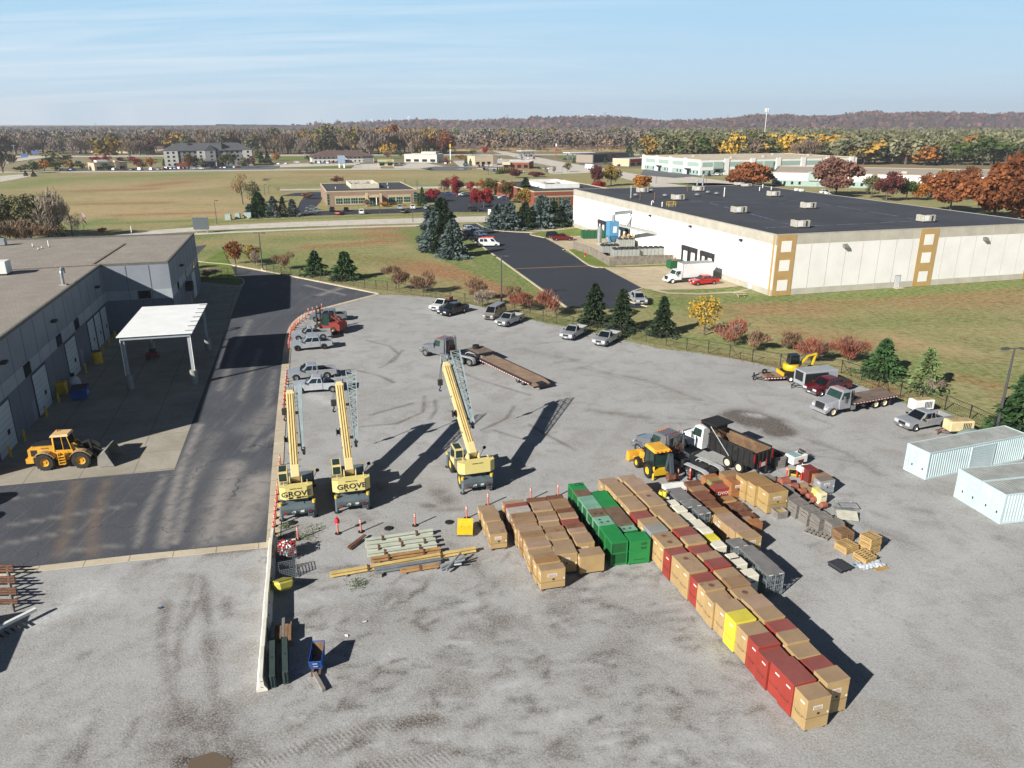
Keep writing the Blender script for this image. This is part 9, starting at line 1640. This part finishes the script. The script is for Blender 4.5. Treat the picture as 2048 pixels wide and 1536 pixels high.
for x,y,tp,w,k,mt,lb in((213,322,267,54,'leaf','gold','big yellow tree standing above the diner'),(110,338,302,54,'leaf','olive','rounded willow like tree left of the diner'),(144,340,317,30,'leaf','gold','low golden bush beside the willow like tree'),(90,342,318,16,'leaf','orange','small orange tree left of the willow'),(110,343,319,26,'leaf','half','round green tree with a red top'),(164,341,319,19,'leaf','green','round dark green tree before the diner'),(66,346,320,28,'leaf','green','round green tree near the left edge'),(6,345,285,44,'bare','bareb','bare brown tree at the far left edge'),(42,343,332,22,'leaf','green','low green bush near the left edge'),(52,352,341,9,'con','spruce','small conifer at the field corner, left one'),(68,353,343,12,'con','spruce','small conifer at the field corner, right one'),(193,330,311,22,'leaf','red','red tree behind the diner, leftmost'),(214,325,310,16,'leaf','red','red tree behind the diner, second'),(242,325,313,16,'leaf','darkred','dark red tree behind the diner tower'),(264,325,310,14,'leaf','darkred','dark red tree right of the diner'),(273,332,313,19,'leaf','red','bright red tree right of the diner'),(302,335,311,18,'leaf','orange','orange brown tree left of the hotel'),(285,337,322,24,'leaf','plum','dull reddish tree beside the bright red one'),(216,341,325,20,'leaf','green','green tree in front of the diner'),(340,334,312,14,'con','blue','blue spruce at the hotel corner'),(329,332,318,8,'con','spruce','small conifer left of the hotel spruce'),(384,334,303,26,'leaf','green','dark tree before the hotel, left of the porch'),(378,335,311,18,'leaf','rust','brown tree before the hotel front'),(396,333,305,16,'leaf','green','second dark tree before the hotel front'),(407,338,316,20,'leaf','olive','round green tree at the hotel porch'),(452,334,302,26,'leaf','half','russet tree right of the hotel gable'),(464,333,303,18,'leaf','green','green tree right of the russet hotel tree'),(488,336,314,24,'leaf','olive','green tree at the right end of the hotel'),(504,334,309,18,'leaf','plum','reddish bare tree at the hotel right end'),(524,326,302,13,'con','spruce','dark conifer right of the hotel, left one'),(536,326,301,15,'con','spruce','dark conifer right of the hotel, right one'),(514,320,296,26,'leaf','olive','olive tree behind the hotel right end'),(553,322,303,16,'leaf','orange','orange tree right of the hotel conifers'),(479,300,269,40,'leaf','yellow','big yellow tree behind the hotel roof'),(455,300,278,24,'leaf','gold','golden tree behind the hotel roof, left one'),(506,306,276,26,'leaf','gold','golden tree behind the hotel roof, right one'),(617,322,309,14,'leaf','green','green tree left of the motel'),(682,302,290,34,'leaf','yellow','yellow tree row behind the motel'),(704,306,280,28,'leaf','olive','olive tree behind the motel roof'),(745,304,279,22,'leaf','darkred','dark red tree right behind the motel'),(771,310,286,21,'leaf','yellow','yellow tree between motel and white restaurant'),(788,310,282,16,'leaf','gold','tall yellow green tree left of the white restaurant'),(775,318,300,18,'bare','twig','bare tree below the yellow one by the bank'),(800,313,300,18,'leaf','green','dark green tree left of the white restaurant'),(836,323,311,12,'bare','twigred','small red tree before the white restaurant'),(888,307,286,34,'leaf','darkred','dark russet tree right of the white restaurant'),(970,308,292,14,'leaf','red','red tree behind the tan restaurant'),(932,333,316,12,'con','blue','conifer before the tan restaurant, left one'),(941,332,317,9,'con','blue','conifer before the tan restaurant, right one'),(1148,326,314,9,'con','green','small round conifer by the fuel canopy'),(1210,327,315,9,'con','green','small conifer before the store'),(1258,314,287,22,'con','pine','tall dark pine behind the store'),(1234,325,320,8,'leaf','green','small green bush before the store'),(895,331,312,16,'bare','twigred','reddish bare tree by the thin sign pole'),(922,318,308,30,'leaf','orange','orange low tree left of the tan restaurant'),(1092,348,330,12,'bare','grey','bare tree by the crossroad, left one'),(1108,346,330,12,'bare','grey','bare tree by the crossroad, right one'),(945,310,299,14,'leaf','green','dark bush behind the tan restaurant')):far_px(k,mt,lb,x,y,tp,w,RG)
for i in range(8):far_px('con','green','clipped green hedge shrub %s before the brick restaurant'%('at the left end' if i==0 else 'number %d from the left'%(i+1)),995+i*4.6,348-i*.5,334,8,'hedge by the brick restaurant','hedge')
ZONES=((-30,330,('bare','bare','olive','bareb','bare','baret','darkred'),'mixed grey tree in the woods above the diner',(298,311),32),(330,640,('bare','bareb','bare','baret','bareb','bare','bareb','bare','olive','gold'),'bare grey tree in the woods behind the hotel',(301,309),42),(640,900,('bareb','baret','bareb','bare','bareb','bare','olive','gold','rust','bareb'),'bare brown tree in the woods behind the motel',(303,309),46),(900,1290,('bareb','olive','bare','baret','sage','gold'),'bare tree on the far side of the brown field',(284,290),26),(1290,1680,('olive','sage','olive','gold','green','olive','bareb','sage','yellow','olive'),'olive tree in the woods behind the sage units',(315,324),44),(1680,2080,('olive','sage','sage','olive','gold','orange','green','sage'),'grey green tree in the woods at the right',(320,331),46))
for x0,x1,mats,lb,(ya,yb),hp in ZONES:
 N=int((x1-x0)/7.3)
 for i in range(N):
  x=x0+(x1-x0)*(i+random.uniform(.1,.9))/N;y=random.uniform(ya,yb);mt=random.choice(mats);kd='bare' if mt in('bare','bareb','baret')else 'leaf';h_=hp*random.uniform(.75,1.2)*(1+(y-ya)/(yb-ya)*.25)
  far_px(kd,mt,lb,x,y,y-h_*.95-2,h_*random.uniform(.62,1.05)*(1.2 if x0>1200 else 1)+6,'woods: '+lb)
def wood(name,label,n,xr,yr,hr,mats,nf=170,sz=.08):
 """a far mass of trees, one mesh: many clumped crowns"""
 P_,S_,T_=[],[],[];base,tn0=blob_pts(nf,.5,1.0,.05,8,.95)
 for i in range(n):
  y=random.uniform(*yr)if random.random()<.6 else yr[0]+(yr[1]-yr[0])*random.random()**2;g_=P(random.uniform(*xr),y);H=random.uniform(*hr);W_=H*random.uniform(.7,1.1);a=random.uniform(0,6.28);c,s=math.cos(a),math.sin(a);b_=base+rng.normal(0,.05,base.shape)
  P_.append(np.stack([g_.x+(b_[:,0]*c-b_[:,1]*s)*W_,g_.y+(b_[:,0]*s+b_[:,1]*c)*W_,np.maximum(.2,b_[:,2]*H)],1));S_.append(np.full(nf,H*sz));T_.append(np.clip(tn0*.4+random.uniform(0,.6),0,1))
 me=leaf_mesh(name,np.vstack(P_),np.concatenate(S_),LM[mats],None,np.concatenate(T_),.75);o=bpy.data.objects.new(name,me);COL.objects.link(o);tag(o,label,'woods',kind='stuff')
wood('woodland','grey brown bare woods along the skyline',900,(-60,1300),(259,300),(17,24),'bare');wood('woodland','tawny bare woods mixed into the grey woods',500,(-60,1300),(260,302),(16,23),'bareb');wood('woodland','yellowing trees scattered in the far woods',110,(-60,2090),(265,305),(14,19),'gold')
wood('woodland','olive woods behind the sage units',500,(1280,2100),(270,314),(18,25),'olive');wood('woodland','grey green woods at the far right',350,(1300,2100),(272,318),(18,25),'sage');wood('woodland','bare brown woods below the red hills',500,(880,2100),(258,285),(17,24),'bareb');wood('woodland','dark red woods below the hills',300,(800,2120),(255,268),(16,24),'darkred',90);wood('woodland','low dark scrub along the highway',150,(880,1300),(297,305),(3,6),'bareb',60);wood('woodland','orange and russet trees in the right woods',70,(1300,2100),(272,312),(14,19),'orange')
poly_sheet('dry_field',PX((905,297),(1280,294),(1300,303),(880,304)),.02,paint('dry_gold_grass','a38a58',.95,0,.15,.02));poly_sheet('dry_field',PX((900,286),(1300,284),(1320,293.5),(890,296.5)),.015,paint('brown_grass','6e5244',.95,0,.2,.02))
hp_=((-200,254),(0,254),(400,253),(500,250),(620,252),(760,246.5),(860,242.5),(930,244.5),(1010,241.5),(1100,237.5),(1180,236.5),(1240,240),(1300,245),(1360,243),(1420,241),(1455,234),(1540,235),(1600,236.5),(1660,228),(1720,231.5),(1800,229.5),(1870,233),(1950,229.5),(2060,231),(2300,230));D_=3300.0;nx=520;vs,fs=[],[]
for j in range(7):
 for i in range(nx):
  px=-200+2500*i/(nx-1);py=np.interp(px,[a[0]for a in hp_],[a[1]for a in hp_]);f=j/4 if j<5 else 1.0-(j-4)*.15;y=D_-700+175*j;top=CAM_H+(247-py)/FPX*D_;z=max(0,top)*min(1,math.sin(min(f,1)*math.pi/2));vs.append(((px-1024)/FPX*D_*(y/D_ if j<4 else 1)*1.055,y,(z+(random.uniform(-5,5)if 0<j else 0))if j else-2))
for j in range(6):
 for i in range(nx-1):fs.append((j*nx+i,j*nx+i+1,(j+1)*nx+i+1,(j+1)*nx+i))
structure(MB().add(vs,fs).build('hills',paint('hill_woods_red','513530',.95,0,.35,.012,fine=.5)))
P_=[];T_=[]
for k in range(9000):
 i=random.randrange(0,nx-1);j=random.choice((1,2,3,3,4,4));a,b=Vector(vs[j*nx+i]),Vector(vs[j*nx+i+1]);q=a.lerp(b,random.random());q.y+=random.uniform(-80,80)
 if q.z>6 and(random.random()<(q.x/q.y*1520+420)/250):P_.append((q.x,q.y,q.z+random.uniform(-3,4)));T_.append(random.random())
o=bpy.data.objects.new('hill_woods',leaf_mesh('hill_woods',np.array(P_),np.full(len(P_),8.5),LM['hill'],None,np.array(T_),.8));COL.objects.link(o);tag(o,'dark red woods covering the skyline hills','woods',kind='stuff')
for x,y,w,lb in((1176,236,10,'white steam cloud behind the red hill'),(830,237,6,'thin steam plume on the skyline, tallest'),(796,240,5,'thin steam plume on the skyline, middle'),(760,241,5,'thin steam plume on the skyline, left')):
 d=4300.0;c=Vector(((x-1024)/FPX*d,d,CAM_H+(247-y)/FPX*d));m=MB();s=w/FPX*d/3;[m.ell(c+Vector((random.uniform(-1,1)*s,0,i*s*.7-s)),(s*(.5+.1*i),s*.5,s*.5),8,5)for i in range(4)];o=m.build('steam',WHITE,None,True);tag(o,lb,'steam',kind='stuff')
for x,w,h in((693,5,5),(738,12,3),(748,4,5)):t=thing('factory','grey factory block on the skyline, %s'%('left one' if x==693 else 'long low one' if w==12 else 'narrow tall one'),'factory',((x-1024)/FPX*4200,4200,0));MB().box(-w*1.4,w*1.4,0,30,0,30+h*2.8).build('block',DARKP,t);MB().cyl((0,15,30),(0,15,38+h*2.8),2,n=8).build('chimney',DARKP,t)
P_=[];ed=PX(*FENCE_EDGE)
for k in range(2600):i=random.randrange(len(ed)-1);q=ed[i].lerp(ed[i+1],random.random());P_.append((q.x+random.gauss(0,.5),q.y+random.gauss(.2,.7),random.uniform(.03,.22)))
for x,y,r_,n in((715,1168,.4,150),(636,1056,.4,70),(572,1052,.25,120),(612,1072,.4,120),(560,1075,.3,90),(540,1120,.35,60)):
 c=P(x,y);P_+=[(c.x+random.gauss(0,r_),c.y+random.gauss(0,r_),random.uniform(.0,.05))for k in range(n)]
o=bpy.data.objects.new('weeds',leaf_mesh('weeds',np.array(P_),np.full(len(P_),.13),LM['palepine'],np.tile([0,0,1.5],(len(P_),1)),None,.2));COL.objects.link(o);tag(o,'low weeds and dry grass along the edges of the gravel','weeds',kind='stuff')
hz=bpy.data.materials.new('haze_air');hz.use_nodes=True;nt=hz.node_tree;nt.nodes.remove(nt.nodes['Principled BSDF']);pv=nt.nodes.new('ShaderNodeVolumePrincipled');pv.inputs['Color'].default_value=(.86,.92,1,1);pv.inputs['Density'].default_value=.00013;pv.inputs['Anisotropy'].default_value=.2
nt.links.new(pv.outputs[0],nt.nodes['Material Output'].inputs['Volume']);hb=MB().box(-4200,4200,-150,5200,-1.3,150).build('haze',hz);hb['kind']='stuff';hb['label']='pale autumn air between the yard and the hills'
